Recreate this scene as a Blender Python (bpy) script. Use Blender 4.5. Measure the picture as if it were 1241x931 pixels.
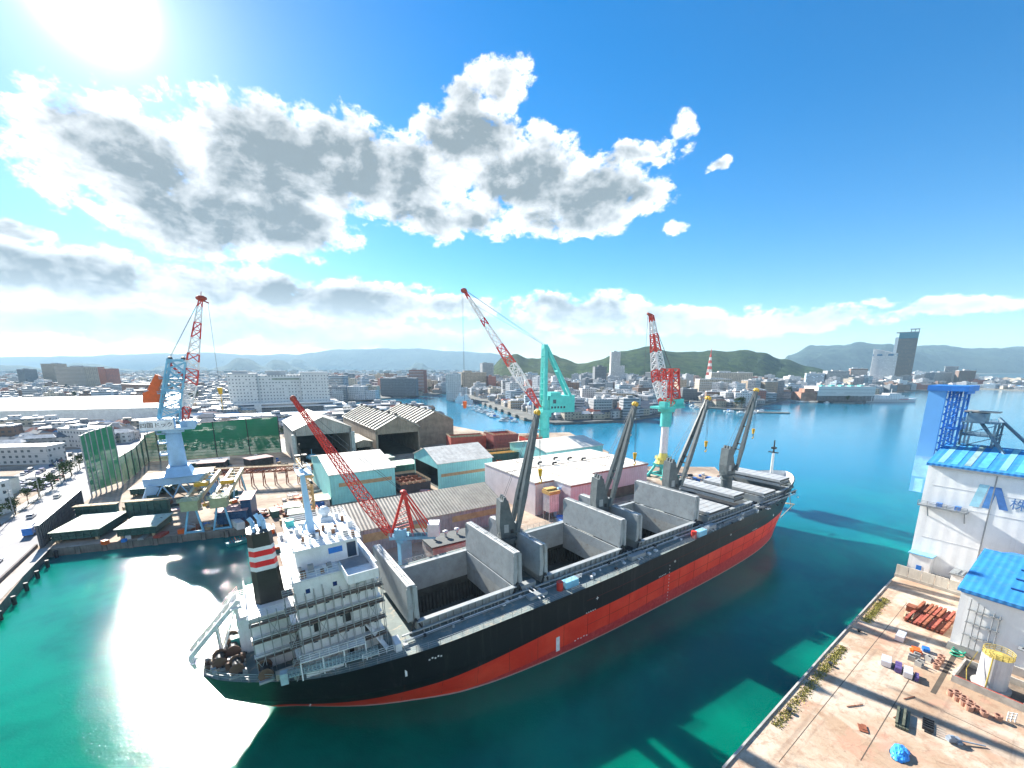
import bpy, bmesh, math, random
from math import sin, cos, tan, radians as R, pi, hypot, sqrt, atan2
from mathutils import Vector, Matrix
for _o in list(bpy.data.objects): bpy.data.objects.remove(_o)
SC = bpy.context.scene
COL = SC.collection
# ------------------------------------------------------------------ camera
CAM_H, PITCH, FPX = 57.0, R(12.0), 521.0
cd = bpy.data.cameras.new('camera'); cam = bpy.data.objects.new('camera', cd); COL.objects.link(cam)
cam.location = (0, 0, CAM_H); cam.rotation_euler = (R(90)-PITCH, 0, 0)
cd.sensor_fit = 'HORIZONTAL'; cd.sensor_width = 36; cd.lens = 36*FPX/1241.0
cd.shift_y = (446+FPX*tan(PITCH)-465.5)/1241.0
cd.clip_start = 0.5; cd.clip_end = 60000
SC.camera = cam
# ------------------------------------------------------------------ light
SUN_AZ, SUN_EL = R(-39.2), R(28.8)          # azimuth from +Y towards +X
HAZE = 0.75e-4
SUN_DIR = Vector((sin(SUN_AZ)*cos(SUN_EL), cos(SUN_AZ)*cos(SUN_EL), sin(SUN_EL)))
sl = bpy.data.lights.new('sun', 'SUN'); sl.energy = 5.0; sl.angle = R(0.9); sl.color = (1.0, 0.95, 0.86)
so = bpy.data.objects.new('sun', sl); COL.objects.link(so)
so.rotation_euler = (-SUN_DIR).to_track_quat('-Z', 'Y').to_euler(); so.location = (0, 0, 300)
SC.view_settings.view_transform = 'Standard'; SC.view_settings.look = 'None'
SC.view_settings.exposure = 1.66; SC.view_settings.gamma = 1.0
SC.cycles.max_bounces = 6; SC.cycles.diffuse_bounces = 2; SC.cycles.glossy_bounces = 3
SC.cycles.transmission_bounces = 3; SC.cycles.volume_bounces = 0; SC.cycles.transparent_max_bounces = 6
SC.cycles.caustics_reflective = False; SC.cycles.caustics_refractive = False
SC.cycles.sample_clamp_indirect = 4.0
try:
    SC.cycles.use_denoising = True
except Exception: pass

# ------------------------------------------------------------------ node helper
class NT:
    def __init__(s, tree): s.t = tree; s.n = tree.nodes; s.l = tree.links
    def new(s, typ, **kw):
        nd = s.n.new(typ)
        for k, v in kw.items(): setattr(nd, k, v)
        return nd
    def put(s, sock, v):
        if isinstance(v, bpy.types.NodeSocket): s.l.new(v, sock)
        elif v is not None: sock.default_value = v
    def m(s, op, a, b=None, c=None, clamp=False):
        nd = s.new('ShaderNodeMath', operation=op, use_clamp=clamp)
        s.put(nd.inputs[0], a)
        if b is not None: s.put(nd.inputs[1], b)
        if c is not None: s.put(nd.inputs[2], c)
        return nd.outputs[0]
    def vm(s, op, a, b=None):
        nd = s.new('ShaderNodeVectorMath', operation=op)
        s.put(nd.inputs[0], a)
        if b is not None:
            s.put(nd.inputs[3 if op == 'SCALE' else 1], b)
        return nd.outputs['Value' if op in ('LENGTH', 'DOT_PRODUCT', 'DISTANCE') else 'Vector']
    def noise(s, vec, scale, detail=3, rough=0.55, dist=0.0):
        nd = s.new('ShaderNodeTexNoise')
        if vec is not None: s.put(nd.inputs['Vector'], vec)
        nd.inputs['Scale'].default_value = scale; nd.inputs['Detail'].default_value = detail
        nd.inputs['Roughness'].default_value = rough; nd.inputs['Distortion'].default_value = dist
        return nd.outputs[0]
    def mix(s, f, a, b):
        nd = s.new('ShaderNodeMix', data_type='RGBA')
        s.put(nd.inputs[0], f); s.put(nd.inputs[6], a); s.put(nd.inputs[7], b)
        return nd.outputs[2]
    def ss(s, v, a, b):
        nd = s.new('ShaderNodeMapRange', interpolation_type='SMOOTHSTEP')
        s.put(nd.inputs[0], v); nd.inputs[1].default_value = a; nd.inputs[2].default_value = b
        return nd.outputs[0]
    def comb(s, x, y, z):
        nd = s.new('ShaderNodeCombineXYZ'); s.put(nd.inputs[0], x); s.put(nd.inputs[1], y); s.put(nd.inputs[2], z)
        return nd.outputs[0]
    def sep(s, v):
        nd = s.new('ShaderNodeSeparateXYZ'); s.put(nd.inputs[0], v); return nd.outputs

# ------------------------------------------------------------------ world: Nishita sky and clouds
W = bpy.data.worlds.new('World'); SC.world = W; W.use_nodes = True
nt = NT(W.node_tree); nt.n.clear()
wo = nt.new('ShaderNodeOutputWorld'); bg = nt.new('ShaderNodeBackground'); bg.inputs[1].default_value = 0.09
nt.l.new(bg.outputs[0], wo.inputs[0])
sky = nt.new('ShaderNodeTexSky', sky_type='NISHITA'); sky.sun_disc = False
sky.sun_elevation = SUN_EL; sky.sun_rotation = SUN_AZ; sky.altitude = 50
sky.air_density = 1.0; sky.dust_density = 0.15; sky.ozone_density = 3.5
tc = nt.new('ShaderNodeTexCoord'); dvec = nt.vm('NORMALIZE', tc.outputs['Generated'])
sx, sy, sz = nt.sep(dvec)
az = nt.m('MULTIPLY', nt.m('ARCTAN2', sx, sy), 180/pi)
el = nt.m('MULTIPLY', nt.m('ARCSINE', sz), 180/pi)
pvec = nt.comb(az, el, 0.0)
def warp(v, amt, sc):
    nd = nt.new('ShaderNodeTexNoise'); nt.put(nd.inputs['Vector'], v); nd.inputs['Scale'].default_value = sc
    nd.inputs['Detail'].default_value = 5
    return nt.vm('ADD', v, nt.vm('SCALE', nt.vm('SUBTRACT', nd.outputs['Color'], (0.5, 0.5, 0.5)), amt))
pw = warp(pvec, 3.2, 0.22)
pw = nt.comb(nt.sep(pw)[0], nt.sep(pw)[1], 0.0)
# blobs: azimuth, elevation, radii and weight, in degrees (one large cumulus, a bank along the horizon, small ones)
BL = [(-39, 18.5, 8, 5.2, 1), (-34, 14.5, 9, 4.2, 1), (-27, 20.5, 9, 5.4, 1.1), (-20, 21.5, 9, 4.6, 1.1), (-26, 15.5, 8, 3.6, 1), (-13, 20.5, 9, 4.4, 1), (-5, 24.5, 7, 3.6, 1),
      (-1.2, 29.2, 3.6, 2.4, .75), (-5.5, 28, 3.2, 1.8, .6), (2, 21, 9, 4.6, 1), (9, 19.5, 8.5, 3.8, 1), (14.5, 19, 4.6, 2.6, .85), (13.5, 22.6, 6.5, 1.1, .55), (6, 16.8, 9, 1.9, .8), (-8, 17.5, 10, 2.4, .9),
      (19.8, 24.6, 1.5, 1.3, .42), (23.3, 20.6, 1.3, .6, .46), (19.5, 15.4, 1.5, .8, .44), (-47.5, 11.2, 3.2, 1.1, .75),
      (-46, 8.2, 14, 2.6, 1), (-31, 7.9, 12, 2.6, 1), (-18, 7.6, 11, 2.7, 1), (-9, 7.4, 8, 1.8, .85), (-36, 4.1, 30, 1.7, .95), (-10, 3.2, 20, 1.5, .9), (-13, 9.8, 4, .7, .55),
      (9, 6.6, 9, 2.6, 1), (5, 8.0, 5, 1.6, .8), (15, 6.0, 12, 1.9, .9), (22, 5.0, 11, 1.7, .85), (34, 5.3, 6, 1.4, .85), (39.5, 6.3, 1.7, .6, .65), (44, 5.4, 5.6, .9, .8), (-62, 9, 14, 5, .9), (60, 8, 10, 2, .8), (100, 22, 24, 9, 1), (-110, 22, 24, 9, 1), (160, 22, 30, 12, 1.1), (-170, 24, 24, 12, 1.1)]  # last two: unseen clouds behind the camera, added as fill light
def cloud_field(p):
    acc = None
    for (a, e, ra, re, w) in BL:
        q = nt.vm('MULTIPLY', nt.vm('SUBTRACT', p, (a, e, 0)), (1.0/ra, 1.0/re, 1.0))
        v = nt.m('MULTIPLY', nt.m('SUBTRACT', 1.0, nt.vm('DOT_PRODUCT', q, q)), w)
        v = nt.m('MAXIMUM', v, -1.5)
        if acc is None: acc = v
        else: acc = nt.m('SMOOTH_MAX', acc, v, 0.35)
    return acc
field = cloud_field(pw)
ncoord = nt.comb(az, nt.m('MULTIPLY', el, 1.5), 0.0)
n1 = nt.noise(ncoord, 0.30, 9, 0.60, 0.25)
n2 = nt.noise(nt.vm('ADD', ncoord, (0.9, -1.3, 3.0)), 0.17, 6, 0.6, 0.3)
dens = nt.m('ADD', nt.m('MULTIPLY', field, 0.85), nt.m('MULTIPLY', nt.m('SUBTRACT', n1, 0.5), 2.3))
fine = nt.noise(ncoord, 1.1, 7, 0.68, 0.3)
alpha = nt.ss(nt.m('ADD', dens, nt.m('MULTIPLY', nt.m('SUBTRACT', fine, 0.5), 0.9)), -0.08, 0.40)
n3 = nt.noise(nt.vm('ADD', ncoord, (-1.1, 1.7, 0)), 0.30, 7, 0.60, 0.25)       # same noise, a step towards the sun
thick = nt.m('ADD', nt.m('ADD', nt.m('MULTIPLY', field, 0.42), nt.m('MULTIPLY', dens, 0.30)), nt.m('MULTIPLY', nt.m('SUBTRACT', n2, 0.42), 1.1))
shade = nt.ss(thick, 0.12, 0.80)
relief = nt.m('MULTIPLY', nt.m('SUBTRACT', n3, n1), 1.5)
shade = nt.m('MULTIPLY', nt.m('ADD', shade, relief, clamp=True), nt.m('SUBTRACT', 1.0, nt.m('MULTIPLY', nt.ss(nt.m('ABSOLUTE', az), 70, 100), 0.75)))
shade = nt.m('MULTIPLY', shade, nt.m('SUBTRACT', 1.0, nt.m('MULTIPLY', nt.ss(el, 10.0, 3.0), 0.40)))
ccol = nt.mix(shade, (5.6, 5.7, 5.8, 1), (1.15, 1.40, 1.55, 1))
lowf = nt.ss(el, 9.0, 1.0)
ccol = nt.mix(nt.m('MULTIPLY', lowf, 0.45), ccol, (3.4, 4.3, 5.0, 1))
skyc = nt.new('ShaderNodeHueSaturation'); skyc.inputs['Saturation'].default_value = 1.42; skyc.inputs['Value'].default_value = 0.68
nt.l.new(sky.outputs[0], skyc.inputs['Color'])
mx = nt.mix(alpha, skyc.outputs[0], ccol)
# the sun's own disc and aureole, seen through thin cloud
cs = nt.vm('DOT_PRODUCT', dvec, tuple(SUN_DIR))
ang = nt.m('MULTIPLY', nt.m('ARCCOSINE', nt.m('MINIMUM', cs, 0.99999)), 180/pi)
g1 = nt.m('MULTIPLY', nt.m('POWER', nt.m('SUBTRACT', 1.0, nt.ss(ang, 0.0, 8.0)), 4.2), 22.0)
g2 = nt.m('MULTIPLY', nt.m('POWER', nt.m('SUBTRACT', 1.0, nt.ss(ang, 0.0, 17.0)), 2.5), 1.5)
glow = nt.m('ADD', g1, g2)
gcol = nt.vm('SCALE', (1.0, 0.98, 0.95), glow)
fin = nt.vm('ADD', mx, gcol)
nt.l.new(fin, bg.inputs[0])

# ------------------------------------------------------------------ placing helpers
S0X, S0Y, ROT = -46.8, 59.5, R(33.0)          # the yard's own axes: a along the quay, b inland
def AB(a, b, z=2.5): return Vector((S0X+a*cos(ROT)-b*sin(ROT), S0Y+a*sin(ROT)+b*cos(ROT), z))
def toAB(v): dx, dy = v[0]-S0X, v[1]-S0Y; return (dx*cos(ROT)+dy*sin(ROT), -dx*sin(ROT)+dy*cos(ROT))
_c, _s = cos(PITCH), sin(PITCH); _y0 = 446+FPX*tan(PITCH)
def G(px, py, z=2.5):
    """the ground point at height z whose bearing and dip were measured on the photograph"""
    v = (py-_y0)/FPX; h = CAM_H-z; Y = h*(_c-v*_s)/(_s+v*_c); return Vector(((px-620.5)/FPX*(Y*_c+h*_s), Y, z))
def GD(px, Y, z=2.5):
    h = CAM_H-z; return Vector(((px-620.5)/FPX*(Y*_c+h*_s), Y, z))

# ------------------------------------------------------------------ materials
MATS = {}
def mat(name, col, rough=0.7, metal=0.0, var=0.25, vs=0.4, bump=0.0, bs=4.0, streak=0.0, dirt=None, spec=0.4, dirt_amt=0.5):
    if name in MATS: return MATS[name]
    m = bpy.data.materials.new(name); m.use_nodes = True; MATS[name] = m
    t = NT(m.node_tree); p = t.n['Principled BSDF']
    p.inputs['Roughness'].default_value = rough; p.inputs['Metallic'].default_value = metal
    p.inputs['Specular IOR Level'].default_value = spec
    c = t.new('ShaderNodeTexCoord').outputs['Object']
    dk = tuple(x*(1-var) for x in col[:3])+(1,); lt = tuple(min(1, x*(1+var*0.5)) for x in col[:3])+(1,)
    n = t.noise(c, vs, 5, 0.65)
    base = t.mix(t.ss(n, 0.3, 0.7), dk, lt)
    if streak:
        x, y, z = t.sep(c)
        sv = t.comb(x, y, t.m('MULTIPLY', z, 0.06))
        s_ = t.noise(sv, 1.3, 4, 0.7)
        base = t.mix(t.m('MULTIPLY', t.ss(s_, 0.5, 0.75), streak), base, dirt or (0.16, 0.1, 0.06, 1))
    elif dirt:
        s_ = t.noise(c, vs*2.7, 6, 0.7, 0.6)
        base = t.mix(t.m('MULTIPLY', t.ss(s_, 0.5, 0.68), dirt_amt), base, dirt)
    t.l.new(base, p.inputs['Base Color'])
    if bump:
        b = t.new('ShaderNodeBump'); b.inputs['Strength'].default_value = 0.5; b.inputs['Distance'].default_value = bump
        t.l.new(t.noise(c, bs, 4), b.inputs['Height']); t.l.new(b.outputs[0], p.inputs['Normal'])
    return m
def corr(name, col, axis='X', pitch=1.0, depth=0.06, var=0.3, dirt=None, rough=0.6, streak=0.0, dark=0.35):
    """ribbed sheet: ridges along one object axis"""
    if name in MATS: return MATS[name]
    m = mat(name, col, rough, 0, var, 0.25, dirt=dirt, streak=streak); t = NT(m.node_tree); p = t.n['Principled BSDF']
    c = t.new('ShaderNodeTexCoord').outputs['Object']; q = t.sep(c)['XYZ'.index(axis)]
    w = t.m('SINE', t.m('MULTIPLY', q, 2*pi/pitch))
    b = t.new('ShaderNodeBump'); b.inputs['Strength'].default_value = 1.0; b.inputs['Distance'].default_value = depth
    t.l.new(w, b.inputs['Height']); t.l.new(b.outputs[0], p.inputs['Normal'])
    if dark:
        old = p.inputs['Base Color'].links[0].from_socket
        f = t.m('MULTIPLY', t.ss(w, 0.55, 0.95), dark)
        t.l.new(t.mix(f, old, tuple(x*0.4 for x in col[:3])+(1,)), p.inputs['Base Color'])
    return m
white = mat('white_paint', (.74, .74, .72), .45, 0, .16, .3, streak=.15, dirt=(.40, .34, .28, 1))
shipwhite = mat('ship_white_paint', (.74, .76, .77), .4, 0, .12, .5, streak=.18, dirt=(.35, .25, .18, 1))
hullblack = mat('hull_black_paint', (.011, .011, .013), .5, 0, .3, .15, streak=.25, dirt=(.06, .055, .05, 1))
hullgrey = mat('ship_grey_paint', (.34, .37, .38), .5, 0, .15, .4, dirt=(.22, .15, .1, 1), dirt_amt=.3)
dkgrey = mat('crane_grey_paint', (.09, .115, .125), .5, 0, .25, .5, dirt=(.2, .2, .2, 1), dirt_amt=.3)
deckm = mat('deck_paint', (.17, .215, .21), .75, 0, .3, .25, dirt=(.42, .34, .24, 1), dirt_amt=.7, bump=.02)
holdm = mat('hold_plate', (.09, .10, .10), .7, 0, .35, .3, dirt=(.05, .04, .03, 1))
rust = mat('rusty_steel', (.28, .09, .045), .85, 0, .45, .8, dirt=(.10, .035, .02, 1), bump=.03)
primer = mat('red_primer', (.42, .07, .045), .7, 0, .3, .3, dirt=(.2, .05, .03, 1))
concrete = mat('concrete', (.42, .40, .37), .9, 0, .25, .15, dirt=(.25, .22, .19, 1), bump=.02)
darkm = mat('dark_metal', (.035, .038, .042), .6, 0, .4, 1.)
steelm = mat('galvanised_steel', (.36, .38, .39), .5, .4, .2, .8)
ropem = mat('wire_rope', (.09, .10, .11), .6, 0, .1, 1.)
orange = mat('orange_paint', (.75, .13, .02), .5, 0, .15, .5)
yellow = mat('yellow_paint', (.72, .42, .03), .5, 0, .2, .5)
blue = mat('blue_paint', (.03, .20, .62), .5, 0, .2, .4)
redw = mat('red_paint', (.62, .035, .03), .5, 0, .15, .5)
glassm = mat('window_glass', (.02, .04, .07), .12, 0, .2, 1., spec=.8)
skyblue = mat('crane_sky_blue_paint', (.20, .50, .70), .5, 0, .15, .4, streak=.12)
palebl = mat('pale_blue_paint', (.36, .58, .80), .5, 0, .1, .3, streak=.10)
mint = mat('mint_paint', (.10, .60, .54), .5, 0, .12, .3, streak=.10)
mintwall = corr('mint_sheet_wall', (.25, .66, .66), 'X', 1.2, .05, .1, streak=.12, dark=.12)
cranered = mat('crane_red_paint', (.60, .05, .035), .5, 0, .2, .6)
timber = mat('pale_timber', (.50, .38, .24), .85, 0, .35, 1.)
asph = mat('asphalt', (.11, .11, .115), .9, 0, .25, .08, bump=.01)

# ------------------------------------------------------------------ mesh builder
class MB:
    def __init__(s): s.v = []; s.f = []; s.mi = []; s.prims = []
    def add(s, vs, fs, mi=0, M=None):
        o = len(s.v)
        s.v += [tuple(M @ Vector(v)) if M is not None else tuple(v) for v in vs]
        s.f += [tuple(i+o for i in f) for f in fs]; s.mi += [mi]*len(fs); s.prims.append((o, len(s.v), len(s.f)-len(fs), len(s.f))); return s
    def box(s, x0, x1, y0, y1, z0, z1, mi=0, M=None):
        vs = [(x, y, z) for z in (z0, z1) for y in (y0, y1) for x in (x0, x1)]
        return s.add(vs, [(0, 2, 3, 1), (4, 5, 7, 6), (0, 1, 5, 4), (2, 6, 7, 3), (0, 4, 6, 2), (1, 3, 7, 5)], mi, M)
    def cb(s, c, d, mi=0, rz=0):
        M = Matrix.Translation(c) @ Matrix.Rotation(rz, 4, 'Z')
        return s.box(-d[0]/2, d[0]/2, -d[1]/2, d[1]/2, -d[2]/2, d[2]/2, mi, M)
    def frame(s, p, q):
        p, q = Vector(p), Vector(q); z = (q-p); L = z.length; z.normalize()
        up = Vector((0, 0, 1)) if abs(z.z) < .95 else Vector((1, 0, 0))
        x = up.cross(z).normalized(); y = z.cross(x)
        return p, L, x, y, z
    def beam(s, p, q, w, h=None, mi=0):
        h = w if h is None else h
        p, L, x, y, z = s.frame(p, q); vs = []
        for t in (0, L):
            for (a, b) in ((-1, -1), (1, -1), (1, 1), (-1, 1)): vs.append(p+z*t+x*(a*w/2)+y*(b*h/2))
        return s.add(vs, [(0, 3, 2, 1), (4, 5, 6, 7), (0, 1, 5, 4), (1, 2, 6, 5), (2, 3, 7, 6), (3, 0, 4, 7)], mi)
    def taper(s, p, q, w0, h0, w1, h1, mi=0):
        p, L, x, y, z = s.frame(p, q); vs = []
        for t, w, h in ((0, w0, h0), (L, w1, h1)):
            for (a, b) in ((-1, -1), (1, -1), (1, 1), (-1, 1)): vs.append(p+z*t+x*(a*w/2)+y*(b*h/2))
        return s.add(vs, [(0, 3, 2, 1), (4, 5, 6, 7), (0, 1, 5, 4), (1, 2, 6, 5), (2, 3, 7, 6), (3, 0, 4, 7)], mi)
    def cyl(s, p, q, r0, r1=None, n=10, mi=0, caps=True):
        r1 = r0 if r1 is None else r1
        p, L, x, y, z = s.frame(p, q); vs = []
        for t, r in ((0, r0), (L, r1)):
            for i in range(n):
                a = 2*pi*i/n; vs.append(p+z*t+x*(cos(a)*r)+y*(sin(a)*r))
        fs = [(i, (i+1) % n, n+(i+1) % n, n+i) for i in range(n)]
        if caps: fs += [tuple(reversed(range(n))), tuple(range(n, 2*n))]
        return s.add(vs, fs, mi)
    def tube(s, pts, r, n=6, mi=0):
        for a, b in zip(pts[:-1], pts[1:]): s.cyl(a, b, r, r, n, mi)
        return s
    def prism(s, poly, z0, z1, mi=0, mt=None):
        n = len(poly); vs = [(p[0], p[1], z0) for p in poly]+[(p[0], p[1], z1) for p in poly]
        s.add(vs, [(i, (i+1) % n, n+(i+1) % n, n+i) for i in range(n)]+[tuple(reversed(range(n)))], mi)
        return s.add([(p[0], p[1], z1) for p in poly], [tuple(range(n))], mi if mt is None else mt)
    def ext(s, prof, p0, p1, mi=0, M=None):
        """profile of (y,z) pairs swept along x from p0 to p1"""
        n = len(prof); vs = [(p0, a, b) for a, b in prof]+[(p1, a, b) for a, b in prof]
        return s.add(vs, [(i, (i+1) % n, n+(i+1) % n, n+i) for i in range(n)]+[tuple(reversed(range(n))), tuple(range(n, 2*n))], mi, M)
    def lattice(s, p, q, w0, w1, n, ch=.25, br=.14, mis=None, wm=None, h0=None, h1=None):
        """four-chord lattice; mis gives a material per bay; wm (pos, width) a widest point"""
        h0 = w0 if h0 is None else h0; h1 = w1 if h1 is None else h1
        p, L, x, y, z = s.frame(p, q)
        def wd(t):
            if wm:
                tm, w_ = wm
                return (w0+(w_-w0)*t/tm) if t < tm else (w_+(w1-w_)*(t-tm)/(1-tm))
            return w0+(w1-w0)*t
        def c(t, i):
            a, b = ((-1, -1), (1, -1), (1, 1), (-1, 1))[i]; ww = wd(t); hh = ww*(h0+(h1-h0)*t)/(w0+(w1-w0)*t)
            return p+z*(L*t)+x*(a*ww/2)+y*(b*hh/2)
        for k in range(n):
            t0, t1 = k/n, (k+1)/n; mi = mis[min(len(mis)-1, int(k*len(mis)/n))] if mis else 0
            for i in range(4):
                j = (i+1) % 4
                s.beam(c(t0, i), c(t1, i), ch, ch, mi)
                s.beam(c(t0, i), c(t1, j), br, br, mi)
                s.beam(c(t1, i), c(t1, j), br, br, mi)
                s.beam(c(t0, j), c(t1, i), br, br, mi) if i % 2 else None
        return s
    def ball(s, c, r, sq=(1, 1, 1), n=8, m=6, mi=0):
        vs = [(c[0], c[1], c[2]-r*sq[2])]
        for i in range(1, m):
            t = pi*i/m
            for k in range(n): vs.append((c[0]+r*sq[0]*sin(t)*cos(2*pi*k/n), c[1]+r*sq[1]*sin(t)*sin(2*pi*k/n), c[2]-r*sq[2]*cos(t)))
        vs.append((c[0], c[1], c[2]+r*sq[2])); fs = []
        for k in range(n): fs.append((0, 1+(k+1) % n, 1+k))
        for i in range(m-2):
            for k in range(n): a = 1+i*n+k; b = 1+i*n+(k+1) % n; fs.append((a, b, b+n, a+n))
        for k in range(n): fs.append((1+(m-2)*n+k, 1+(m-2)*n+(k+1) % n, len(vs)-1))
        return s.add(vs, fs, mi)
    def rail(s, pts, h=1.1, r=.05, step=1.8, mi=0, mids=2):
        for a, b in zip(pts[:-1], pts[1:]):
            a, b = Vector(a), Vector(b); L = (b-a).length; n = max(1, int(L/step)); U = Vector((0, 0, 1))
            for k in range(mids+1): s.beam(a+U*h*(k+1)/(mids+1), b+U*h*(k+1)/(mids+1), r, r, mi)
            for k in range(n+1): c = a+(b-a)*k/n; s.beam(c, c+U*h, r, r, mi)
        return s
    def build_split(s, name, mats, parent=None, smooth=False):
        """each separate piece becomes a part of its own"""
        pr = s.prims; n = len(pr); bx = []
        for (v0, v1, f0, f1) in pr:
            vv = s.v[v0:v1]; bx.append([min(q[i] for q in vv) for i in range(3)]+[max(q[i] for q in vv) for i in range(3)])
        par = list(range(n))
        def find(i):
            while par[i] != i: par[i] = par[par[i]]; i = par[i]
            return i
        for i in range(n):
            for j in range(i+1, n):
                a, b = bx[i], bx[j]; g = sqrt(sum(max(0, a[k]-b[k+3], b[k]-a[k+3])**2 for k in range(3)))
                sz = max(max(a[k+3]-a[k] for k in range(3)), max(b[k+3]-b[k] for k in range(3)))
                if g <= max(.02, .5*sz): par[find(i)] = find(j)
        gr = {}
        for i in range(n): gr.setdefault(find(i), []).append(i)
        out = []
        for ids in gr.values():
            q = MB()
            for i in ids:
                v0, v1, f0, f1 = pr[i]; o = len(q.v); q.v += s.v[v0:v1]; q.f += [tuple(k-v0+o for k in f) for f in s.f[f0:f1]]; q.mi += s.mi[f0:f1]
            out.append(q.build(name, mats, parent, smooth))
        return out
    def build(s, name, mats, parent=None, smooth=False):
        me = bpy.data.meshes.new(name); me.from_pydata([tuple(v) for v in s.v], [], s.f)
        for m in (mats if isinstance(mats, (list, tuple)) else [mats]): me.materials.append(m)
        if max(s.mi, default=0): me.polygons.foreach_set('material_index', s.mi)
        if smooth: me.polygons.foreach_set('use_smooth', [True]*len(me.polygons))
        me.update()
        o = bpy.data.objects.new(name, me); COL.objects.link(o)
        if parent is not None: o.parent = parent
        return o
def tag(o, label, cat, group=None, kind=None):
    if label: o['label'] = label
    if cat: o['category'] = cat
    if group: o['group'] = group
    if kind: o['kind'] = kind
    return o
def thing(name, label, cat, loc=(0, 0, 0), rz=0.0, group=None):
    o = bpy.data.objects.new(name, None); COL.objects.link(o); o.location = loc; o.rotation_euler = (0, 0, rz)
    o.empty_display_size = 1
    return tag(o, label, cat, group)
def ything(name, label, cat, a, b, z=2.5, rz=0.0, group=None): return thing(name, label, cat, AB(a, b, z), ROT+rz, group)
def copy_tree(o, parent=None):
    c = o.copy(); COL.objects.link(c); c.parent = parent
    for ch in [k for k in bpy.data.objects if k.parent == o]: copy_tree(ch, c)
    return c
def place(o, loc, rz=0.0):
    o.location = loc; o.rotation_euler = (0, 0, rz); return o
def text(body, size, name, m, parent, M, depth=.03, shear=0.0):
    cu = bpy.data.curves.new(name, 'FONT'); cu.body = body; cu.size = size; cu.extrude = depth; cu.align_x = 'CENTER'; cu.align_y = 'CENTER'
    cu.resolution_u = 2
    tmp = bpy.data.objects.new('tmp_text', cu); COL.objects.link(tmp)
    bpy.context.view_layer.update(); dg = bpy.context.evaluated_depsgraph_get()
    me = bpy.data.meshes.new_from_object(tmp.evaluated_get(dg)); me.name = name
    bpy.data.objects.remove(tmp)
    me.transform(M); me.materials.clear(); me.materials.append(m)
    o = bpy.data.objects.new(name, me); COL.objects.link(o); o.parent = parent
    return o
rnd = random.Random(7)
# ================================================================== setting: water and land
def structure(name, mb, m): o = mb.build(name, m); o['kind'] = 'structure'; return o
wm_ = bpy.data.materials.new('harbour_water'); wm_.use_nodes = True
t = NT(wm_.node_tree); p = t.n['Principled BSDF']
geo = t.new('ShaderNodeNewGeometry').outputs['Position']
X_, Y_, Z_ = t.sep(geo)
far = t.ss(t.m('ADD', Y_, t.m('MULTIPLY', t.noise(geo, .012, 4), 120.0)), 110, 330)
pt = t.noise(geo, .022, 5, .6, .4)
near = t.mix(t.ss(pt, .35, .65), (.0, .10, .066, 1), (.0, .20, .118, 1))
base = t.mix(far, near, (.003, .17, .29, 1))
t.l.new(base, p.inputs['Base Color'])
p.inputs['Roughness'].default_value = .05; p.inputs['IOR'].default_value = 1.33; p.inputs['Specular IOR Level'].default_value = .5
p.inputs['Subsurface Weight'].default_value = .75; p.inputs['Subsurface Radius'].default_value = (.4, 1.0, .9); p.inputs['Subsurface Scale'].default_value = 3.2
p.subsurface_method = 'BURLEY'
w1 = t.noise(t.vm('MULTIPLY', geo, (1, 1.6, 1)), .9, 6, .62, .3); w2 = t.noise(geo, .11, 3, .5)
w3 = t.noise(geo, 3.2, 4, .6)
h = t.m('ADD', t.m('ADD', t.m('MULTIPLY', w1, .50), t.m('MULTIPLY', w2, .7)), t.m('MULTIPLY', w3, .40))
b = t.new('ShaderNodeBump'); b.inputs['Strength'].default_value = .8; b.inputs['Distance'].default_value = .08
t.l.new(h, b.inputs['Height']); t.l.new(b.outputs[0], p.inputs['Normal'])
wmb = MB(); wmb.add([(-12500, -250, 0), (12500, -250, 0), (12500, 12500, 0), (-12500, 12500, 0)], [(0, 1, 2, 3)])
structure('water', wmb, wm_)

# land materials
yardm = bpy.data.materials.new('yard_ground'); yardm.use_nodes = True
t = NT(yardm.node_tree); p = t.n['Principled BSDF']; p.inputs['Roughness'].default_value = .95
gp = t.new('ShaderNodeNewGeometry').outputs['Position']
n1_ = t.noise(gp, .05, 6, .65, .5); n2_ = t.noise(gp, .45, 6, .7, .3)
c_ = t.mix(t.ss(n1_, .35, .62), (.23, .165, .12, 1), (.43, .34, .26, 1))
c_ = t.mix(t.m('MULTIPLY', t.ss(n2_, .52, .7), .6), c_, (.20, .11, .07, 1))
c_ = t.mix(t.m('MULTIPLY', t.ss(t.noise(gp, .12, 4, .6), .58, .7), .5), c_, (.58, .55, .50, 1))
t.l.new(c_, p.inputs['Base Color'])
cityg = mat('city_ground', (.13, .135, .13), .95, 0, .4, .02, dirt=(.08, .11, .06, 1))
def land(name, pts, z, m, side=concrete, zb=-3.0):
    mb = MB(); pts = [(q[0], q[1]) for q in pts]
    A = sum(pts[i][0]*pts[(i+1) % len(pts)][1]-pts[(i+1) % len(pts)][0]*pts[i][1] for i in range(len(pts)))
    if A < 0: pts.reverse()
    mb.prism(pts, zb, z, 0, 1); return structure(name, mb, [side, m])
seawall = mat('seawall_concrete', (.20, .19, .17), .9, 0, .35, .2, streak=.5, dirt=(.04, .04, .035, 1))
yard_pts = [AB(-46, 106), AB(8, 93.5), AB(10, 22), AB(176, 22), AB(215, 30), G(872, 572), G(866, 566), AB(200, 82), AB(193, 112), G(738, 548), G(690, 524), G(600, 526), G(548, 516), G(520, 500), G(480, 494), G(380, 489),
            (-1200, 1100), (-1600, 900), (-1200, 200), (-400, -120), AB(-41.5, -70), AB(-42.5, 30)]
land('yard_ground', yard_pts, 2.5, yardm, seawall)
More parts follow.
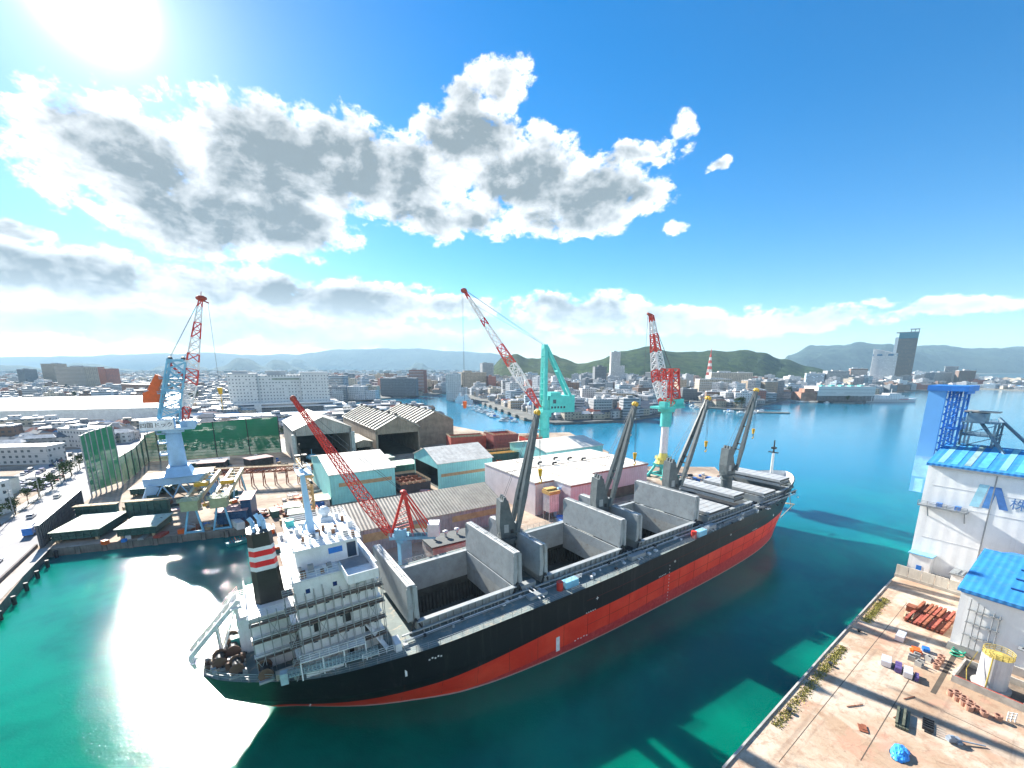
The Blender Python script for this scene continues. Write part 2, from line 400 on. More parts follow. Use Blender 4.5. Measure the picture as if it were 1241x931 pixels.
far_pts = [(-1600, 901), (-1199, 1101), G(380, 488.8), G(470, 482), G(545, 476), G(563, 480), G(640, 508), G(672, 512), G(756, 509), G(808, 501), G(818, 494), G(800, 487), G(835, 485), G(850, 493), G(898, 496), G(936, 487), G(965, 480), G(1010, 487), G(1045, 488), G(1060, 480), G(1100, 474), G(1170, 470), G(1241, 473), G(1330, 474), G(1330, 463), G(1241, 462.5), G(1178, 461), G(1172, 454), G(1300, 450.5), (10500, 8000), (11500, 12000), (-11500, 12000), (-11500, 2500)]
land('city_ground', far_pts, 2.2, cityg, seawall)
right_pts = [AB(20, -52), AB(58.4, -49.7), AB(99.1, -46.2), AB(146.6, -42.5), AB(181, -41), AB(196, -40.5), AB(200, -110), AB(90, -190), AB(20, -150)]
# quay concrete on the right, warm and stained
quaym = bpy.data.materials.new('quay_concrete'); quaym.use_nodes = True
t = NT(quaym.node_tree); p = t.n['Principled BSDF']; p.inputs['Roughness'].default_value = .95
gp = t.new('ShaderNodeNewGeometry').outputs['Position']
n1_ = t.noise(gp, .09, 6, .65, .7); n2_ = t.noise(gp, .7, 6, .7, .3)
c_ = t.mix(t.ss(n1_, .38, .62), (.38, .26, .17, 1), (.54, .44, .34, 1))
c_ = t.mix(t.m('MULTIPLY', t.ss(n2_, .48, .68), .6), c_, (.27, .15, .09, 1))
c_ = t.mix(t.m('MULTIPLY', t.ss(t.noise(gp, .2, 4, .6), .56, .66), .5), c_, (.50, .25, .17, 1))
vo = t.new('ShaderNodeTexVoronoi', feature='DISTANCE_TO_EDGE'); vo.inputs['Scale'].default_value = .11; t.put(vo.inputs['Vector'], t.vm('ADD', gp, t.vm('SCALE', t.comb(n2_, n1_, 0.0), 3.0)))
c_ = t.mix(t.m('MULTIPLY', t.m('LESS_THAN', vo.outputs[0], .004), .3), c_, (.12, .09, .07, 1))
ty = t.noise(t.comb(t.m('ADD', t.m('MULTIPLY', t.sep(gp)[0], .9), t.m('MULTIPLY', t.sep(gp)[1], -1.2)), t.m('MULTIPLY', t.m('ADD', t.sep(gp)[0], t.sep(gp)[1]), .05), 0.0), .5, 5, .6)
c_ = t.mix(t.m('MULTIPLY', t.ss(ty, .54, .70), .45), c_, (.22, .15, .11, 1))
c_ = t.mix(t.m('MULTIPLY', t.ss(t.noise(gp, 1.6, 5, .7), .60, .72), .55), c_, (.17, .10, .07, 1))
t.l.new(c_, p.inputs['Base Color'])
bb = t.new('ShaderNodeBump'); bb.inputs['Distance'].default_value = .08; t.l.new(n2_, bb.inputs['Height']); t.l.new(bb.outputs[0], p.inputs['Normal'])
land('quay_ground', right_pts, 2.5, quaym, seawall)
# ================================================================== the bulk carrier
DK = 18.0; TRIM = R(1.82)
ship = thing('bulk_carrier', 'large bulk carrier with black and red hull, white bridge and four grey deck cranes', 'ship')
ship.location = (S0X, S0Y, 14-90*tan(TRIM)-DK); ship.rotation_euler = (0, -TRIM, ROT)
hullred = mat('hull_red_paint', (.80, .045, .018), .36, 0, .18, .12, streak=.35, dirt=(.5, .12, .06, 1))
hulldred = mat('hull_lower_red_paint', (.60, .045, .035), .4, 0, .2, .2, streak=.25, dirt=(.35, .12, .08, 1))
LV = [(-1, 10, 169.5, .3), (3.2, 9, 170.5, .3), (6.5, 8, 171.5, .3), (9.5, 4, 172.5, .3), (12, 1.0, 173.3, .5), (18, -1, 178, 1.6)]
PLAN = {-1: [(10, .3), (15, 3), (21, 7), (28, 10.6), (36, 13.8), (48, 15.4), (62, 15.8), (90, 14.9), (118, 13.2), (139, 10.9), (153, 7.9), (163, 4.6), (169.5, 0)],
 3.2: [(9, .3), (12, 1.6), (16, 4), (21, 7.4), (28, 10.9), (36, 14.2), (48, 15.6), (62, 15.9), (90, 15), (118, 13.4), (139, 11.3), (153.5, 8.6), (163, 5.4), (170.5, 0)],
 6.5: [(8, .3), (10.5, 1.7), (15, 4.9), (20.8, 8.5), (28, 11.7), (36, 14.4), (48, 15.9), (70, 16.2), (90, 15.2), (115, 13.9), (139, 12.0), (153, 9.5), (163, 6.2), (168, 3.4), (171.5, 0)],
 9.5: [(4, .3), (7, 2.2), (11, 5.0), (16, 8.2), (22, 11.2), (29, 13.6), (36, 15.2), (48, 16.05), (70, 16.25), (90, 15.3), (115, 14.1), (140, 12.4), (152, 10.3), (161, 7.8), (168, 4.2), (172.5, 0)],
 12: [(1.0, .5), (3, 2.4), (7, 5.4), (12, 8.6), (18, 11.6), (25, 13.9), (33, 15.5), (45, 16.2), (70, 16.3), (90, 15.35), (113, 14.2), (140, 12.7), (152, 10.8), (160, 8.7), (168, 5.2), (173.3, 0)],
 18: [(-1, 1.6), (.5, 3.6), (3, 6.0), (7, 8.9), (9.5, 10.4), (12.5, 12), (16, 13.3), (23, 14.8), (32, 16), (45, 16.3), (70, 16.3), (90, 15.4), (113, 14.4), (130, 13.7), (140, 13.1), (150, 12.1), (158, 10.7), (166, 8.3), (172, 5.5), (176, 2.7), (178, 0)]}
def half(lv, x):
    T = PLAN[lv[0]]
    if x <= T[0][0]: return T[0][1]
    for i in range(len(T)-1):
        (x0, h0), (x1, h1) = T[i], T[i+1]
        if x <= x1:
            m0 = (h1-T[i-1][1])/(x1-T[i-1][0]) if i else (h1-h0)/(x1-x0); m1 = (T[i+2][1]-h0)/(T[i+2][0]-x0) if i+2 < len(T) else (h1-h0)/(x1-x0)
            t_ = (x-x0)/(x1-x0); L_ = x1-x0
            return max(0, (2*t_**3-3*t_**2+1)*h0+(t_**3-2*t_**2+t_)*L_*m0+(-2*t_**3+3*t_**2)*h1+(t_**3-t_**2)*L_*m1)
    return 0
def half_old(lv, x):
    z, xs, xe, h0, Ls, Lb, pw = lv
    a = 1-(1-min(1, max(0, (x-xs)/Ls)))**2; hs = h0+(15-h0)*a
    tb = max(0, (x-(xe-Lb))/Lb); return hs*max(0, 1-min(1, tb)**pw)**.92
NS = 90
def zlev(z, x): g = max(0, 1-x/62)**1.3; return z-0*g
def lvl(lv, sgn, zz=None):
    z, xs, xe = lv[:3]; out = []
    for k in range(NS+1):
        s_ = k/NS; s_ = s_ if s_ < .8 else .8+.2*sin((s_-.8)/.2*pi/2); s_ = s_ if s_ > .15 else .15*(1-cos(s_/.15*pi/2))
        x = xs+(xe-xs)*s_; out.append((x, sgn*half(lv, x), zlev(z, x)))
    return out
def side_y(x, z):
    for a, b_ in zip(LV[:-1], LV[1:]):
        za, zb_ = zlev(a[0], x), zlev(b_[0], x)
        if za <= z <= zb_: f = (z-za)/(zb_-za); return -(half(a, x)*(1-f)+half(b_, x)*f)
hull = MB()
mids_ = [0, 0, 0, 0, 0, 0]
for sgn in (1, -1):
    rows = [lvl(l, sgn) for l in LV]
    for i in range(len(rows)-1):
        vs = rows[i]+rows[i+1]; n = NS+1
        hull.add(vs, [((k, k+1, n+k+1, n+k) if sgn < 0 else (k+1, k, n+k, n+k+1)) for k in range(NS)], mids_[i])
for i in range(len(LV)-1):   # transom
    a, b_ = LV[i], LV[i+1]
    hull.add([(a[1], -a[3], zlev(a[0], a[1])), (a[1], a[3], zlev(a[0], a[1])), (b_[1], b_[3], zlev(b_[0], b_[1])), (b_[1], -b_[3], zlev(b_[0], b_[1]))], [(0, 3, 2, 1)], mids_[i])
hpm = bpy.data.materials.new('hull_paint'); hpm.use_nodes = True; t = NT(hpm.node_tree); p = t.n['Principled BSDF']; oc = t.new('ShaderNodeTexCoord').outputs['Object']; x_, y_, z_ = t.sep(oc)
g_ = t.m('POWER', t.m('MAXIMUM', t.m('SUBTRACT', 1.0, t.m('DIVIDE', x_, 64.0)), 0.0), 1.35)
zr_ = t.m('SUBTRACT', 12.0, t.m('MULTIPLY', g_, 5.2)); zd_ = t.m('SUBTRACT', 7.0, t.m('MULTIPLY', g_, 3.0))
st_ = t.noise(t.comb(x_, y_, t.m('MULTIPLY', z_, .05)), 1.1, 5, .7); bl_ = t.noise(oc, .12, 6, .65, .4); fi_ = t.noise(oc, 1.2, 5, .7)
red_ = t.mix(t.ss(bl_, .35, .7), (.72, .035, .015, 1), (.86, .07, .03, 1)); red_ = t.mix(t.m('MULTIPLY', t.ss(st_, .55, .75), .35), red_, (.42, .10, .06, 1))
dr_ = t.mix(t.ss(fi_, .4, .65), (.50, .03, .03, 1), (.62, .07, .06, 1)); bk_ = t.mix(t.m('MULTIPLY', t.ss(st_, .52, .72), .55), (.010, .010, .012, 1), (.05, .045, .042, 1)); bk_ = t.mix(t.m('MULTIPLY', t.ss(fi_, .62, .75), .4), bk_, (.09, .05, .035, 1))
lo_ = t.m('GREATER_THAN', z_, t.m('ADD', zd_, t.m('MULTIPLY', t.m('SUBTRACT', bl_, .5), .7))); up_ = t.m('GREATER_THAN', z_, zr_)
wz = t.sep(t.new('ShaderNodeNewGeometry').outputs['Position'])[2]; wl_pale = t.m('LESS_THAN', t.m('ADD', wz, t.m('MULTIPLY', t.m('SUBTRACT', fi_, .5), .35)), .30)  # pale band at the waterline: water reflection and foam put into the colour
cc_ = t.mix(up_, t.mix(lo_, dr_, red_), bk_); cc_ = t.mix(t.m('MULTIPLY', wl_pale, .75), cc_, (.55, .45, .38, 1)); t.l.new(cc_, p.inputs['Base Color']); p.inputs['Roughness'].default_value = .42
bp_ = t.new('ShaderNodeBump'); bp_.inputs['Distance'].default_value = .12; bp_.inputs['Strength'].default_value = .5; t.l.new(t.noise(oc, .35, 3), bp_.inputs['Height']); t.l.new(bp_.outputs[0], p.inputs['Normal'])
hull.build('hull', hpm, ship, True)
wl_ = MB()
for zz_, nm_ in ((9.3, 0), (15.0, 1)):
    for k in range(60):
        xa, xb = 64+k*2.3, 66.3+k*2.3
        if xb > 166: break
        wl_.beam((xa, side_y(xa, zz_)-.02, zz_), (xb, side_y(xb, zz_)-.02, zz_), .03, .05)
wl_.build_split('plate_seam', mat('weld_line_red', (.16, .02, .015), .5), ship)
ps = MB()
for k in range(22):
    x = 26+k*6.4
    if x > 162: break
    for (za_, zb2) in ((6.6, 9.5), (9.5, 11.9)): ps.beam((x, side_y(x, za_)-.012, za_), (x, side_y(x, zb2)-.012, zb2), .04, .03)
ps.build_split('weld_seam', mat('weld_line_red', (.16, .02, .015), .5), ship)
# the pale waterline, reflection and foam, is painted into the hull colour above
HT = [(30.5, 50), (58, 79.5), (86.5, 107.5), (114.5, 135.5), (143, 159)]
HW = 10.0
dk = MB()
def deckhalf(x): return half(LV[-1], x)
cuts = sorted(set([-1+k*2.0 for k in range(90)]+[q for h in HT for q in h]+[178.0])); cuts = [c for c in cuts if c <= 178]
for x0, x1 in zip(cuts[:-1], cuts[1:]):
    xm = (x0+x1)/2; inh = any(a < xm < b for a, b in HT); w0, w1 = deckhalf(x0), deckhalf(x1)
    if inh:
        for sg in (1, -1):
            q = [(x0, sg*HW, DK), (x1, sg*HW, DK), (x1, sg*w1, DK), (x0, sg*w0, DK)]
            dk.add(q if sg > 0 else q[::-1], [(0, 1, 2, 3)])
    else: dk.add([(x0, -w0, DK), (x1, -w1, DK), (x1, w1, DK), (x0, w0, DK)], [(0, 1, 2, 3)])
dk.build('deck', deckm, ship)
# gunwale strip and bulwark at the bow
bw = MB(); nseg = 40
for sg in (1, -1):
    for k in range(nseg):
        xa = 150+(178-150)*k/nseg; xb = 150+(178-150)*(k+1)/nseg
        for off, flip in ((0, 0), (-.25, 1)):
            ya, yb = deckhalf(xa)+off, deckhalf(xb)+off; ha = min(2.6, max(.2, (xa-150)*.45)); hb = min(2.6, max(.2, (xb-150)*.45))
            ya, yb = max(0, ya), max(0, yb); fl = .16
            q = [(xa, sg*ya, DK-.0), (xb, sg*yb, DK-.0), (xb+hb*fl, sg*(yb+hb*fl*.6 if yb > .3 else 0), DK+hb), (xa+ha*fl, sg*(ya+ha*fl*.6 if ya > .3 else 0), DK+ha)]
            bw.add(q if (sg < 0) != bool(flip) else q[::-1], [(0, 1, 2, 3)], flip)
bw.build('bow_bulwark', [hullblack, shipwhite], ship)
# raised forecastle fittings
fc = MB()
for x, y in ((163, -5), (163, 5), (169, -3), (169, 3)):
    fc.cyl((x, y-1.6, DK+1.2), (x, y+1.6, DK+1.2), .9, mi=0); fc.cyl((x, y-1.7, DK+1.2), (x, y-1.5, DK+1.2), 1.3, mi=0); fc.cyl((x, y+1.5, DK+1.2), (x, y+1.7, DK+1.2), 1.3, mi=0)
    fc.box(x-1.5, x+1.5, y-2.2, y+2.2, DK, DK+.35, 1)
for x, y in ((166, -8), (166, 8), (172, -4), (172, 4), (174, 0), (161, -11), (161, 11)):
    for dx in (-.7, .7): fc.cyl((x+dx, y, DK), (x+dx, y, DK+.9), .35, mi=0)
for k in range(26):
    x = rnd.uniform(160, 175); y = rnd.uniform(-1, 1)*deckhalf(x)*.8
    fc.box(x-.5, x+.5, y-.4, y+.4, DK, DK+rnd.uniform(.3, 1.2), rnd.choice((0, 1, 2)))
fc.build_split('deck_winch', [darkm, hullgrey, shipwhite], ship)
fm = MB(); fm.cyl((168, 0, DK), (168, 0, DK+11), .55, .38, 10, 0); fm.cyl((168, 0, DK+11), (168, 0, DK+15.5), .3, .2, 8, 1)
fm.box(167.6, 168.4, -1.6, 1.6, DK+11, DK+11.25, 1); fm.box(167.4, 168.6, -.7, .7, DK+12.4, DK+13, 1); fm.beam((168, 0, DK+5), (165, 0, DK), .25, .25, 0)
fm.build('foremast', [shipwhite, darkm], ship)
# hatch coamings, holds
COAM = 2.0
for hi, (x0, x1) in enumerate(HT):
    cm = MB(); tck = .35
    for sg in (1, -1):
        cm.box(x0-tck, x1+tck, sg*HW if sg > 0 else -HW-tck, HW+tck if sg > 0 else -HW, DK-.5, DK+COAM)
        cm.box(x0-tck-.2, x1+tck+.2, sg*HW-.1 if sg > 0 else -HW-tck-.55, HW+tck+.55 if sg > 0 else -HW+.1, DK+COAM, DK+COAM+.18)
        for k in range(int((x1-x0)/1.5)):
            x = x0+.5+k*1.5; yy = sg*(HW+tck); cm.add([(x, yy, DK), (x, yy+sg*.9, DK), (x, yy+sg*.5, DK+COAM), (x, yy, DK+COAM), (x+.1, yy, DK), (x+.1, yy+sg*.9, DK), (x+.1, yy+sg*.5, DK+COAM), (x+.1, yy, DK+COAM)], [(0, 1, 2, 3), (7, 6, 5, 4), (1, 5, 6, 2)])
    cm.box(x0-tck, x0, -HW, HW, DK-.5, DK+COAM); cm.box(x1, x1+tck, -HW, HW, DK-.5, DK+COAM)
    cm.build('hatch_coaming', hullgrey, ship)
    rr = MB(); e = HW+tck+.9   # the bright cover track beside the coaming
    rr.box(x0-3.5, x1+3, -e-.35, -e, DK+.95, DK+1.15); rr.box(x0-3.5, x1+3, e, e+.35, DK+.95, DK+1.15)
    for k in range(int((x1-x0+6)/4.4)):
        for sg in (1, -1): rr.beam((x0-3+k*4.4, sg*(e+.2), DK), (x0-3+k*4.4, sg*(e+.2), DK+1), .09, .09)
    rr.build('cover_track', hullgrey, ship)
    if hi < 3:
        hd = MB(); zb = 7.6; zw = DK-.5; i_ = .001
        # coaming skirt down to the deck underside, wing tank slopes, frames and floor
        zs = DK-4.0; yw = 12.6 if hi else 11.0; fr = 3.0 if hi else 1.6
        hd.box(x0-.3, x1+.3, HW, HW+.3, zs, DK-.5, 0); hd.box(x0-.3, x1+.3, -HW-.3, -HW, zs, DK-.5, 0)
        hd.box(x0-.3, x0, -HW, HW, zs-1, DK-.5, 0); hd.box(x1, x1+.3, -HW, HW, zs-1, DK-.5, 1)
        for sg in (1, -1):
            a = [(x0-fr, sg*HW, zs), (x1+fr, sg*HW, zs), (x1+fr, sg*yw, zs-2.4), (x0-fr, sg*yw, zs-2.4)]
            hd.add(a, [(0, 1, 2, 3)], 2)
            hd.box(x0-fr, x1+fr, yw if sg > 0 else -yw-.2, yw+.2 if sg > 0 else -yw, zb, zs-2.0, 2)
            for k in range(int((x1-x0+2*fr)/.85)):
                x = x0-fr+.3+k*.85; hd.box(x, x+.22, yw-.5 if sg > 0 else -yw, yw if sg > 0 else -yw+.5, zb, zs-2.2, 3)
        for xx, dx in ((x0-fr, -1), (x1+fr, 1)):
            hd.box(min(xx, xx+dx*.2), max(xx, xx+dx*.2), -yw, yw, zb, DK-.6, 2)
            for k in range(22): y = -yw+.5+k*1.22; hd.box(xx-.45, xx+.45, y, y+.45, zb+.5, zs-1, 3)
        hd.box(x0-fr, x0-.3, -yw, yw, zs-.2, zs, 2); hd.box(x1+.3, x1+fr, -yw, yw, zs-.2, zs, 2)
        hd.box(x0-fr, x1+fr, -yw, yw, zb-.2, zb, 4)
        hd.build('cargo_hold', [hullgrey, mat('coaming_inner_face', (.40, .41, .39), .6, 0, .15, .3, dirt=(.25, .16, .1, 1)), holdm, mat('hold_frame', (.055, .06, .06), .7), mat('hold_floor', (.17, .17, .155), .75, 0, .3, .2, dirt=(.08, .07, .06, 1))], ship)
# upright folded covers
def folded(x, dirn, tilt=.0, label=None):
    zb, zt = DK+COAM+.3, DK+8.9; th = .95
    pr = None
    for k in range(2):
        xx = x+dirn*k*(th+.28); m = MB(); lean = dirn*(.35-.7*k)
        y0, y1 = -HW-.25, HW+.25
        vs = [(xx-th/2, y0, zb), (xx+th/2, y0, zb), (xx+th/2, y1, zb), (xx-th/2, y1, zb), (xx-th/2+lean, y0, zt), (xx+th/2+lean, y0, zt), (xx+th/2+lean, y1, zt), (xx-th/2+lean, y1, zt)]
        m.add(vs, [(0, 3, 2, 1), (4, 5, 6, 7), (0, 1, 5, 4), (1, 2, 6, 5), (2, 3, 7, 6), (3, 0, 4, 7)])
        # stiffeners on the underside face and end brackets
        sx = 1 if (dirn*(1 if k == 0 else -1)) > 0 else -1
        for q in range(5): zz = zb+.8+q*1.5; xe = xx+sx*(th/2); l0 = lean*(zz-zb)/(zt-zb); m.box(min(xe, xe+sx*.06)+l0, max(xe, xe+sx*.06)+l0, y0+.4, y1-.4, zz, zz+.12)
        for yy in (y0-.12, y1): m.box(xx-th*.35, xx+th*.35, yy, yy+.12, zb+.3, zt-.4)
        for yy in (-6, -2, 2, 6): m.box(xx-.2+lean, xx+.2+lean, yy-.25, yy+.25, zt, zt+.14)
        o = m.build('hatch_cover', hullgrey, ship)
        s_ = MB(); s_.box(xx-th/2+.08+lean, xx+th/2-.08+lean, y0+.1, y1-.1, zt+.012, zt+.07); s_.build('cover_edge', mat('cover_seal_edge', (.62, .63, .62), .6), o)
    lg = MB()
    for yy in (-HW-.5, HW+.5):
        for d_ in (-.9, 1.6): lg.beam((x+dirn*d_, yy, DK), (x+dirn*.4, yy, zb+.4), .3, .3)
    lg.build_split('cover_stand', darkm, ship)
folded(30.3, -1); folded(50.6, 1); folded(58.2, -1); folded(80.2, 1); folded(86.9, -1); folded(108.2, 1)
# lying covers: hatch 2 and 1, one leaf flat and one lifted a little
def flatcover(x0, x1, z):
    m = MB(); m.box(x0, x1, -HW-.4, HW+.4, z, z+.85)
    for k in range(9): y = -HW+1+k*2.2; m.box(x0+.2, x1-.2, y-.05, y+.05, z+.85, z+.9)
    m.build('hatch_cover', mat('cover_top_paint', (.40, .42, .43), .55, 0, .15, .3, dirt=(.3, .22, .16, 1)), ship)
    e = MB(); e.box(x0-.05, x1+.05, -HW-.48, -HW-.4, z+.2, z+.75); e.build('cover_skirt', darkm, ship)
for (x0, x1) in HT[3:]:
    f = MB(); f.box(x0, x1, -HW, HW, DK-.4, DK+.5); f.build('hatch_floor', darkm, ship)
flatcover(114.6, 124.2, DK+COAM+.2)
flatcover(126.4, 131.4, DK+COAM+1.6); flatcover(126.2, 131.6, DK+COAM+2.9)
flatcover(143.2, 150, DK+COAM+.2)
flatcover(152.5, 158.2, DK+COAM+1.7); flatcover(152.3, 158.4, DK+COAM+3.0)
# deck fittings along both sides
df = MB()
for k in range(70):
    x = rnd.uniform(27, 158); sg = rnd.choice((-1, -1, 1)); y = sg*rnd.uniform(11.5, 14.2); s_ = rnd.uniform(.15, .4)
    df.box(x-s_, x+s_, y-s_, y+s_, DK, DK+rnd.uniform(.2, .7), rnd.choice((0, 1, 2)))
for a, b_ in ((52.5, 57), (81, 86), (109.5, 114), (137, 142)):
    for y in (-13, 13, -9, 9): df.box(a+rnd.uniform(-1, 0), b_-1, y-.7, y+.7, DK, DK+rnd.uniform(.6, 1.5), rnd.choice((0, 1)))
    df.tube([(a+1, -14.6, DK+.3), (a+1, 14.6, DK+.3)], .16, 6, 2); df.tube([(a+2, -14.6, DK+.3), (a+2, 14.6, DK+.3)], .12, 6, 2)
df.tube([(27, -11.9, DK+.35), (160, -11.9, DK+.35)], .09, 5, 2); df.tube([(27, -12.3, DK+.35), (160, -12.3, DK+.35)], .07, 5, 0)
df.build_split('deck_fitting', [hullgrey, darkm, shipwhite], ship)
# side rails
rl = MB(); q = [(x, -deckhalf(x)+.15, DK) for x in range(8, 152, 4)]; rl.rail(q, 1.1, .045, 2.0); q = [(x, deckhalf(x)-.15, DK) for x in range(8, 152, 4)]; rl.rail(q, 1.1, .045, 2.0)
xs_ = [8, 6, 4, 2.5, 1.2, .2, -.6]; st = [(x, -deckhalf(x)+.2, DK) for x in xs_]+[(x, deckhalf(x)-.2, DK) for x in reversed(xs_)]
rl.rail(st, 1.2, .06, 1.2); rl.build('deck_railing', steelm, ship)
# walkway ladder housings at midships side
pl = MB()
for x in (60, 104):
    pl.box(x, x+3.4, -14.6, -13.1, DK+.02, DK+1.5, 0); pl.rail([(x-.5, -14.7, DK+1.5), (x+4, -14.7, DK+1.5)], 1., .06, .8, 1)
    pl.cyl((x-1, -13.8, DK), (x-1, -13.8, DK+1.8), .7, mi=2)
pl.build_split('pilot_platform', [skyblue, shipwhite, cranered], ship)
# deck cranes
def deck_crane(x, luff, alpha):
    c = bpy.data.objects.new('deck_crane', None); COL.objects.link(c); c.parent = ship; c.location = (x, 0, DK)
    pd = MB(); pd.cyl((0, 0, 0), (0, 0, 7.6), 1.7, 1.7, 18); pd.cyl((0, 0, 7.4), (0, 0, 8.0), 2.3, 2.3, 18); pd.cyl((0, 0, 6.1), (0, 0, 6.3), 2.0, 2.0, 18)
    pd.rail([(2.2*cos(k*pi/4), 2.2*sin(k*pi/4), 8) for k in range(9)], 1, .05, 1.8); pd.beam((1.8, -.6, 0), (1.8, -.6, 8), .12); pd.beam((1.8, .1, 0), (1.8, .1, 8), .12)
    pd.build('pedestal', dkgrey, c, False)
    h = bpy.data.objects.new('crane_house', None)
    rot = Matrix.Rotation(alpha, 4, 'Z')
    hb = MB(); T = rot
    prof = [(-1.9, 8), (1.5, 8), (1.9, 10.2), (.9, 12.0), (-.1, 16.4), (-1.8, 16.4), (-2.2, 11.0)]
    vs = [(a, -1.5, z) for a, z in prof]+[(a, 1.5, z) for a, z in prof]; n = len(prof)
    hb.add(vs, [(i, (i+1) % n, n+(i+1) % n, n+i) for i in range(n)]+[tuple(reversed(range(n))), tuple(range(n, 2*n))], 0, T)
    for yy in (-1.1, 0, 1.1): hb.add([tuple(T @ Vector((-1.2+q[0], yy-.3+q[1], 16.4+q[2]))) for q in [(0, 0, 0), (.9, 0, 0), (.9, .6, 0), (0, .6, 0), (.2, 0, .8), (.7, 0, .8), (.7, .6, .8), (.2, .6, .8)]], [(4, 5, 6, 7), (0, 1, 5, 4), (1, 2, 6, 5), (2, 3, 7, 6), (3, 0, 4, 7)])
    hb.box(1.55, 2.4, -.9, .3, 8.8, 10.9, 1, T); hb.box(2.4, 2.43, -.75, .15, 9.4, 10.7, 2, T)
    for yy in (-1.56, 1.5): hb.box(-1.2, -.2, yy, yy+.06, 9.3, 11.1, 1, T); hb.box(.2, .9, yy, yy+.06, 9.0, 9.9, 3, T)
    hb.build('crane_house', [dkgrey, hullgrey, glassm, darkm], c)
    L = 26.0; ft = Vector((1.6, 0, 9.2)); tip = ft+Vector((L*cos(luff), 0, L*sin(luff)))
    jb = MB()
    for sg in (-1, 1):
        a = T @ (ft+Vector((0, sg*1.9, 0))); e = T @ (tip+Vector((0, sg*.35, 0))); m_ = a+(e-a)*.30
        jb.taper(a, m_, .6, .85, .95, 1.3); jb.taper(m_, e, .95, 1.3, .55, .8)
    for f in (.26, .33, .55, .8):
        w = 1.9-(1.55)*f; ce = ft+(tip-ft)*f; jb.beam(T @ (ce+Vector((0, -w, 0))), T @ (ce+Vector((0, w, 0))), .35, .35)
    for f in (.3, .42, .5, .62, .7, .86):   # flood lamps on brackets
        w = 1.9-1.55*f; ce = ft+(tip-ft)*f; jb.beam(T @ (ce+Vector((0, -w, 0))), T @ (ce+Vector((.9, -w-.1, .1))), .28, .28, 1)
    jb.build('jib', [dkgrey, shipwhite], c)
    hd = MB(); hd.ball(tuple(T @ (tip+Vector((0, 0, .2)))), .75, (1, 1, .8)); hd.cyl(T @ (tip+Vector((0, -.7, .1))), T @ (tip+Vector((0, .7, .1))), .55); hd.build('jib_head', yellow, c)
    rp = MB(); mt = T @ Vector((-.6, 0, 16.9))
    for o_ in (-.5, .5): rp.beam(mt+T @ Vector((0, o_, 0)), T @ (tip+Vector((-.2, o_*.6, .3))), .06)
    hk = T @ (tip+Vector((.5, 0, -13.5)))
    for o_ in (-.22, .22): rp.beam(T @ (tip+Vector((.5, o_, 0))), hk+T @ Vector((0, o_, 0)), .055)
    rp.build('hoist_rope', ropem, c)
    hkm = MB(); hkm.cyl(hk+Vector((0, 0, 1.2)), hk+Vector((0, 0, -.4)), .5, .32, 8, 0); hkm.cyl(hk+Vector((0, 0, -.4)), hk+Vector((0, 0, -1.1)), .2, .14, 6, 1)
    pts = [hk+Vector((.35*sin(a), 0, -1.5+.45*cos(a))) for a in [k*pi/5 for k in range(8)]]; hkm.tube(pts, .14, 6, 0)
    hkm.build('hook_block', [yellow, darkm], c)
for x, lu in ((55.5, 77), (83.5, 73), (111.5, 69), (139.8, 74)): deck_crane(x, R(lu), R(-14))
# accommodation block: solid tiers, each with windows
acc = bpy.data.objects.new('accommodation_block', None); COL.objects.link(acc); acc.parent = ship; acc.location = (12.3, 0, DK)
XL = 12.0
tier = MB(); zt = 0
for k in range(5):
    h = 2.95; tier.box(0, XL, -9.9, 9.9, zt+.16, zt+h, 0)
    ov = .9 if k in (0, 2) else .12
    tier.box(-ov, XL+.25, -9.9-ov, 9.9+ov, zt+h, zt+h+.16, 0); zt += h+.0
tier.build('deck_tier', shipwhite, acc)
win = MB(); zz = 0
for k in range(5):
    for j in range(5):
        x = 1.6+j*2.3+(k % 2)*.4
        if (k*3+j*2) % 4 == 0: continue
        for sg in (-1, 1): win.box(x-.32, x+.32, sg*9.9-.03, sg*9.9+.03, zz+1.35, zz+2.1)
    for j in range(8):
        y = -8.4+j*2.4
        win.box(-.03, .03, y-.3, y+.3, zz+1.35, zz+2.1); win.box(XL-.03, XL+.03, y-.3, y+.3, zz+1.35, zz+2.1)
    zz += 2.95
win.build_split('cabin_window', glassm, acc)
dr = MB(); dr.box(6.4, 7.3, -9.96, -9.9, .2, 2.3); dr.box(6.2, 7.4, -9.96, -9.9, 6.1, 8.2); dr.box(2.0, 2.9, -9.96, -9.9, 6.1, 8.2); dr.box(9.3, 10.1, -9.96, -9.9, 3.2, 5.1); dr.build_split('door', darkm, acc)
# bridge
bz = 5*2.95+.16
br = MB(); br.box(1.2, 10.4, -6.2, 6.6, bz, bz+3.2, 0); br.box(.8, 11.0, -6.8, 7.2, bz+3.2, bz+3.42, 0)
br.box(6.8, 11.2, -14.8, 14.8, bz-.3, bz, 0)
for sg in (-1, 1):
    br.box(6.8, 11.2, sg*14.8-.06, sg*14.8+.06, bz, bz+1.15, 0); br.box(11.1, 11.22, sg*6.2 if sg > 0 else -14.8, 14.8 if sg > 0 else -6.2, bz, bz+1.15, 0); br.box(6.8, 6.9, sg*9 if sg > 0 else -14.8, 14.8 if sg > 0 else -9, bz, bz+1.15, 0)
    br.beam((9, sg*10, bz-3), (9, sg*14.3, bz-.3), .3)
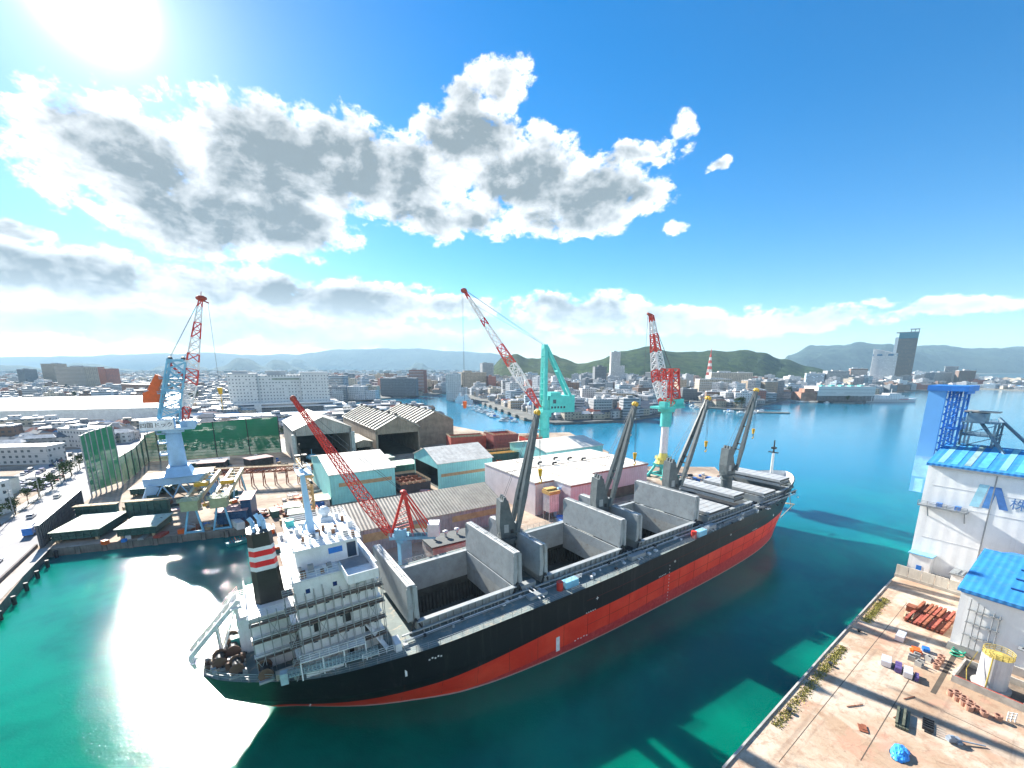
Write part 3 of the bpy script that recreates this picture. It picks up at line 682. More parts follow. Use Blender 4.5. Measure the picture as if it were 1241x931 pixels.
# solid side screen below the wing
br.box(0.1, 11.9, -10.05, -9.9, bz-3.6, bz-.2, 0)
br.box(0.1, 3.8, -9.9, 9.9, bz-.02, bz+1.05, 0) if False else None
br.build('bridge_deck', shipwhite, acc)
bwn = MB()
bwn.box(5.9, 8.0, -6.26, -6.2, bz+1.5, bz+2.45, 0); bwn.box(8.7, 10.1, -6.26, -6.2, bz+.2, bz+2.7, 1); bwn.box(10.4, 10.46, -5.8, 6.2, bz+1.3, bz+2.5, 1)
for k in range(3): bwn.box(1.6+k*3.2+(k == 1)*.6, 2.2+k*3.2+(k == 1)*.6, -10.09, -10.05, bz-2.2, bz-1.5, 2)
bwn.build_split('bridge_window', [blue, glassm, mat('porthole_blue_glass', (.01, .04, .16), .15)], acc)
rt = MB(); rz_ = bz+3.42
rt.rail([(.9, -6.7, rz_), (10.9, -6.7, rz_), (10.9, 7.1, rz_), (.9, 7.1, rz_), (.9, -6.7, rz_)], 1.1, .06, 1.5)
rt.rail([(.1, -9.8, bz), (6.6, -9.8, bz)], 1.1, .06, 1.5); rt.rail([(0, -9.8, bz), (0, 9.8, bz), (6.8, 9.8, bz)], 1.1, .06, 1.5)
rt.build('roof_railing', shipwhite, acc)
mst = MB(); mx0 = 4.6
mst.taper((mx0, .8, rz_), (mx0-.2, .8, rz_+11), 1.3, 1.1, .75, .6, 0); mst.beam((mx0+1.2, .8, rz_), (mx0, .8, rz_+2.6), .22, .22); mst.beam((mx0-1.4, .8, rz_), (mx0-.2, .8, rz_+2.6), .22, .22)
mst.box(mx0-1.0, mx0+1.0, -1.6, 3.2, rz_+10.2, rz_+10.4); mst.rail([(mx0-1, -1.6, rz_+10.4), (mx0+1, -1.6, rz_+10.4), (mx0+1, 3.2, rz_+10.4), (mx0-1, 3.2, rz_+10.4)], .9, .05, .9)
mst.box(mx0-.2, mx0+.1, -1.2, 2.8, rz_+11.2, rz_+11.5, 1); mst.beam((mx0, -2.6, rz_+12.4), (mx0, 4.2, rz_+12.4), .14, .14, 1); mst.beam((mx0, .8, rz_+11), (mx0, .8, rz_+15), .2, .2, 1)
mst.box(mx0+.8, mx0+1.1, -.6, 2.2, rz_+8.4, rz_+8.7, 1); mst.box(mx0-.9, mx0+.9, .2, 1.4, rz_+12.9, rz_+13.2, 1)
for y in (-2.4, -1.4, 3, 4): mst.beam((mx0, y, rz_+12.4), (mx0, y, rz_+13.8), .08, .08, 1)
mst.build('radar_mast', [palebl, darkm], acc)
clt = MB()
clt.ball((7.6, 5.2, rz_+1.6), 1.0); clt.box(6.6, 8.8, 3.9, 6.4, rz_, rz_+.7); clt.cyl((1.9, 5.6, rz_), (1.9, 5.6, rz_+1.1), .7, mi=1); clt.box(6.4, 8.2, -1.8, 1.6, rz_, rz_+.5, 0)
for k in range(26):
    x, y = rnd.uniform(1.2, 10.5), rnd.uniform(-6.2, 6.6); s_ = rnd.uniform(.12, .4); clt.box(x-s_, x+s_, y-s_, y+s_, rz_, rz_+rnd.uniform(.3, 1.2), rnd.choice((0, 0, 2, 3)))
for k in range(16):
    x, y = rnd.uniform(.4, 6), rnd.choice((rnd.uniform(-9.4, -7), rnd.uniform(7, 9.5))); s_ = rnd.uniform(.15, .4); clt.box(x-s_, x+s_, y-s_, y+s_, bz, bz+rnd.uniform(.4, 1.2), rnd.choice((0, 2, 3)))
clt.build_split('roof_equipment', [shipwhite, mint, steelm, mat('brown_fitting', (.22, .12, .07), .8)], acc)
# two-storey stair shelters on the near side, lower galleries and gangway
gal = MB(); gx = 0
gal.box(-1.0, 8.2, -13.6, -9.9, 2.9, 3.05); gal.rail([(-1, -13.6, 3.05), (8.2, -13.6, 3.05)], 1.1, .07, 1.3); gal.rail([(-1, -13.6, 3.05), (-1, -10, 3.05)], 1.1, .07, 1.3)
gal.rail([(7.5, -14.1, .4), (12.4, -14.1, .4)], 1.1, .07, 1.1); gal.beam((8.4, -10.2, 5.6), (11.6, -12.6, .2), .9, .12); gal.beam((3.0, -13.2, .1), (6.4, -10.2, 3.0), .9, .12)
for x in (-1, 2, 5, 8.2): gal.beam((x, -13.5, 0), (x, -13.5, 3), .18)
gal.box(-.5, 4.8, -13.2, -10.8, .02, 1.1); gal.box(12.6, 13.6, -14.2, -11.6, 0, 1.4)
galo = gal.build('side_gallery', shipwhite, acc); galo.location = (1.6, 1.6, 0); galo.rotation_euler = (0, 0, -R(5))
gw = MB(); gw.box(-1.2, 11.6, -14.6, -13.9, .9, 1.05); gw.rail([(-1.2, -14.6, 1.05), (11.6, -14.6, 1.05)], .9, .07, .55); gw.rail([(-1.2, -13.9, 1.05), (11.6, -13.9, 1.05)], .9, .07, .55)
for k in range(24): gw.box(-1+k*.53, -.8+k*.53, -14.6, -13.9, 1.05, 1.2)
gw.box(-2.2, -1.2, -14.8, -13.7, .1, 1.9); gwo = gw.build('gangway', mat('gangway_aluminium', (.42, .55, .60), .4, .2), acc); gwo.location = (1.3, 2.9, 0); gwo.rotation_euler = (0, 0, -R(10))
# scaffolding standing against the near side and the engine casing
def scaffold(parent, x0, x1, y, z0, z1, nb, name='scaffolding'):
    m = MB(); dx = (x1-x0)/nb; nz = int((z1-z0)/2.9)
    for k in range(nb+1):
        x = x0+k*dx
        for yy in (y, y+1.1): m.beam((x, yy, z0), (x, yy, z1+rnd.uniform(0, 1.2)), .10, .10)
    for j in range(1, nz+1):
        z = z0+j*2.9-.4
        m.box(x0-.2, x1+.2, y-.05, y+1.15, z, z+.1, 1); m.beam((x0, y, z+1), (x1, y, z+1), .07); m.beam((x0, y, z+.5), (x1, y, z+.5), .05)
    for k in range(0, nb, 2):
        z = z0+(k % 3)*2.9; m.beam((x0+k*dx, y-.05, z), (x0+(k+1)*dx, y-.05, z+2.9), .07); m.beam((x0+(k+1)*dx, y-.05, z), (x0+k*dx, y-.05, z+2.9), .07)
    return m.build(name, [steelm, mat('scaffold_plank', (.20, .15, .12), .8, 0, .4, 1.)], parent)
scaffold(acc, .2, XL+.4, -11.3, 0, 12.4, 10)
sc2 = MB()
for k in range(5):
    for xx in (-1.3, -.2): sc2.beam((xx, -11.2+k*.0, 0), (xx, -11.2, 14), .1)
for j in range(5): sc2.box(-1.5, .0, -11.6, -9.5, j*2.8+2.6, j*2.8+2.7, 1); sc2.rail([(-1.5, -11.6, j*2.8+2.7), (0, -11.6, j*2.8+2.7)], 1, .06, .75)
for j in range(4): sc2.beam((-1.4, -11.5, j*2.8), (-.1, -11.5, j*2.8+2.8), .08)
sc2.build('stair_tower', [steelm, mat('scaffold_plank', (.2, .15, .12))], acc)
# engine casing and funnel
cas = bpy.data.objects.new('engine_casing', None); COL.objects.link(cas); cas.parent = ship; cas.location = (6.3, 0, DK)
cm = MB(); cm.box(0, 5.6, -5.6, 5.6, 0, 9.0); cm.box(-.35, 5.9, -6.1, 6.1, 9.0, 9.2); cm.box(-.2, 5.8, -6.6, -5.6, 2.8, 2.95); cm.box(-.2, 5.8, -6.6, -5.6, 5.8, 5.95)
cm.box(-2.0, 0, .5, 5.6, 0, 6.0); cm.build('casing_wall', shipwhite, cas)
rl = MB(); rl.rail([(-.3, -6, 9.2), (5.8, -6, 9.2)], 1.1, .06, 1.2); rl.rail([(-.3, -6, 9.2), (-.3, 5.8, 9.2)], 1.1, .06, 1.2); rl.build('casing_railing', shipwhite, cas)
scaffold(cas, .0, 6.0, -7.1, 0, 9.4, 5)
fb = MB()
def ring(z, gx0, gx1, w): return [(gx0+.7, -w, z), (gx1-.5, -w, z), (gx1, -w+.9, z), (gx1, w-.9, z), (gx1-.5, w, z), (gx0+.7, w, z), (gx0, w-.9, z), (gx0, -w+.9, z)]
lv = [(9.2, 1.0, 5.3, 2.5, 0), (14.7, 1.15, 5.05, 2.4, 1), (15.4, 1.2, 5.0, 2.38, 2), (16.3, 1.2, 4.95, 2.36, 1), (17.1, 1.25, 4.9, 2.35, 2), (18.0, 1.3, 4.9, 2.33, 1), (18.6, 1.3, 4.85, 2.32, 0), (20.8, 1.4, 4.8, 2.3, 0)]
for (z0, a0, b0, w0, mi), (z1, a1, b1, w1, _) in zip(lv[:-1], lv[1:]):
    r0, r1 = ring(z0, a0, b0, w0), ring(z1, a1, b1, w1); fb.add(r0+r1, [(i, (i+1) % 8, 8+(i+1) % 8, 8+i) for i in range(8)], mi)
fb.add(ring(20.8, 1.4, 4.8, 2.3), [tuple(range(8))], 0)
fb.build('funnel', [mat('funnel_black_paint', (.03, .03, .028), .45, 0, .2, .5), shipwhite, mat('funnel_red_paint', (.75, .02, .025), .4, 0, .1, .5)], cas)
ex = MB()
for (x, y, h) in ((2.4, .7, 1.7), (3.9, -.4, 2.3), (3.4, 1.3, 2.0)): ex.tube([(x, y, 20.7), (x, y, 20.8+h*.6), (x-.4, y+.3, 20.8+h)], .33, 8)
ex.cyl((2.4, -1.2, 20.7), (2.4, -1.2, 21.5), .22); ex.build_split('exhaust_pipe', palebl, cas)
# stern deck: winches, ropes, boxes, free-fall boat ramp
sw = MB()
for (x, y) in ((3.2, 1.8), (3.6, -3.6), (3.0, 4.4), (7.2, -7.4), (1.4, -.4)):
    sw.cyl((x, y-1.2, DK+1), (x, y+1.2, DK+1), .65, mi=0)
    for o_ in (-1.25, 1.25): sw.cyl((x, y+o_-.08, DK+1), (x, y+o_+.08, DK+1), 1.05, mi=3)
    sw.box(x-1, x+1, y-1.8, y+1.8, DK, DK+.35, 1)
for k in range(46):
    x = rnd.uniform(-.4, 5.0); y = rnd.uniform(-1, 1)*max(.3, deckhalf(x)-.9)
    if -6.2 < y < 6.2 and x > 4.6: continue
    sw.box(x-.3, x+.3, y-.25, y+.25, DK, DK+rnd.uniform(.3, 1.4), rnd.choice((0, 1, 2, 3, 4)))
for k in range(7): x = rnd.uniform(0, 4); y = rnd.uniform(-4, 4); sw.beam((x, y, DK+.35), (x+rnd.uniform(-2, 2), y+rnd.uniform(-2, 2), DK+.6), .3, .3, rnd.choice((0, 2, 4)))
sw.box(3.0, 4.2, 2.6, 3.8, DK, DK+2.0, 5); sw.box(8.4, 11.6, -9.6, -8.4, DK+.02, DK+.9, 4)
for x in (11.5, 12.7): sw.cyl((x-.5, -10.6, DK), (x-.5, -10.6, DK+.9), .4, mi=2)
sw.build_split('mooring_winch', [darkm, hullgrey, steelm, mat('brown_drum', (.16, .10, .07), .8), mat('canvas_cover', (.60, .52, .42), .9), mat('green_tank', (.05, .35, .33), .5)], ship)
rp = MB()
rp_o = bpy.data.objects.new('tmp', None)
for sg in (4.2, 6.6):
    rp.beam((2.0, sg, DK+9.0), (-5.5, sg, DK+1.6), .45, .7); rp.beam((-5.5, sg, DK+1.6), (-5.0, sg, DK-.4), .4, .5); rp.beam((1.5, sg, DK), (1.5, sg, DK+8.4), .4); rp.beam((-1.5, sg, DK), (-1.5, sg, DK+5.4), .35); rp.beam((-1.5, sg, DK), (1.5, sg, DK+8), .22)
for k in range(7): f = k/6; rp.beam((2-7.5*f, 4.2, DK+9-7.4*f), (2-7.5*f, 6.6, DK+9-7.4*f), .22)
rp.rail([(2.0, 7.1, DK+9.2), (-5.5, 7.1, DK+1.8)], 1.0, .07, 1.0); rp.box(.8, 4.6, 3.4, 7.6, DK+7.9, DK+8.1); rp.rail([(.8, 7.6, DK+8.1), (4.6, 7.6, DK+8.1), (4.6, 3.4, DK+8.1)], 1, .06, 1)
rp.box(-6.2, -4.8, 3.6, 7.2, DK+.6, DK+.8); rpo = rp.build('lifeboat_ramp', white, ship); rpo.location = (3.0, -2.6, 0); bpy.data.objects.remove(rp_o)
# marks on the hull side
mk = MB()
def smark(x, z, w, h, mi=0, mb=mk): y = side_y(x, z); mb.box(x-w/2, x+w/2, y-.035, y+.05, z-h/2, z+h/2, mi)
smark(56.5, 8.0, .9, 3.2, 0); smark(56.5, 7.2, .6, 1.2, 1); smark(26.2, 14.6, .35, 1.5, 0); smark(147, 14.2, .35, 1.6, 0)
for k in range(12): smark(92.0, 4.2+k*.9, .18, .3, 0)
for k in range(5): smark(61+k*.8, 6.9+(k % 2)*.15, .35, .18, 0); smark(30+k*.5, 15.8+(k % 2)*.2, .28, .28, 0); smark(64+k*.6, 12.2, .3, .2, 0); smark(88+k*.6, 12.4, .3, .2, 0); smark(133+k*.6, 12.4, .3, .2, 0)
for x in (67, 94, 120): smark(x, 14.6, .7, .14, 0); smark(x, 14.6, .14, .7, 0)
for k in range(4): smark(12.4+k*.05, 5.2+k*1.0, .25, .35, 0)
mk.build_split('hull_mark', [mat('mark_white', (.8, .8, .8), .5), primer], ship)
an = MB(); an.tube([(176.0, -2.6, DK-1), (178.6, -3.4, 6)], .12, 5); an.beam((174.6, -3.0, 9.5), (178.5, -4.2, 8.6), .7, .3, 1); an.beam((178.5, -4.2, 8.6), (174, -2, 3.5), .22, .22, 0)
an.build('anchor_chain', [mat('chain_steel', (.2, .2, .2)), timber], ship)
# ================================================================== the shipyard behind the ship
GZ = 2.5
roofw = corr('white_sheet_roof', (.72, .69, .62), 'X', 2.4, .03, .2, dirt=(.42, .35, .27, 1), dark=.10)
roofg = corr('grey_sheet_roof', (.52, .49, .43), 'Y', 1.6, .06, .2, dirt=(.25, .2, .15, 1), dark=.3)
roofold = corr('old_brown_roof', (.44, .39, .31), 'X', 1.1, .08, .25, dirt=(.28, .23, .17, 1), dark=.3)
greywall = corr('grey_sheet_wall', (.33, .32, .30), 'X', 1.0, .05, .2, streak=.4, dark=.2)
brownwall = corr('brown_sheet_wall', (.27, .22, .17), 'X', 1.0, .05, .3, streak=.4, dark=.2)
pinkwall = corr('pale_sheet_wall', (.68, .63, .65), 'X', 1.3, .04, .1, streak=.15, dark=.10)
purpwall = corr('faded_sheet_wall', (.34, .32, .35), 'X', 1.1, .05, .25, streak=.4, dark=.2)
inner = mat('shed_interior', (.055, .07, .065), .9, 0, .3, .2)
tan_strip = mat('translucent_wall_strip', (.42, .31, .17), .6, 0, .25, .5)
lampm = bpy.data.materials.new('shed_lamp'); lampm.use_nodes = True
lampm.node_tree.nodes['Principled BSDF'].inputs['Emission Color'].default_value = (1, .75, .3, 1); lampm.node_tree.nodes['Principled BSDF'].inputs['Emission Strength'].default_value = .9
def shed(name, label, a0, a1, b0, b1, ze, zr, axis, wm, rm, openf=(), strip=None, over=.5, cat='shed', ribs=0, lamps=0):
    """gabled shed; axis = direction of the ridge; openf lists faces left open among 'f' (-b), 'r' (+a), 'l' (-a), 'k' (+b)"""
    La, Lb = a1-a0, b1-b0; t_ = ything(name, label, cat, a0, b0); h, r = ze-GZ, zr-GZ; T = .35
    w = MB()
    def gab(x, y, ax):
        return
    if 'f' not in openf:
        if axis == 'b': w.add([(0, 0, 0), (La, 0, 0), (La, 0, h), (La/2, 0, r), (0, 0, h), (0, T, 0), (La, T, 0), (La, T, h), (La/2, T, r), (0, T, h)], [(0, 1, 2, 3, 4), (9, 8, 7, 6, 5)])
        else: w.box(0, La, 0, T, 0, h)
    else:
        if axis == 'b': w.add([(0, 0, h-3), (La, 0, h-3), (La, 0, h), (La/2, 0, r), (0, 0, h), (0, T, h-3), (La, T, h-3), (La, T, h), (La/2, T, r), (0, T, h)], [(0, 1, 2, 3, 4), (9, 8, 7, 6, 5), (0, 5, 6, 1)])
        w.box(0, 1.2, 0, 1.2, 0, h-.2); w.box(La-1.2, La, 0, 1.2, 0, h-.2)
    if axis == 'b': w.add([(0, Lb, 0), (La, Lb, 0), (La, Lb, h), (La/2, Lb, r), (0, Lb, h)], [(4, 3, 2, 1, 0)])
    else: w.box(0, La, Lb-T, Lb, 0, h)
    for f, x in (('l', 0), ('r', La-T)):
        if f in openf:
            if axis == 'a': w.add([(x, 0, h-2.2), (x, 0, h), (x, Lb/2, r), (x, Lb, h), (x, Lb, h-2.2), (x+T, 0, h-2.2), (x+T, 0, h), (x+T, Lb/2, r), (x+T, Lb, h), (x+T, Lb, h-2.2)], [(4, 3, 2, 1, 0), (5, 6, 7, 8, 9)])
            continue
        if axis == 'a': w.add([(x, 0, 0), (x, 0, h), (x, Lb/2, r), (x, Lb, h), (x, Lb, 0), (x+T, 0, 0), (x+T, 0, h), (x+T, Lb/2, r), (x+T, Lb, h), (x+T, Lb, 0)], [(4, 3, 2, 1, 0), (5, 6, 7, 8, 9)])
        else: w.box(x, x+T, T, Lb-T, 0, h)
    w.build('wall', wm, t_)
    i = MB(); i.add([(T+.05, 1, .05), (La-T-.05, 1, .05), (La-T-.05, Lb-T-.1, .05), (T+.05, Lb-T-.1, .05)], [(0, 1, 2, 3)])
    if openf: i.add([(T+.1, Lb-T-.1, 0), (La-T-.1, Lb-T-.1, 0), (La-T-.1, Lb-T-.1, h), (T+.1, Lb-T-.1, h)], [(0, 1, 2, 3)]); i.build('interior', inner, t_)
    rf = MB(); o = over
    if axis == 'b':
        rf.add([(-o, -o, h), (La/2, -o, r), (La/2, Lb+o, r), (-o, Lb+o, h), (-o, -o, h+.25), (La/2, -o, r+.25), (La/2, Lb+o, r+.25), (-o, Lb+o, h+.25)], [(0, 1, 2, 3), (7, 6, 5, 4), (0, 4, 5, 1), (3, 2, 6, 7), (0, 3, 7, 4)])
        rf.add([(La+o, -o, h), (La/2, -o, r), (La/2, Lb+o, r), (La+o, Lb+o, h), (La+o, -o, h+.25), (La/2, -o, r+.25), (La/2, Lb+o, r+.25), (La+o, Lb+o, h+.25)], [(3, 2, 1, 0), (4, 5, 6, 7), (1, 5, 4, 0), (7, 6, 2, 3), (4, 7, 3, 0)])
    else:
        rf.add([(-o, -o, h), (-o, Lb/2, r), (La+o, Lb/2, r), (La+o, -o, h), (-o, -o, h+.25), (-o, Lb/2, r+.25), (La+o, Lb/2, r+.25), (La+o, -o, h+.25)], [(3, 2, 1, 0), (4, 5, 6, 7), (1, 5, 4, 0), (7, 6, 2, 3), (4, 7, 3, 0)])
        rf.add([(-o, Lb+o, h), (-o, Lb/2, r), (La+o, Lb/2, r), (La+o, Lb+o, h), (-o, Lb+o, h+.25), (-o, Lb/2, r+.25), (La+o, Lb/2, r+.25), (La+o, Lb+o, h+.25)], [(0, 1, 2, 3), (7, 6, 5, 4), (0, 4, 5, 1), (3, 2, 6, 7), (0, 3, 7, 4)])
    roof = rf.build('roof', rm, t_)
    if ribs:
        rb = MB()
        for k in range(ribs):
            y = (k+.5)*Lb/ribs; rb.beam((-o, y, h+.7), (La/2, y, r+.7), 1.1, .9); rb.beam((La+o, y, h+.7), (La/2, y, r+.7), 1.1, .9)
        rb.build('roof_rib', roofold if wm is brownwall else greywall, roof)
        for k in range(ribs):
            if k % 2 == 0: v_ = MB(); v_.box(La/2-.9, La/2+.9, (k+.5)*Lb/ribs-.6, (k+.5)*Lb/ribs+.6, r+.9, r+2.0); v_.build('ridge_vent', darkm, roof)
    if strip:
        x0, x1, z0, z1 = strip; s_ = MB(); s_.box(x0, x1, -.06, .02, z0, z1); s_.build('window_strip', tan_strip, t_)
    for k in range(lamps):
        m = MB(); m.ball((3+rnd.uniform(0, La-6), Lb*rnd.uniform(.25, .8), h-rnd.uniform(1.5, 5)), .35); m.build('lamp', lampm, t_)
    return t_
def whole(o, label, cat, a, b, z=GZ, rz=0, group=None): place(o, AB(a, b, z), ROT+rz); return tag(o, label, cat, group)

tS = shed('building_shed', 'tall grey gabled building shed with an open dark front beside the green net', 34, 65, 190, 245, 22.5, 29.5, 'b', greywall, roofg, ('f',), lamps=6)
m = MB(); m.box(-1.2, .4, -1.2, .3, 0, 18); m.box(30.4, 32.4, -1.6, .4, 0, 17.5)
for k in range(8): m.beam((30.4, -1.7, k*2.2), (32.4, -1.7, k*2.2+2.2), .2, .2, 0)
m.build('door_leaf', steelm, tS)
m = MB(); m.ball((9, 6, 3.4), 2.2, (1.5, 1, .8)); m.beam((9, 6, 4), (9, 6, 8), .3); place(m.build('blue_casting', skyblue), AB(34, 190), ROT); tag(bpy.data.objects['blue_casting'], 'blue steel casting standing inside the open grey shed', 'casting')
bpy.data.objects['blue_casting'].name = 'steel_casting'
shed('building_shed', 'brown ribbed-roof shed with a wide open front, left of the two brown sheds', 79.5, 108, 191, 282, 19.5, 27, 'b', brownwall, roofg, ('f',), ribs=13, lamps=6)
shed('building_shed', 'brown ribbed-roof shed with a closed gable, nearer the inlet', 113.5, 142, 212, 288, 19.5, 26.5, 'b', brownwall, roofg, (), ribs=11)
shed('lean_to_shed', 'low dark shed squeezed between the grey and the brown shed', 67, 78, 194, 230, 12, 13.5, 'b', brownwall, roofold, ('f',))
shed('paint_shed', 'turquoise walled shed with a white roof, behind the ship bridge', 36.5, 63, 104.5, 150, 14.8, 19, 'a', mintwall, roofw, (), strip=(3.2, 25, 7.0, 8.6))
shed('paint_shed', 'turquoise walled white roofed shed with an open end, beside the dark hull section', 82, 110.5, 102, 132, 14.3, 19.5, 'a', mintwall, roofw, ('l',), strip=(1.5, 25, 5.6, 7.0))
shed('paint_shed', 'turquoise walled shed with a white roof, farthest along the quay by the water', 149, 192, 109, 146, 11.5, 15, 'a', mintwall, roofw, ())
shed('long_workshop', 'long low workshop with an aged brown roof and faded wall, beside the aft hold', 25, 83.5, 49, 76, 10, 14.5, 'a', purpwall, roofold, (), strip=(10, 30, 3.6, 6.2), cat='workshop')
ws = [o for o in bpy.data.objects if o.name.startswith('long_workshop')][0]
m = MB(); m.box(39, 57, -.07, .02, 4.2, 6.2); m.build('window_strip', tan_strip, ws)
# the big pale assembly hall, stepped plan
def poly_hall(name, label, cat, pts, z, wm, rm, a0, b0, z0=GZ):
    t_ = ything(name, label, cat, a0, b0, z0); P_ = [(x-a0, y-b0) for x, y in pts]; w = MB(); n = len(P_)
    w.prism(P_, 0, z-z0, 0); w.build('wall', wm, t_)
    r = MB(); cx = sum(p[0] for p in P_)/n; cy = sum(p[1] for p in P_)/n
    r.prism([(cx+(x-cx)*1.008, cy+(y-cy)*1.008) for x, y in P_], z-z0+.01, z-z0+.4, 0); r.build('roof', rm, t_); return t_
hallpts = [(98, 49), (106.5, 49), (106.5, 39), (122, 39), (126, 49), (160, 49), (161.5, 88), (98.5, 88)]
hl = poly_hall('assembly_hall', 'large pale pink assembly hall with a stepped flat white roof, beside the middle holds', 'hall', hallpts, 15, pinkwall, roofw, 98, 39)
m = MB()
for (x0, y0, x1, y1) in ((14, 12, 14, 48), (28, 12, 28, 48), (42, 12, 42, 48), (54, 12, 54, 48), (0, 30, 62, 30)): m.box(min(x0, x1)-.12, max(x0, x1)+.12, min(y0, y1)-.12, max(y0, y1)+.12, 12.92, 13.05)
m.build('roof_seam', mat('seam_brown', (.35, .25, .18), .8), hl)
m = MB(); m.box(-.35, 8.7, 9.7, 9.98, 12.2, 12.6); m.box(8.4, 24, -.3, -.05, 12.2, 12.6); m.box(28, 62.3, 9.7, 9.95, 12.2, 12.6); m.build('roof_trim', mat('eave_rust', (.42, .16, .10), .8), hl)
for (x, y) in ((19, 34), (24, 30), (31, 38), (36, 34), (41, 30)):
    m = MB(); m.tube([(x, y, 12.9), (x, y, 13.9), (x+1.6, y-.6, 14.0)], .42, 8); m.build('roof_duct', darkm, hl)
m = MB(); m.box(29, 61, 9.6, 9.9, 0, 4.4); m.build('dark_base', mat('hall_base', (.13, .14, .11), .8), hl)
m = MB(); m.box(19, 19.7, -.06, -.0, 8.4, 9.6); m.build('vent', darkm, hl)
# dust collector with its duct beside the hall
t_ = ything('dust_collector', 'white box dust collector on legs with a bent duct, beside the pink hall', 'dust collector', 98.5, 41)
m = MB(); m.box(0, 4.2, 0, 3.8, 3.4, 10); m.build('filter_box', mat('filter_panel', (.72, .70, .70), .5), t_)
m = MB()
for k in range(5): m.box(-.04, 0, .4+k*.72, .5+k*.72, 3.5, 9.8); m.box(.4+k*.8, .5+k*.8, -.04, 0, 3.5, 9.8); m.box(4.2, 4.24, .1, 3.7, 4.2+k*1.2, 4.32+k*1.2)
m.build('panel_rib', steelm, t_)
m = MB(); m.box(-.4, 4.6, -.4, 4.2, 10, 11.2); m.box(-.2, 4.4, 1.5, 4.0, 11.2, 11.8); m.build('top_gallery', mat('rusty_yellow_paint', (.55, .36, .12), .7), t_)
for x, y in ((.2, .2), (4, .2), (.2, 3.6), (4, 3.6)): m = MB(); m.beam((x, y, 0), (x, y, 3.4), .3); m.build('leg', steelm, t_)
m = MB(); m.tube([(5.6, 3.4, 0), (5.6, 3.4, 9.6), (6.2, 3.2, 10.6), (7.4, 2.8, 10.4)], .8, 10); m.cyl((5.6, 3.4, 3), (5.6, 3.4, 5.5), 1.2); m.build('duct', palebl, t_)

# ---- lattice / luffing cranes
RW = [cranered, mat('crane_white_paint', (.80, .80, .80), .5, 0, .1, .5)]
# 1: sky-blue level-luffing crane with portal, orange counterweight and name board
c1 = ything('luffing_crane', 'tall sky blue luffing crane with an orange counterweight and a lettered name board', 'crane', -15.5, 157)
m = MB()
m.prism([(-12, -6), (12, -6), (12, 6), (-12, 6)], 6.0, 9.5, 0)
for sx in (-1, 1):
    for sy in (-1, 1): m.taper((sx*12, sy*5, 0), (sx*9, sy*4.4, 6.2), 2.6, 3, 4, 4)
for sy in (-6.1, 6.1):
    for k in range(3): m.beam((-9+k*6, sy, .3), (-6+k*6, sy, 6), .5); m.beam((-3+k*6, sy, .3), (-6+k*6, sy, 6), .5)
m.taper((0, 0, 9.3), (0, 0, 13), 16, 10, 8, 7.4); m.build('portal_base', palebl, c1)
m = MB(); m.cyl((0, 0, 12), (0, 0, 29), 3.3, 2.7, 20)
for z in (18, 23, 27): m.box(-5.5, -2.6, -2, 1.6, z, z+.25); m.rail([(-5.5, -2, z+.2), (-5.5, 1.6, z+.2), (-2.6, 1.6, z+.2)], 1.2, .1, 1.2)
m.build('column', palebl, c1, True)
m = MB(); m.box(-10, 8, -5.5, 5.5, 29, 30); m.box(-9.5, 1, -4.5, 4.5, 30, 33.6); m.box(3, 8.5, -4, 4, 30, 32.4); m.cyl((0, 0, 27.6), (0, 0, 29), 3.9, 3.9, 20)
m.rail([(-10, -5.5, 30), (8.5, -5.5, 30), (8.5, 5.5, 30)], 1.2, .12, 1.8); m.box(5.6, 8.6, -6.4, -3.6, 30, 32.8); m.build('machinery_deck', palebl, c1)
m = MB(); m.box(-9.8, 1.2, -5.8, -5.55, 29.4, 33.4); bd = m.build('name_board', mat('board_white', (.80, .84, .88), .5), c1)
text('四国ドック', 2.15, 'board_text', darkm, bd, Matrix.Translation((-4.4, -5.86, 31.4)) @ Matrix.Rotation(R(90), 4, 'X'))
m = MB()
m.lattice((-.6, 0, 33), (5.2, 0, 57.5), 7.5, 5.2, 6, .6, .36, h0=7, h1=6)
for y in (-2.6, 2.6): m.beam((-3.8, y, 33), (3.0, y, 57), .5); m.beam((2.4, y, 57.4), (7.6, y, 57.8), .8)
for k in range(6): m.beam((-3.5+k*1.1, -2.6, 34+k*4), (-3.5+k*1.1, 2.6, 34+k*4), .3); m.beam((-3.3+k*1.1, -2.6, 34+k*4), (2.5+k*.9, -2.6, 36+k*4), .3)
for z in (38, 44, 50): xo = (z-38)*.22; m.box(-4+xo, 4.5+xo, -3.8, 3.8, z, z+.15); m.rail([(-4+xo, -3.8, z), (4.5+xo, -3.8, z)], 1.1, .09, 1.5)
m.build('tower', skyblue, c1)
m = MB(); m.ball((3.0, 0, 58.4), .9, (1, 3, 1)); m.ball((7.4, 0, 58.4), .8, (1, 3, 1)); m.build('tower_sheave', darkm, c1)
m = MB(); m.add([(-12.2, -2.6, 40.5), (-4.8, -2.6, 40.3), (-4.8, 2.6, 40.3), (-12.2, 2.6, 40.5), (-11.6, -2.6, 44.6), (-6.6, -2.2, 46.6), (-6.6, 2.2, 46.6), (-11.6, 2.6, 44.6)], [(0, 3, 2, 1), (4, 5, 6, 7), (0, 1, 5, 4), (1, 2, 6, 5), (2, 3, 7, 6), (3, 0, 4, 7)]); m.taper((-8.6, 0, 45), (-5.6, 0, 51.4), 4.4, 3.4, 3.0, 2.6, 0); cwo = m.build('counterweight', orange, c1); cwo.location = (4.2, 0, 0)
m = MB()
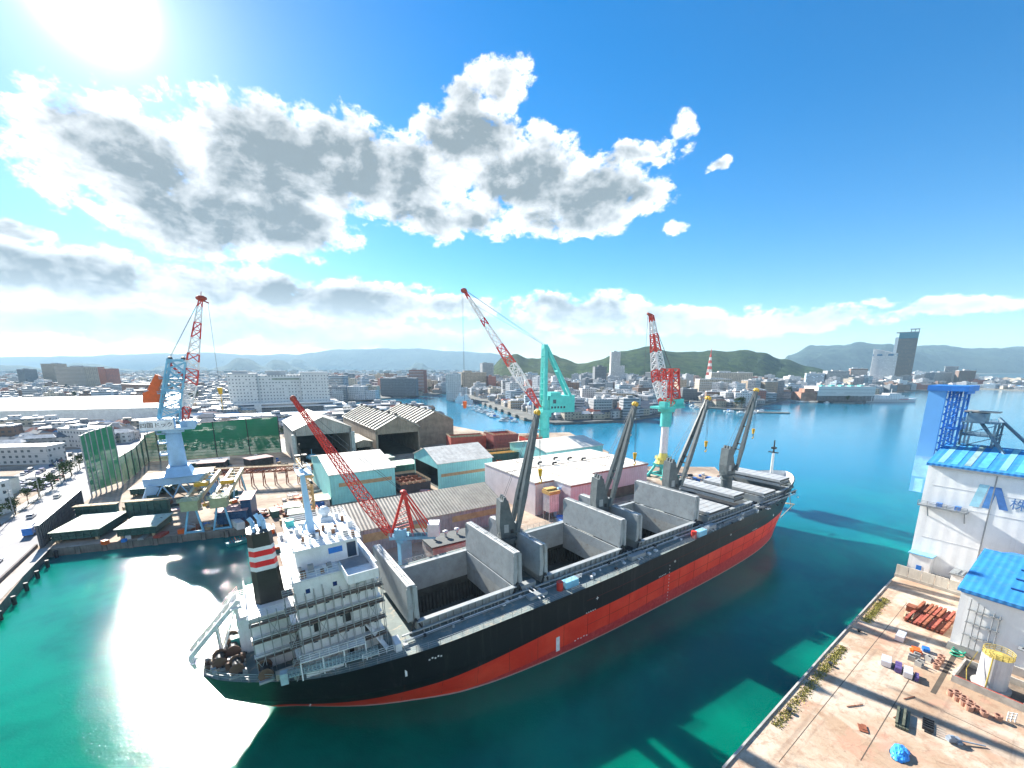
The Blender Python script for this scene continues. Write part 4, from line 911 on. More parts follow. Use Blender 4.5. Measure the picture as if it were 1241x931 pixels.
for y in (-2.2, 2.2): m.taper((-5.8, y*.6, 51.0), (-2.8, y*.8, 56), 1.2, 1.0, .8, .8, 1); m.beam((-3.6, y*.7, 54.6), (-2, y*.8, 57), .8, .8, 0); m.beam((-2.8, y, 56), (2, y, 50), .6, .6, 0)
bao = m.build('balance_arm', RW, c1); bao.location = (5.4, 0, 0)
m = MB(); ftv, tpv = (4.6, 0, 31.5), (16.5, 0, 83.0)
m.lattice(ftv, tpv, 1.6, 1.2, 16, .42, .24, mis=[0, 0, 1, 1, 1, 0, 0, 1, 0, 1, 1, 0, 0, 1, 1, 0], wm=(.34, 5.2)); m.build('jib', RW, c1)
m = MB(); m.ball((16.7, 0, 83.3), 1.5, (1.4, 1.2, .8)); m.beam((16.7, 0, 82.5), (19.2, 0, 81.5), .5); m.beam((16.5, 0, 83.5), (17, 0, 86), .25); m.build('jib_head', primer, c1)
m = MB()
for y in (-1.6, 1.6): m.beam((3.0, y, 58.8), (16.3, y*.4, 83.1), .12); m.beam((7, y, 58), (12.4, y*.4, 66), .10) if y > 0 else None
for y in (-.9, .9): m.beam((18.8, y, 81.9), (18.8, y*.5, 46), .11)
m.build('hoist_rope', ropem, c1)
m = MB(); m.cyl((18.8, 0, 46), (18.8, 0, 43), 1.1, .7, 8); m.beam((18.8, 0, 43), (18.8, 0, 36), .3); m.build('hook_block', yellow, c1)

# 2: mint tower crane with an A-frame mast
c2 = ything('tower_crane', 'mint green crane with a tall mast and a long raised red and white jib', 'crane', 182, 154.5)
m = MB(); m.cyl((0, 0, -2), (0, 0, 24), 3.6, 3.4, 22); m.cyl((0, 0, 14), (0, 0, 14.3), 4.1, 4.1, 22); m.cyl((0, 0, 5), (0, 0, 5.2), 3.8, 3.8, 22); m.build('column', mint, c2, False)
u_ = R(-24)  # house slewed so that the jib points inland and left
H2 = Matrix.Rotation(R(-15), 4, 'Z')
m = MB(); m.cyl((0, 0, 22.5), (0, 0, 25.5), 4.7, 4.7, 20); m.box(-3, 20, -4.5, 4.5, 25.5, 27.5, 0, H2); m.box(2, 20, -4.4, 4.4, 27.5, 36.5, 0, H2); m.box(-1.5, 2, -3.6, 3.6, 27.5, 33.5, 0, H2)
for p_ in ((3, 36.5, 10, 38.8),): m.box(p_[0], p_[2], -4, 4, p_[1], p_[3], 0, H2)
m.build('machinery_house', mint, c2)
m = MB(); m.box(4.2, 6.4, -4.47, -4.4, 31.5, 34, 0, H2); 
for k in range(5): m.box(3+k*2.2, 4.3+k*2.2, -4.47, -4.4, 28.2, 29.6, 0, H2)
m.build('house_window', glassm, c2)
m = MB(); T2 = lambda x, y, z: tuple(H2 @ Vector((x, y, z)))
for y in (-3.3, 3.3): m.beam(T2(-1, y, 27), T2(-.4, y*.5, 68), 2.0, 2.4); m.beam(T2(17.5, y, 36), T2(.6, y*.5, 68), 1.5, 1.6)
m.beam(T2(-.4, -2.4, 68), T2(-.4, 2.4, 68), 2.6); m.beam(T2(8.2, -2.6, 52.5), T2(8.2, 2.6, 52.5), .9)
for k in range(10): m.beam(T2(-2.0, -2.6, 30+k*3.6), T2(-2.0, 2.6, 30+k*3.6), .3)
m.build('mast', mint, c2)
# jib swings away from the house; foot at the mast's front
jf, jt = Vector(T2(-3.6, 0, 28.5)), Vector((-47.5, 20, 100.5))
m = MB(); m.lattice(jf, jt, 2.2, 1.2, 18, .48, .28, mis=[0, 0, 0, 1, 1, 1, 1, 0, 0, 0, 1, 1, 1, 0, 1, 1, 1, 0], wm=(.3, 6.0)); m.build('jib', RW, c2)
m = MB(); m.ball(tuple(jt+Vector((-.5, 0, .3))), 1.7, (1.3, 1.1, .9)); m.build('jib_head', primer, c2)
m = MB(); top = Vector(T2(-.6, 0, 69))
for y in (-1.2, 1.2): m.beam(top+Vector((0, y, 0)), jt+Vector((0, y*.3, .8)), .16)
m.beam(top+Vector((0, .3, 0)), jt+(jf-jt)*.12+Vector((0, 0, 1)), .12)
for y in (-.7, .7): m.beam(jt+Vector((-1.6, y, 0)), jt+Vector((-1.6, y*.5, -71)), .1)
m.build('hoist_rope', ropem, c2)
m = MB(); m.cyl(jt+Vector((-1.6, 0, -67)), jt+Vector((-1.6, 0, -71.5)), 1.5, 1.0, 8); m.build('hook_block', orange, c2)

# 3: white column crane by the water
c3 = ything('tower_crane', 'slender white column crane with a mint deck and a steep red and white jib', 'crane', 187.5, 62)
m = MB()
for sx in (-1, 1):
    for sy in (-1, 1): m.beam((sx*5, sy*5, 0), (sx*2.2, sy*2.2, 6.5), 1.1); m.box(sx*5-1.5, sx*5+1.5, sy*5-.8, sy*5+.8, 0, 1.2)
for sy in (-1, 1): m.beam((-4.2, sy*4.2, 1.6), (4.2, sy*4.2, 1.6), .6); m.beam((sy*4.2, -4.2, 1.6), (sy*4.2, 4.2, 1.6), .6)
m.box(-3.4, 3.4, -3.4, 3.4, 6, 7.2); m.build('portal_base', mint, c3)
m = MB(); m.cyl((0, 0, 7.2), (0, 0, 9.4), 4.0, 3.2, 14); m.rail([(4*cos(k*pi/4), 4*sin(k*pi/4), 9.2) for k in range(9)], 1.4, .15, 1.6); m.cyl((0, 0, 9.4), (0, 0, 12.5), 2.4, 2.0, 14); m.build('yellow_collar', mat('pale_yellow_paint', (.72, .66, .18), .5), c3)
m = MB(); m.cyl((0, 0, 12), (0, 0, 33), 1.9, 1.7, 18, 0); m.cyl((0, 0, 26), (0, 0, 33.5), 2.6, 2.6, 18, 1); m.build('column', [RW[1], mint], c3)
m = MB(); m.cyl((0, 0, 33.3), (0, 0, 35), 3.8, 4.2, 18); m.box(-7, 8, -4.5, 4.5, 35, 36); m.box(1.5, 7.5, -4, 4, 36, 39.5); m.rail([(-7, -4.5, 36), (8, -4.5, 36), (8, 4.5, 36)], 1.3, .12, 1.5); m.box(-7.5, -5, -4.5, -1, 36, 38.6); m.build('machinery_deck', mint, c3)
m = MB(); m.lattice((2.0, 0, 36), (1.4, 0, 54), 6.5, 5.0, 5, .5, .32, mis=[0, 0, 0, 0, 0]); m.beam((7.5, -2, 39), (3.5, -2, 53), .5); m.beam((7.5, 2, 39), (3.5, 2, 53), .5); m.build('tower', RW, c3)
m = MB(); jf3, jt3 = Vector((-3.4, 0, 37)), Vector((-11.0, 4, 78.5)); m.lattice(jf3, jt3, 2.0, 1.3, 15, .45, .28, mis=[0, 1, 1, 1, 0, 0, 1, 1, 1, 0, 0, 0, 1, 1, 0], wm=(.3, 5.0)); m.build('jib', RW, c3)
m = MB(); m.taper(jt3, jt3+Vector((-2.8, 0, .8)), 1.4, 1.2, .8, .8); m.build('jib_head', primer, c3)
m = MB(); m.beam((1.4, 0, 54), jt3, .12); m.beam((1.8, .6, 54), jt3, .12); m.beam(jt3+Vector((-2.4, 0, .4)), jt3+Vector((-2.4, 0, -34)), .1); m.build('hoist_rope', ropem, c3)

# 4: red lattice-jib crane on a blue pillar near the aft hatch
c4 = ything('lattice_crane', 'small red lattice jib crane on a light blue pillar, between bridge and workshop', 'crane', 42, 32.5)
m = MB(); m.box(-1.5, 1.5, -1.5, 1.5, 0, 8.6); m.cyl((0, 0, 8.6), (0, 0, 9.6), 2.2, 2.2, 14); m.build('pillar', skyblue, c4)
HR = Matrix.Rotation(R(-28), 4, 'Z'); T4 = lambda x, y, z: tuple(HR @ Vector((x, y, z)))
m = MB(); m.box(-3.6, 8.6, -1.9, 1.9, 9.6, 10.4, 0, HR); m.box(-2.2, .9, -2.0, -.6, 10.4, 12.4, 0, HR); m.box(6.6, 9.6, -2.0, 2.0, 10.2, 13.6, 1, HR); m.box(1.6, 6.2, -1.5, 1.5, 10.4, 11.4, 2, HR); m.rail([T4(-3.6, -1.9, 10.4), T4(8.6, -1.9, 10.4)], 1, .08, 1.2); m.build('slewing_deck', [skyblue, RW[1], darkm], c4)
m = MB()
for y in (-1.5, 1.5):
    m.beam(T4(-3.2, y, 10.4), T4(.4, y*.6, 22), .45); m.beam(T4(2.6, y, 10.4), T4(.7, y*.6, 22), .45); m.beam(T4(8.2, y, 10.6), T4(.9, y*.6, 22), .32); m.beam(T4(6, y, 10.6), T4(.9, y*.6, 21), .25)
    for k in range(5): f = .12+k*.17; m.beam(T4(-3.2+3.6*f, y*(1-.4*f), 10.4+11.6*f), T4(2.6-1.9*f, y*(1-.4*f), 10.4+11.6*min(1, f+.13)), .18)
for k in range(6): f = .1+k*.16; w_ = 1.5*(1-.4*f); m.beam(T4(-3.2+3.6*f, -w_, 10.4+11.6*f), T4(-3.2+3.6*f, w_, 10.4+11.6*f), .2)
m.ball(T4(.5, 0, 22.3), .9, (1, 1.3, .7)); m.build('a_frame', cranered, c4)
m = MB(); jf4, jt4 = Vector(T4(-3.8, 0, 10.8)), Vector(T4(-25.5, 1, 47)); m.lattice(jf4, jt4, 1.4, .7, 20, .22, .13, wm=(.22, 2.7)); m.build('jib', cranered, c4)
m = MB(); m.ball(tuple(jt4), .8); m.build('jib_head', primer, c4)
m = MB(); m.beam(T4(.4, .3, 22.4), jt4, .08); m.beam(T4(.4, -.3, 22.4), jt4+Vector((.5, 0, -3)), .08); m.build('hoist_rope', ropem, c4)

# 5: yellow tower crane between the grey sheds and the funnel
c5 = ything('jib_crane', 'yellow gantry tower with a truss head standing behind the bridge mast', 'crane', 27, 96)
m = MB(); m.lattice((0, 0, 0), (0, 0, 15), 3.6, 3.0, 6, .5, .25); m.build('tower', mat('faded_yellow_paint', (.62, .42, .18), .6), c5)
m = MB(); m.box(-2.4, 2.4, -2, 2, 15, 15.6); m.box(-1.8, 1.8, -1.6, 1.6, 15.6, 19.4); m.lattice((0, 2, 17), (0, 20, 18), 1.8, 1.4, 6, .3, .18); m.build('head', mat('faded_yellow_paint', (.62, .42, .18)), c5)
# long rusty conveyor truss on trestles
cv = ything('conveyor_bridge', 'long rusty truss bridge on trestles crossing the yard behind the gantries', 'conveyor', -5, 162, GZ, R(-19))
m = MB(); m.lattice((0, 0, 7.2), (44, 0, 7.6), 2.2, 2.2, 18, .3, .2); m.box(0, 44, -1.5, 1.5, 8.6, 8.8); m.build('truss', rust, cv)
m = MB(); m.box(0, 44, -.8, .8, 8.8, 9.1); m.rail([(0, -1.5, 8.8), (44, -1.5, 8.8)], 1, .1, 2.5); m.build('walkway', timber, cv)
for k in range(9): m = MB(); m.beam((2+k*5, -1.6, 0), (2+k*5, -1, 7), .35); m.beam((2+k*5, 1.6, 0), (2+k*5, 1, 7), .35); m.beam((2+k*5, -1.5, 2), (2+k*5, 1.2, 5), .2); m.build('trestle', rust, cv)
# twin-leg goliath cranes on the left quay
def goliath(a, b, lab):
    g_ = ything('gantry_crane', lab, 'gantry crane', a, b, GZ, R(-9), 'small goliath cranes on the left quay')
    L = 40
    for sx in (-1, 1):
        m = MB(); m.beam((sx*2.6, 0, 0), (sx*1.0, 1.2, 8.2), .55); m.build('leg', skyblue, g_); m = MB(); m.beam((sx*2.6, L, 0), (sx*1.0, L-1.2, 11.8), .55); m.build('leg', skyblue, g_)
    m = MB(); m.beam((-2.6, 0, .5), (2.6, 0, .5), .7, .6); m.beam((-2.6, L, .5), (2.6, L, .5), .7, .6); m.build('bogie_beam', skyblue, g_)
    by = mat('beige_paint', (.55, .47, .28), .6, 0, .2, .5)
    m = MB()
    for sx in (-1.9, 1.9): m.beam((sx, 0, 10.8), (sx, L, 12.4), 1.0, 1.6)
    for k in range(9): m.beam((-1.9, 1+k*4.7, 11.1+k*.18), (1.9, 1+k*4.7, 11.1+k*.18), .5, .4)
    m.build('girder', by, g_)
    m = MB(); m.box(-2.4, 2.4, -1.6, 3.2, 8.2, 11.4); m.box(-2.9, 2.9, -2.0, 3.6, 11.4, 11.7); m.rail([(-2.9, -2, 11.7), (2.9, -2, 11.7), (2.9, 3.6, 11.7)], 1, .1, 1.2); m.build('machinery_house', mat('pale_green_paint', (.38, .42, .25), .6, 0, .2, .5), g_)
    m = MB(); m.box(-2.0, 2.0, 16, 19, 12.2, 13.6); m.beam((0, 17.5, 11.6), (0, 17.5, 5), .15); m.box(-.5, .5, 17, 18, 4.2, 5.2); m.build('trolley', yellow, g_)
goliath(-8.5, 97.5, 'pale green gantry crane on blue legs, left of the pair on the quay'); goliath(-.5, 96.5, 'pale green gantry crane on blue legs, right of the pair beside the funnel')

# ---- nets and screens
netm = bpy.data.materials.new('green_net'); netm.use_nodes = True
t = NT(netm.node_tree); p = t.n['Principled BSDF']; p.inputs['Base Color'].default_value = (.01, .22, .09, 1); p.inputs['Roughness'].default_value = .9
c_ = t.new('ShaderNodeTexCoord').outputs['Object']; xx, yy, zz = t.sep(c_)
al = t.m('ADD', .84, t.m('MULTIPLY', t.ss(t.noise(c_, .12, 3),   .4, .65), .13))
rope = t.m('GREATER_THAN', t.m('FRACT', t.m('MULTIPLY', zz, .55)), .86); al = t.m('MAXIMUM', al, rope); t.l.new(al, p.inputs['Alpha'])
def net(name, lab, pts, zts, zb, npost, pm, group=None, posts=True):
    o = thing(name, lab, 'net fence', (pts[0][0], pts[0][1], GZ), 0, group); base = Vector(pts[0]).to_2d()
    L_ = [(Vector(q).to_2d()-base) for q in pts]; m = MB()
    for (p0, p1, z0, z1) in zip(L_[:-1], L_[1:], zts[:-1], zts[1:]):
        d_ = (p1-p0).normalized(); nn = Vector((-d_.y, d_.x))*.05
        m.add([(p0.x, p0.y, zb), (p1.x, p1.y, zb), (p1.x, p1.y, z1), (p0.x, p0.y, z0)], [(0, 1, 2, 3)])
    m.build('net', netm, o)
    for k in range(npost+1):
        f = k/npost*(len(L_)-1); i = min(int(f), len(L_)-2); q = L_[i]+(L_[i+1]-L_[i])*(f-i); zt = zts[i]+(zts[i+1]-zts[i])*(f-i)
        m = MB(); m.beam((q.x, q.y, 0), (q.x, q.y, zt+.4), .4 if posts else .7); m.build('post', pm, o)
    m = MB()
    for (p0, p1, z0, z1) in zip(L_[:-1], L_[1:], zts[:-1], zts[1:]): m.beam((p0.x, p0.y, z0), (p1.x, p1.y, z1), .25)
    m.build('top_cable', pm, o); return o
net('net_fence', 'wide dark green ball net stretched across the golf range behind the yard', [AB(-38, 251), AB(-22, 248), AB(31, 243)], [16, 21, 23.5], 0, 6, darkm)
net('net_fence', 'tall bright green net screen on white poles beside the road', [AB(-48, 172), AB(-46.2, 178), AB(-43.5, 184), AB(-40.5, 190)], [26.5, 27.5, 28, 29], 2, 6, steelm)
net('net_fence', 'green net fence closing the yard side between road and golf range', [AB(-41, 192), AB(-39, 220), AB(-38, 250)], [13, 13, 15], 0, 5, darkm)
sc_ = ything('corrugated_screen', 'dark grey corrugated screen along the road at the quay corner', 'screen', -47.4, 108)
m = MB(); m.box(-.15, .15, 0, 48, 0, 7.2)
for k in range(32): m.box(.15, .5, .4+k*1.5, .75+k*1.5, 0, 7.0); m.box(-.5, -.15, .4+k*1.5, .75+k*1.5, 0, 7.0)
m.build('sheet', mat('screen_grey', (.10, .105, .12), .6, 0, .2, .5), sc_); m = MB(); m.box(-.6, .6, 0, 48, 7.2, 7.4); m.build('top_rail', steelm, sc_)
# ---- ship blocks standing on the yard
greenblk = mat('green_steel_block', (.03, .10, .09), .55, 0, .3, .4, streak=.2, dirt=(.2, .1, .06, 1))
blktop = mat('pale_green_primer', (.50, .58, .46), .7, 0, .15, .4, dirt=(.35, .3, .2, 1))
pinkp = mat('pink_primer', (.62, .38, .38), .7, 0, .15, .4, dirt=(.4, .25, .2, 1))
def block(lab, a, b, w, d, h, rz=0, top=blktop, side=greenblk, z0=1.0, n=7, cat='hull block', name='hull_block'):
    o = ything(name, lab, cat, a, b, GZ, rz)
    m = MB(); m.box(0, w, 0, d, z0, z0+h)
    for k in range(n): x = .3+k*(w-.6)/(n-1); m.box(x-.12, x+.12, -.35, 0, z0, z0+h-.3); m.box(x-.12, x+.12, d, d+.35, z0, z0+h-.3)
    for z in (z0+h*.4, z0+h*.8): m.box(0, w, -.45, 0, z-.08, z+.08)
    m.build('side_plate', side, o)
    m = MB(); m.box(-.5, w+.5, -.5, d+.5, z0+h, z0+h+.22); m.build('top_plate', top, o)
    for k in range(9): x, y = rnd.uniform(1, w-1), rnd.uniform(.6, max(.8, d-.6)); m = MB(); m.cyl((x, y, z0+h+.22), (x, y, z0+h+.27), .28, .28, 8); m.build('hole', darkm, o)
    for sx in (.6, w-1.4):
        for sy in (.3, max(.4, d-1.1)): m = MB(); m.box(sx, sx+.8, sy, sy+.8, 0, z0); m.build('support_block', timber, o)
    return o
block('pale green topped hull block beside the grey screen', -45.5, 110.5, 12, 18, 2.6, R(-14))
block('pale green topped hull block at the quay edge nearer the blue crane', -29, 104, 10.5, 13, 2.4, R(-14))
block('upright dark green steel block standing behind the two quay blocks', -29.5, 124.5, 13, 1.8, 6.2, R(-16), timber)
block('dark green steel block behind the grey screen', -44.5, 133, 12, 1.8, 4.8, R(-16), timber)
block('dark green steel block standing to the right of the luffing crane', -19, 174, 15.5, 2.2, 6.6, R(-14), timber)
block('pale topped steel block left of the luffing crane portal', -34, 163, 14, 12, 2.4, R(-14))
block('wedge of pink primed hull plate near the quay beside the funnel', -2, 99, 9, 7, 4.4, R(-10), pinkp, mat('blue_steel', (.03, .10, .22), .5))
block('upright pink primed plate block next to the funnel top', 5.4, 100, 3.2, 12, 7.4, R(-10), pinkp, mat('blue_steel', (.03, .1, .22)))
block('small pale container with mint top, first of three by the yellow tower', 19, 101, 5, 6.5, 2.4, R(-8), blktop, white, .3, 5, 'container', 'site_container')
block('small pale container with mint top, second of three by the yellow tower', 19.6, 92, 5.4, 6, 2.4, R(-8), blktop, white, .3, 5, 'container', 'site_container')
block('small pale container with mint top, behind the yellow tower', 29.5, 104, 6, 8, 2.6, R(-8), blktop, white, .3, 5, 'container', 'site_container')
block('rust red steel block behind the conveyor bridge, left one', -12, 200, 12, 9, 4, R(-10), mat('brown_primer', (.25, .13, .13), .8, 0, .3, .4), darkm)
block('rust red steel block behind the conveyor bridge, right one', 12, 196, 12, 9, 4, R(20), mat('brown_primer', (.25, .13, .13)), darkm)
block('low white roofed store at the foot of the green net', -18, 214, 20, 9, 3, 0, roofw, greenblk, .2, 7, 'store', 'store_building')
block('long low white roofed store behind the dark building sheds', 66, 165, 16, 10, 4, 0, blktop, greywall, .2, 7, 'store', 'store_building')
# ship hull sections in the dock
def hull_section(lab, a, b, w, d, h, mside, mtop=None, flare=0.0, rz=0):
    o = ything('hull_section', lab, 'hull section', a, b, GZ, rz); m = MB(); T = .4
    m.add([(0, 0, 0), (w, 0, 0), (w+flare, 0, h), (-flare*.3, 0, h), (0, d, 0), (w, d, 0), (w+flare, d, h), (-flare*.3, d, h)], [(0, 1, 2, 3), (5, 4, 7, 6), (1, 5, 6, 2), (4, 0, 3, 7)], 0)
    m.build('shell_plate', mside, o)
    i = MB(); i.box(.5, w-.5, .5, d-.5, h*.25, h*.3)
    for k in range(int(w/3)): i.box(1+k*3, 1.25+k*3, .4, d-.4, 0, h*.85)
    for k in range(3): i.box(.4, w-.4, d*(k+1)/4, d*(k+1)/4+.25, 0, h*.95)
    i.build('bulkhead', mtop or rust, o)
    q = MB(); q.rail([(0, 0, h), (w, 0, h), (w, d, h), (0, d, h), (0, 0, h)], 1.1, .1, 2); q.build('railing', timber, o); return o
hull_section('dark red hull section with timber staging, left of the dock by the brown sheds', 124, 178, 24, 14, 10, primer, mat('green_bulkhead', (.10, .13, .09), .7), 0, R(-12))
hull_section('dark red hull section with raised sides in the middle of the dock', 149, 165, 16, 18, 11, mat('dark_red_primer', (.26, .05, .045), .7, 0, .3, .4), primer, 2, R(-8))
hull_section('bright red hull section nearest the mint crane', 168, 154, 12, 12, 9, cranered, primer, 1.5, R(-8))
hull_section('low grey hull section with yellow brackets below the mint crane', 128, 138, 34, 10, 5, greenblk, yellow, 0, R(-6))
hull_section('open dark hull section in the gap between the turquoise sheds', 65, 104, 14, 20, 4, mat('dark_steel', (.06, .06, .065), .7), rust, 0)
block('mint grey deck block lying behind the open-ended turquoise shed', 72, 142, 16, 12, 3.2, 0, blktop, greenblk)
block('grey deck block stacked beside the red hull sections', 112, 150, 18, 10, 4, 0, mat('grey_deck', (.35, .36, .33), .8, 0, .2, .4), greenblk)
# grey control building with mushroom vents beside the aft hold
cb = ything('engine_house', 'low dark roofed pump house with four white mushroom vents beside the aft hatch', 'building', 49.5, 31)
m = MB(); m.box(0, 17, 0, 8, 0, 5); m.build('wall', mat('beige_wall', (.42, .36, .32), .8, 0, .2, .4, streak=.3), cb)
m = MB(); m.box(-.4, 17.4, -.4, 8.4, 5, 5.5); m.build('roof', mat('dark_roof', (.09, .10, .10), .7), cb)
for k in range(4): m = MB(); m.cyl((2.5+k*3.7, 5, 5.5), (2.5+k*3.7, 5, 6.9), .35); m.ball((2.5+k*3.7, 5, 7.1), .9, (1, 1, .6)); m.build('mushroom_vent', white, cb)
# scattered yard gear: each piece its own thing
def gear(kind, a, b, s_=1.0):
    rz = rnd.uniform(0, pi)
    if kind == 'plate_stack':
        m = MB(); [m.box(-2*s_+rnd.uniform(-.2, .2), 2*s_, -1*s_, 1*s_+rnd.uniform(-.2, .2), k*.22, k*.22+.18) for k in range(rnd.randint(2, 6))]; mt = rnd.choice((rust, primer, greenblk, pinkp)); cat = 'steel plates'
    elif kind == 'crate':
        m = MB(); m.box(-.8*s_, .8*s_, -.7*s_, .7*s_, .1, 1.3*s_); [m.box(-.85*s_+k*.75*s_, -.7*s_+k*.75*s_, -.75*s_, .75*s_, .05, 1.34*s_) for k in range(3)]; mt = rnd.choice((timber, timber, white, blue, orange)); cat = 'crate'
    elif kind == 'pipe_bundle':
        m = MB(); [m.cyl((-3*s_, -.6+.42*(k % 4)+.2*(k//4), .22+.36*(k//4)), (3*s_, -.6+.42*(k % 4)+.2*(k//4), .22+.36*(k//4)), .2, .2, 7) for k in range(7)]; mt = rnd.choice((rust, steelm, darkm)); cat = 'pipes'
    elif kind == 'container':
        m = MB(); m.box(-3, 3, -1.2, 1.2, .1, 2.6); [m.box(-2.9+k*.6, -2.7+k*.6, -1.27, 1.27, .2, 2.5) for k in range(10)]; mt = rnd.choice((white, blue, primer, greenblk, mint)); cat = 'container'
    elif kind == 'frame_rack':
        m = MB(); [m.beam((x, y, 0), (x, y, 2.2), .14) for x in (-2, 0, 2) for y in (-1, 1)]; [m.beam((-2, y, z), (2, y, z), .12) for y in (-1, 1) for z in (1.1, 2.2)]; m.box(-2, 2, -1, 1, 1.1, 1.5); mt = rnd.choice((rust, orange, steelm)); cat = 'rack'
    o = m.build(kind, mt); place(o, AB(a, b), ROT+rz)
    return o, cat, mt.name
CN = {'rusty_steel': 'rusty', 'red_primer': 'red primed', 'green_steel_block': 'dark green', 'pink_primer': 'pink primed', 'pale_timber': 'pale timber', 'white_paint': 'white', 'blue_paint': 'blue', 'orange_paint': 'orange', 'galvanised_steel': 'grey', 'dark_metal': 'black', 'mint_paint': 'mint'}
ZONES = [((-36, 8), (99, 103), 'along the left quay edge', 14), ((-34, 6), (128, 150), 'between the quay blocks and the blue crane', 34), ((4, 34), (84, 128), 'around the yellow tower', 40), ((12, 34), (40, 84), 'on the apron behind the ship bridge', 22), ((20, 48), (24, 46), 'beside the aft hatch', 16), ((48, 98), (22.5, 30), 'on the quay beside the open holds', 44),
         ((96, 158), (22.5, 37), 'on the quay below the pink hall', 40), ((160, 212), (28, 60), 'around the foot of the white column crane', 36), ((112, 150), (98, 136), 'behind the pink hall', 24), ((-34, 30), (178, 238), 'in front of the dark green net', 26), ((66, 80), (80, 102), 'between the turquoise sheds and the workshop', 8)]
for (za, zb_, where, n_) in ZONES:
    for k in range(n_):
        kd = rnd.choice(('plate_stack', 'crate', 'crate', 'pipe_bundle', 'frame_rack', 'container' if n_ > 30 else 'crate'))
        a, b_ = rnd.uniform(*za), rnd.uniform(*zb_)
        if kd == 'container' and b_ < 26: kd = 'crate'
        o, cat, mn = gear(kd, a, b_, rnd.uniform(.7, 1.25)); tag(o, '%s %s lying %s' % (CN.get(mn, 'grey'), cat, where), cat, '%s %s %s' % (CN.get(mn, 'grey'), cat, where))
# rails, quay fenders and pier
for k in range(9):
    f = k/8; q = AB(-45+52*f, 106.1-12.4*f, 0); m = MB(); m.box(-.5, .5, -.7, 0, -1.2, 2.3); m.box(-1.1, -.8, -.5, 0, -1.2, 2.2); o = m.build('fender_post', seawall); place(o, q, ROT-R(13)); tag(o, 'concrete fender post on the face of the left quay wall', 'fender', 'fender posts along the left quay wall')
for k in range(14):
    f = k/13; q = AB(-43.5, 104-104*f, 0); m = MB(); m.cyl((0, 0, -1), (0, 0, 2.2), .45); o = m.build('timber_pile', darkm); place(o, q); tag(o, 'dark pile standing in the water under the left jetty edge', 'pile', 'piles under the left jetty')
pr = ything('breakwater_pier', 'narrow grey concrete pier reaching out beside the ship bow', 'pier', 200, 60, 0, R(-11)); m = MB(); m.box(0, 27, -2, 2, -2, 1.5); m.build('deck', concrete, pr)
m = MB(); m.rail([(0, 2, 1.5), (27, 2, 1.5)], 1.0, .08, 2.4); m.build('railing', steelm, pr)
bo = ything('workboat', 'small rusty work boat with a green hull moored under the left quay', 'boat', 4.6, 86.5, 0, R(20))
def boat_hull(L, Wd, h, draft=.3):
    m = MB(); P1 = []; n = 8
    for z, s_ in ((-draft, .72), (h, 1)):
        for k in range(n+1): x = -L/2+L*k/n; y = Wd/2*s_*(1 if k < n*.55 else max(0.02, 1-((k-n*.55)/(n*.45))**2)); P1.append((x*(1 if z > 0 else .94), y, z+(.25*h if k == n and z > 0 else 0)))
        for k in range(n, -1, -1): x = -L/2+L*k/n; y = -Wd/2*s_*(1 if k < n*.55 else max(0.02, 1-((k-n*.55)/(n*.45))**2)); P1.append((x*(1 if z > 0 else .94), y, z+(.25*h if k == n and z > 0 else 0)))
    N = 2*(n+1); m.add(P1, [(i, (i+1) % N, N+(i+1) % N, N+i) for i in range(N)]+[tuple(range(N, 2*N))]); return m
boat_hull(9, 3, 1.2).build('hull', mat('green_tank', (.05, .35, .33)), bo); m = MB()
for k in range(9): m.beam((-3.6+k*.8, -1.2, 1.3), (-3.2+k*.8, 1.2, 1.5+.3*(k % 3)), .16)
m.build('deck_cargo', rust, bo)
# ================================================================== right-hand quay
bluroof = corr('blue_sheet_roof', (.035, .25, .60), 'Y', 1.1, .015, .2, dirt=(.10, .26, .42, 1), dark=.10)
whwall = corr('white_sheet_wall', (.90, .90, .88), 'Y', 2.4, .008, .06, streak=.16, dirt=(.50, .42, .35, 1), dark=.03)
hall = ything('fabrication_hall', 'huge white fabrication hall with blue roof and wall lettering behind the concrete fence', 'hall', 161, -118)
m = MB(); m.box(0, 34, 0, 75.9, 0, 29.5); m.build('wall', whwall, hall)
m = MB(); prof = [(-.6, 29.3), (75.2, 29.3), (75.2, 30.1), (-.6, 30.1)]
m.add([(-.7, -.6, 29.2), (-.7, 76.2, 29.2), (14, 76.2, 33.4), (14, -.6, 33.4), (-.7, -.6, 29.9), (-.7, 76.2, 29.9), (14, 76.2, 34.1), (14, -.6, 34.1)], [(0, 1, 2, 3), (7, 6, 5, 4), (0, 4, 5, 1), (1, 5, 6, 2), (3, 7, 4, 0)])
m.add([(34.7, -.6, 29.2), (34.7, 76.2, 29.2), (14, 76.2, 33.4), (14, -.6, 33.4), (34.7, -.6, 29.9), (34.7, 76.2, 29.9), (14, 76.2, 34.1), (14, -.6, 34.1)], [(3, 2, 1, 0), (4, 5, 6, 7), (1, 5, 4, 0), (2, 6, 5, 1), (0, 4, 7, 3)])
rf = m.build('roof', bluroof, hall)
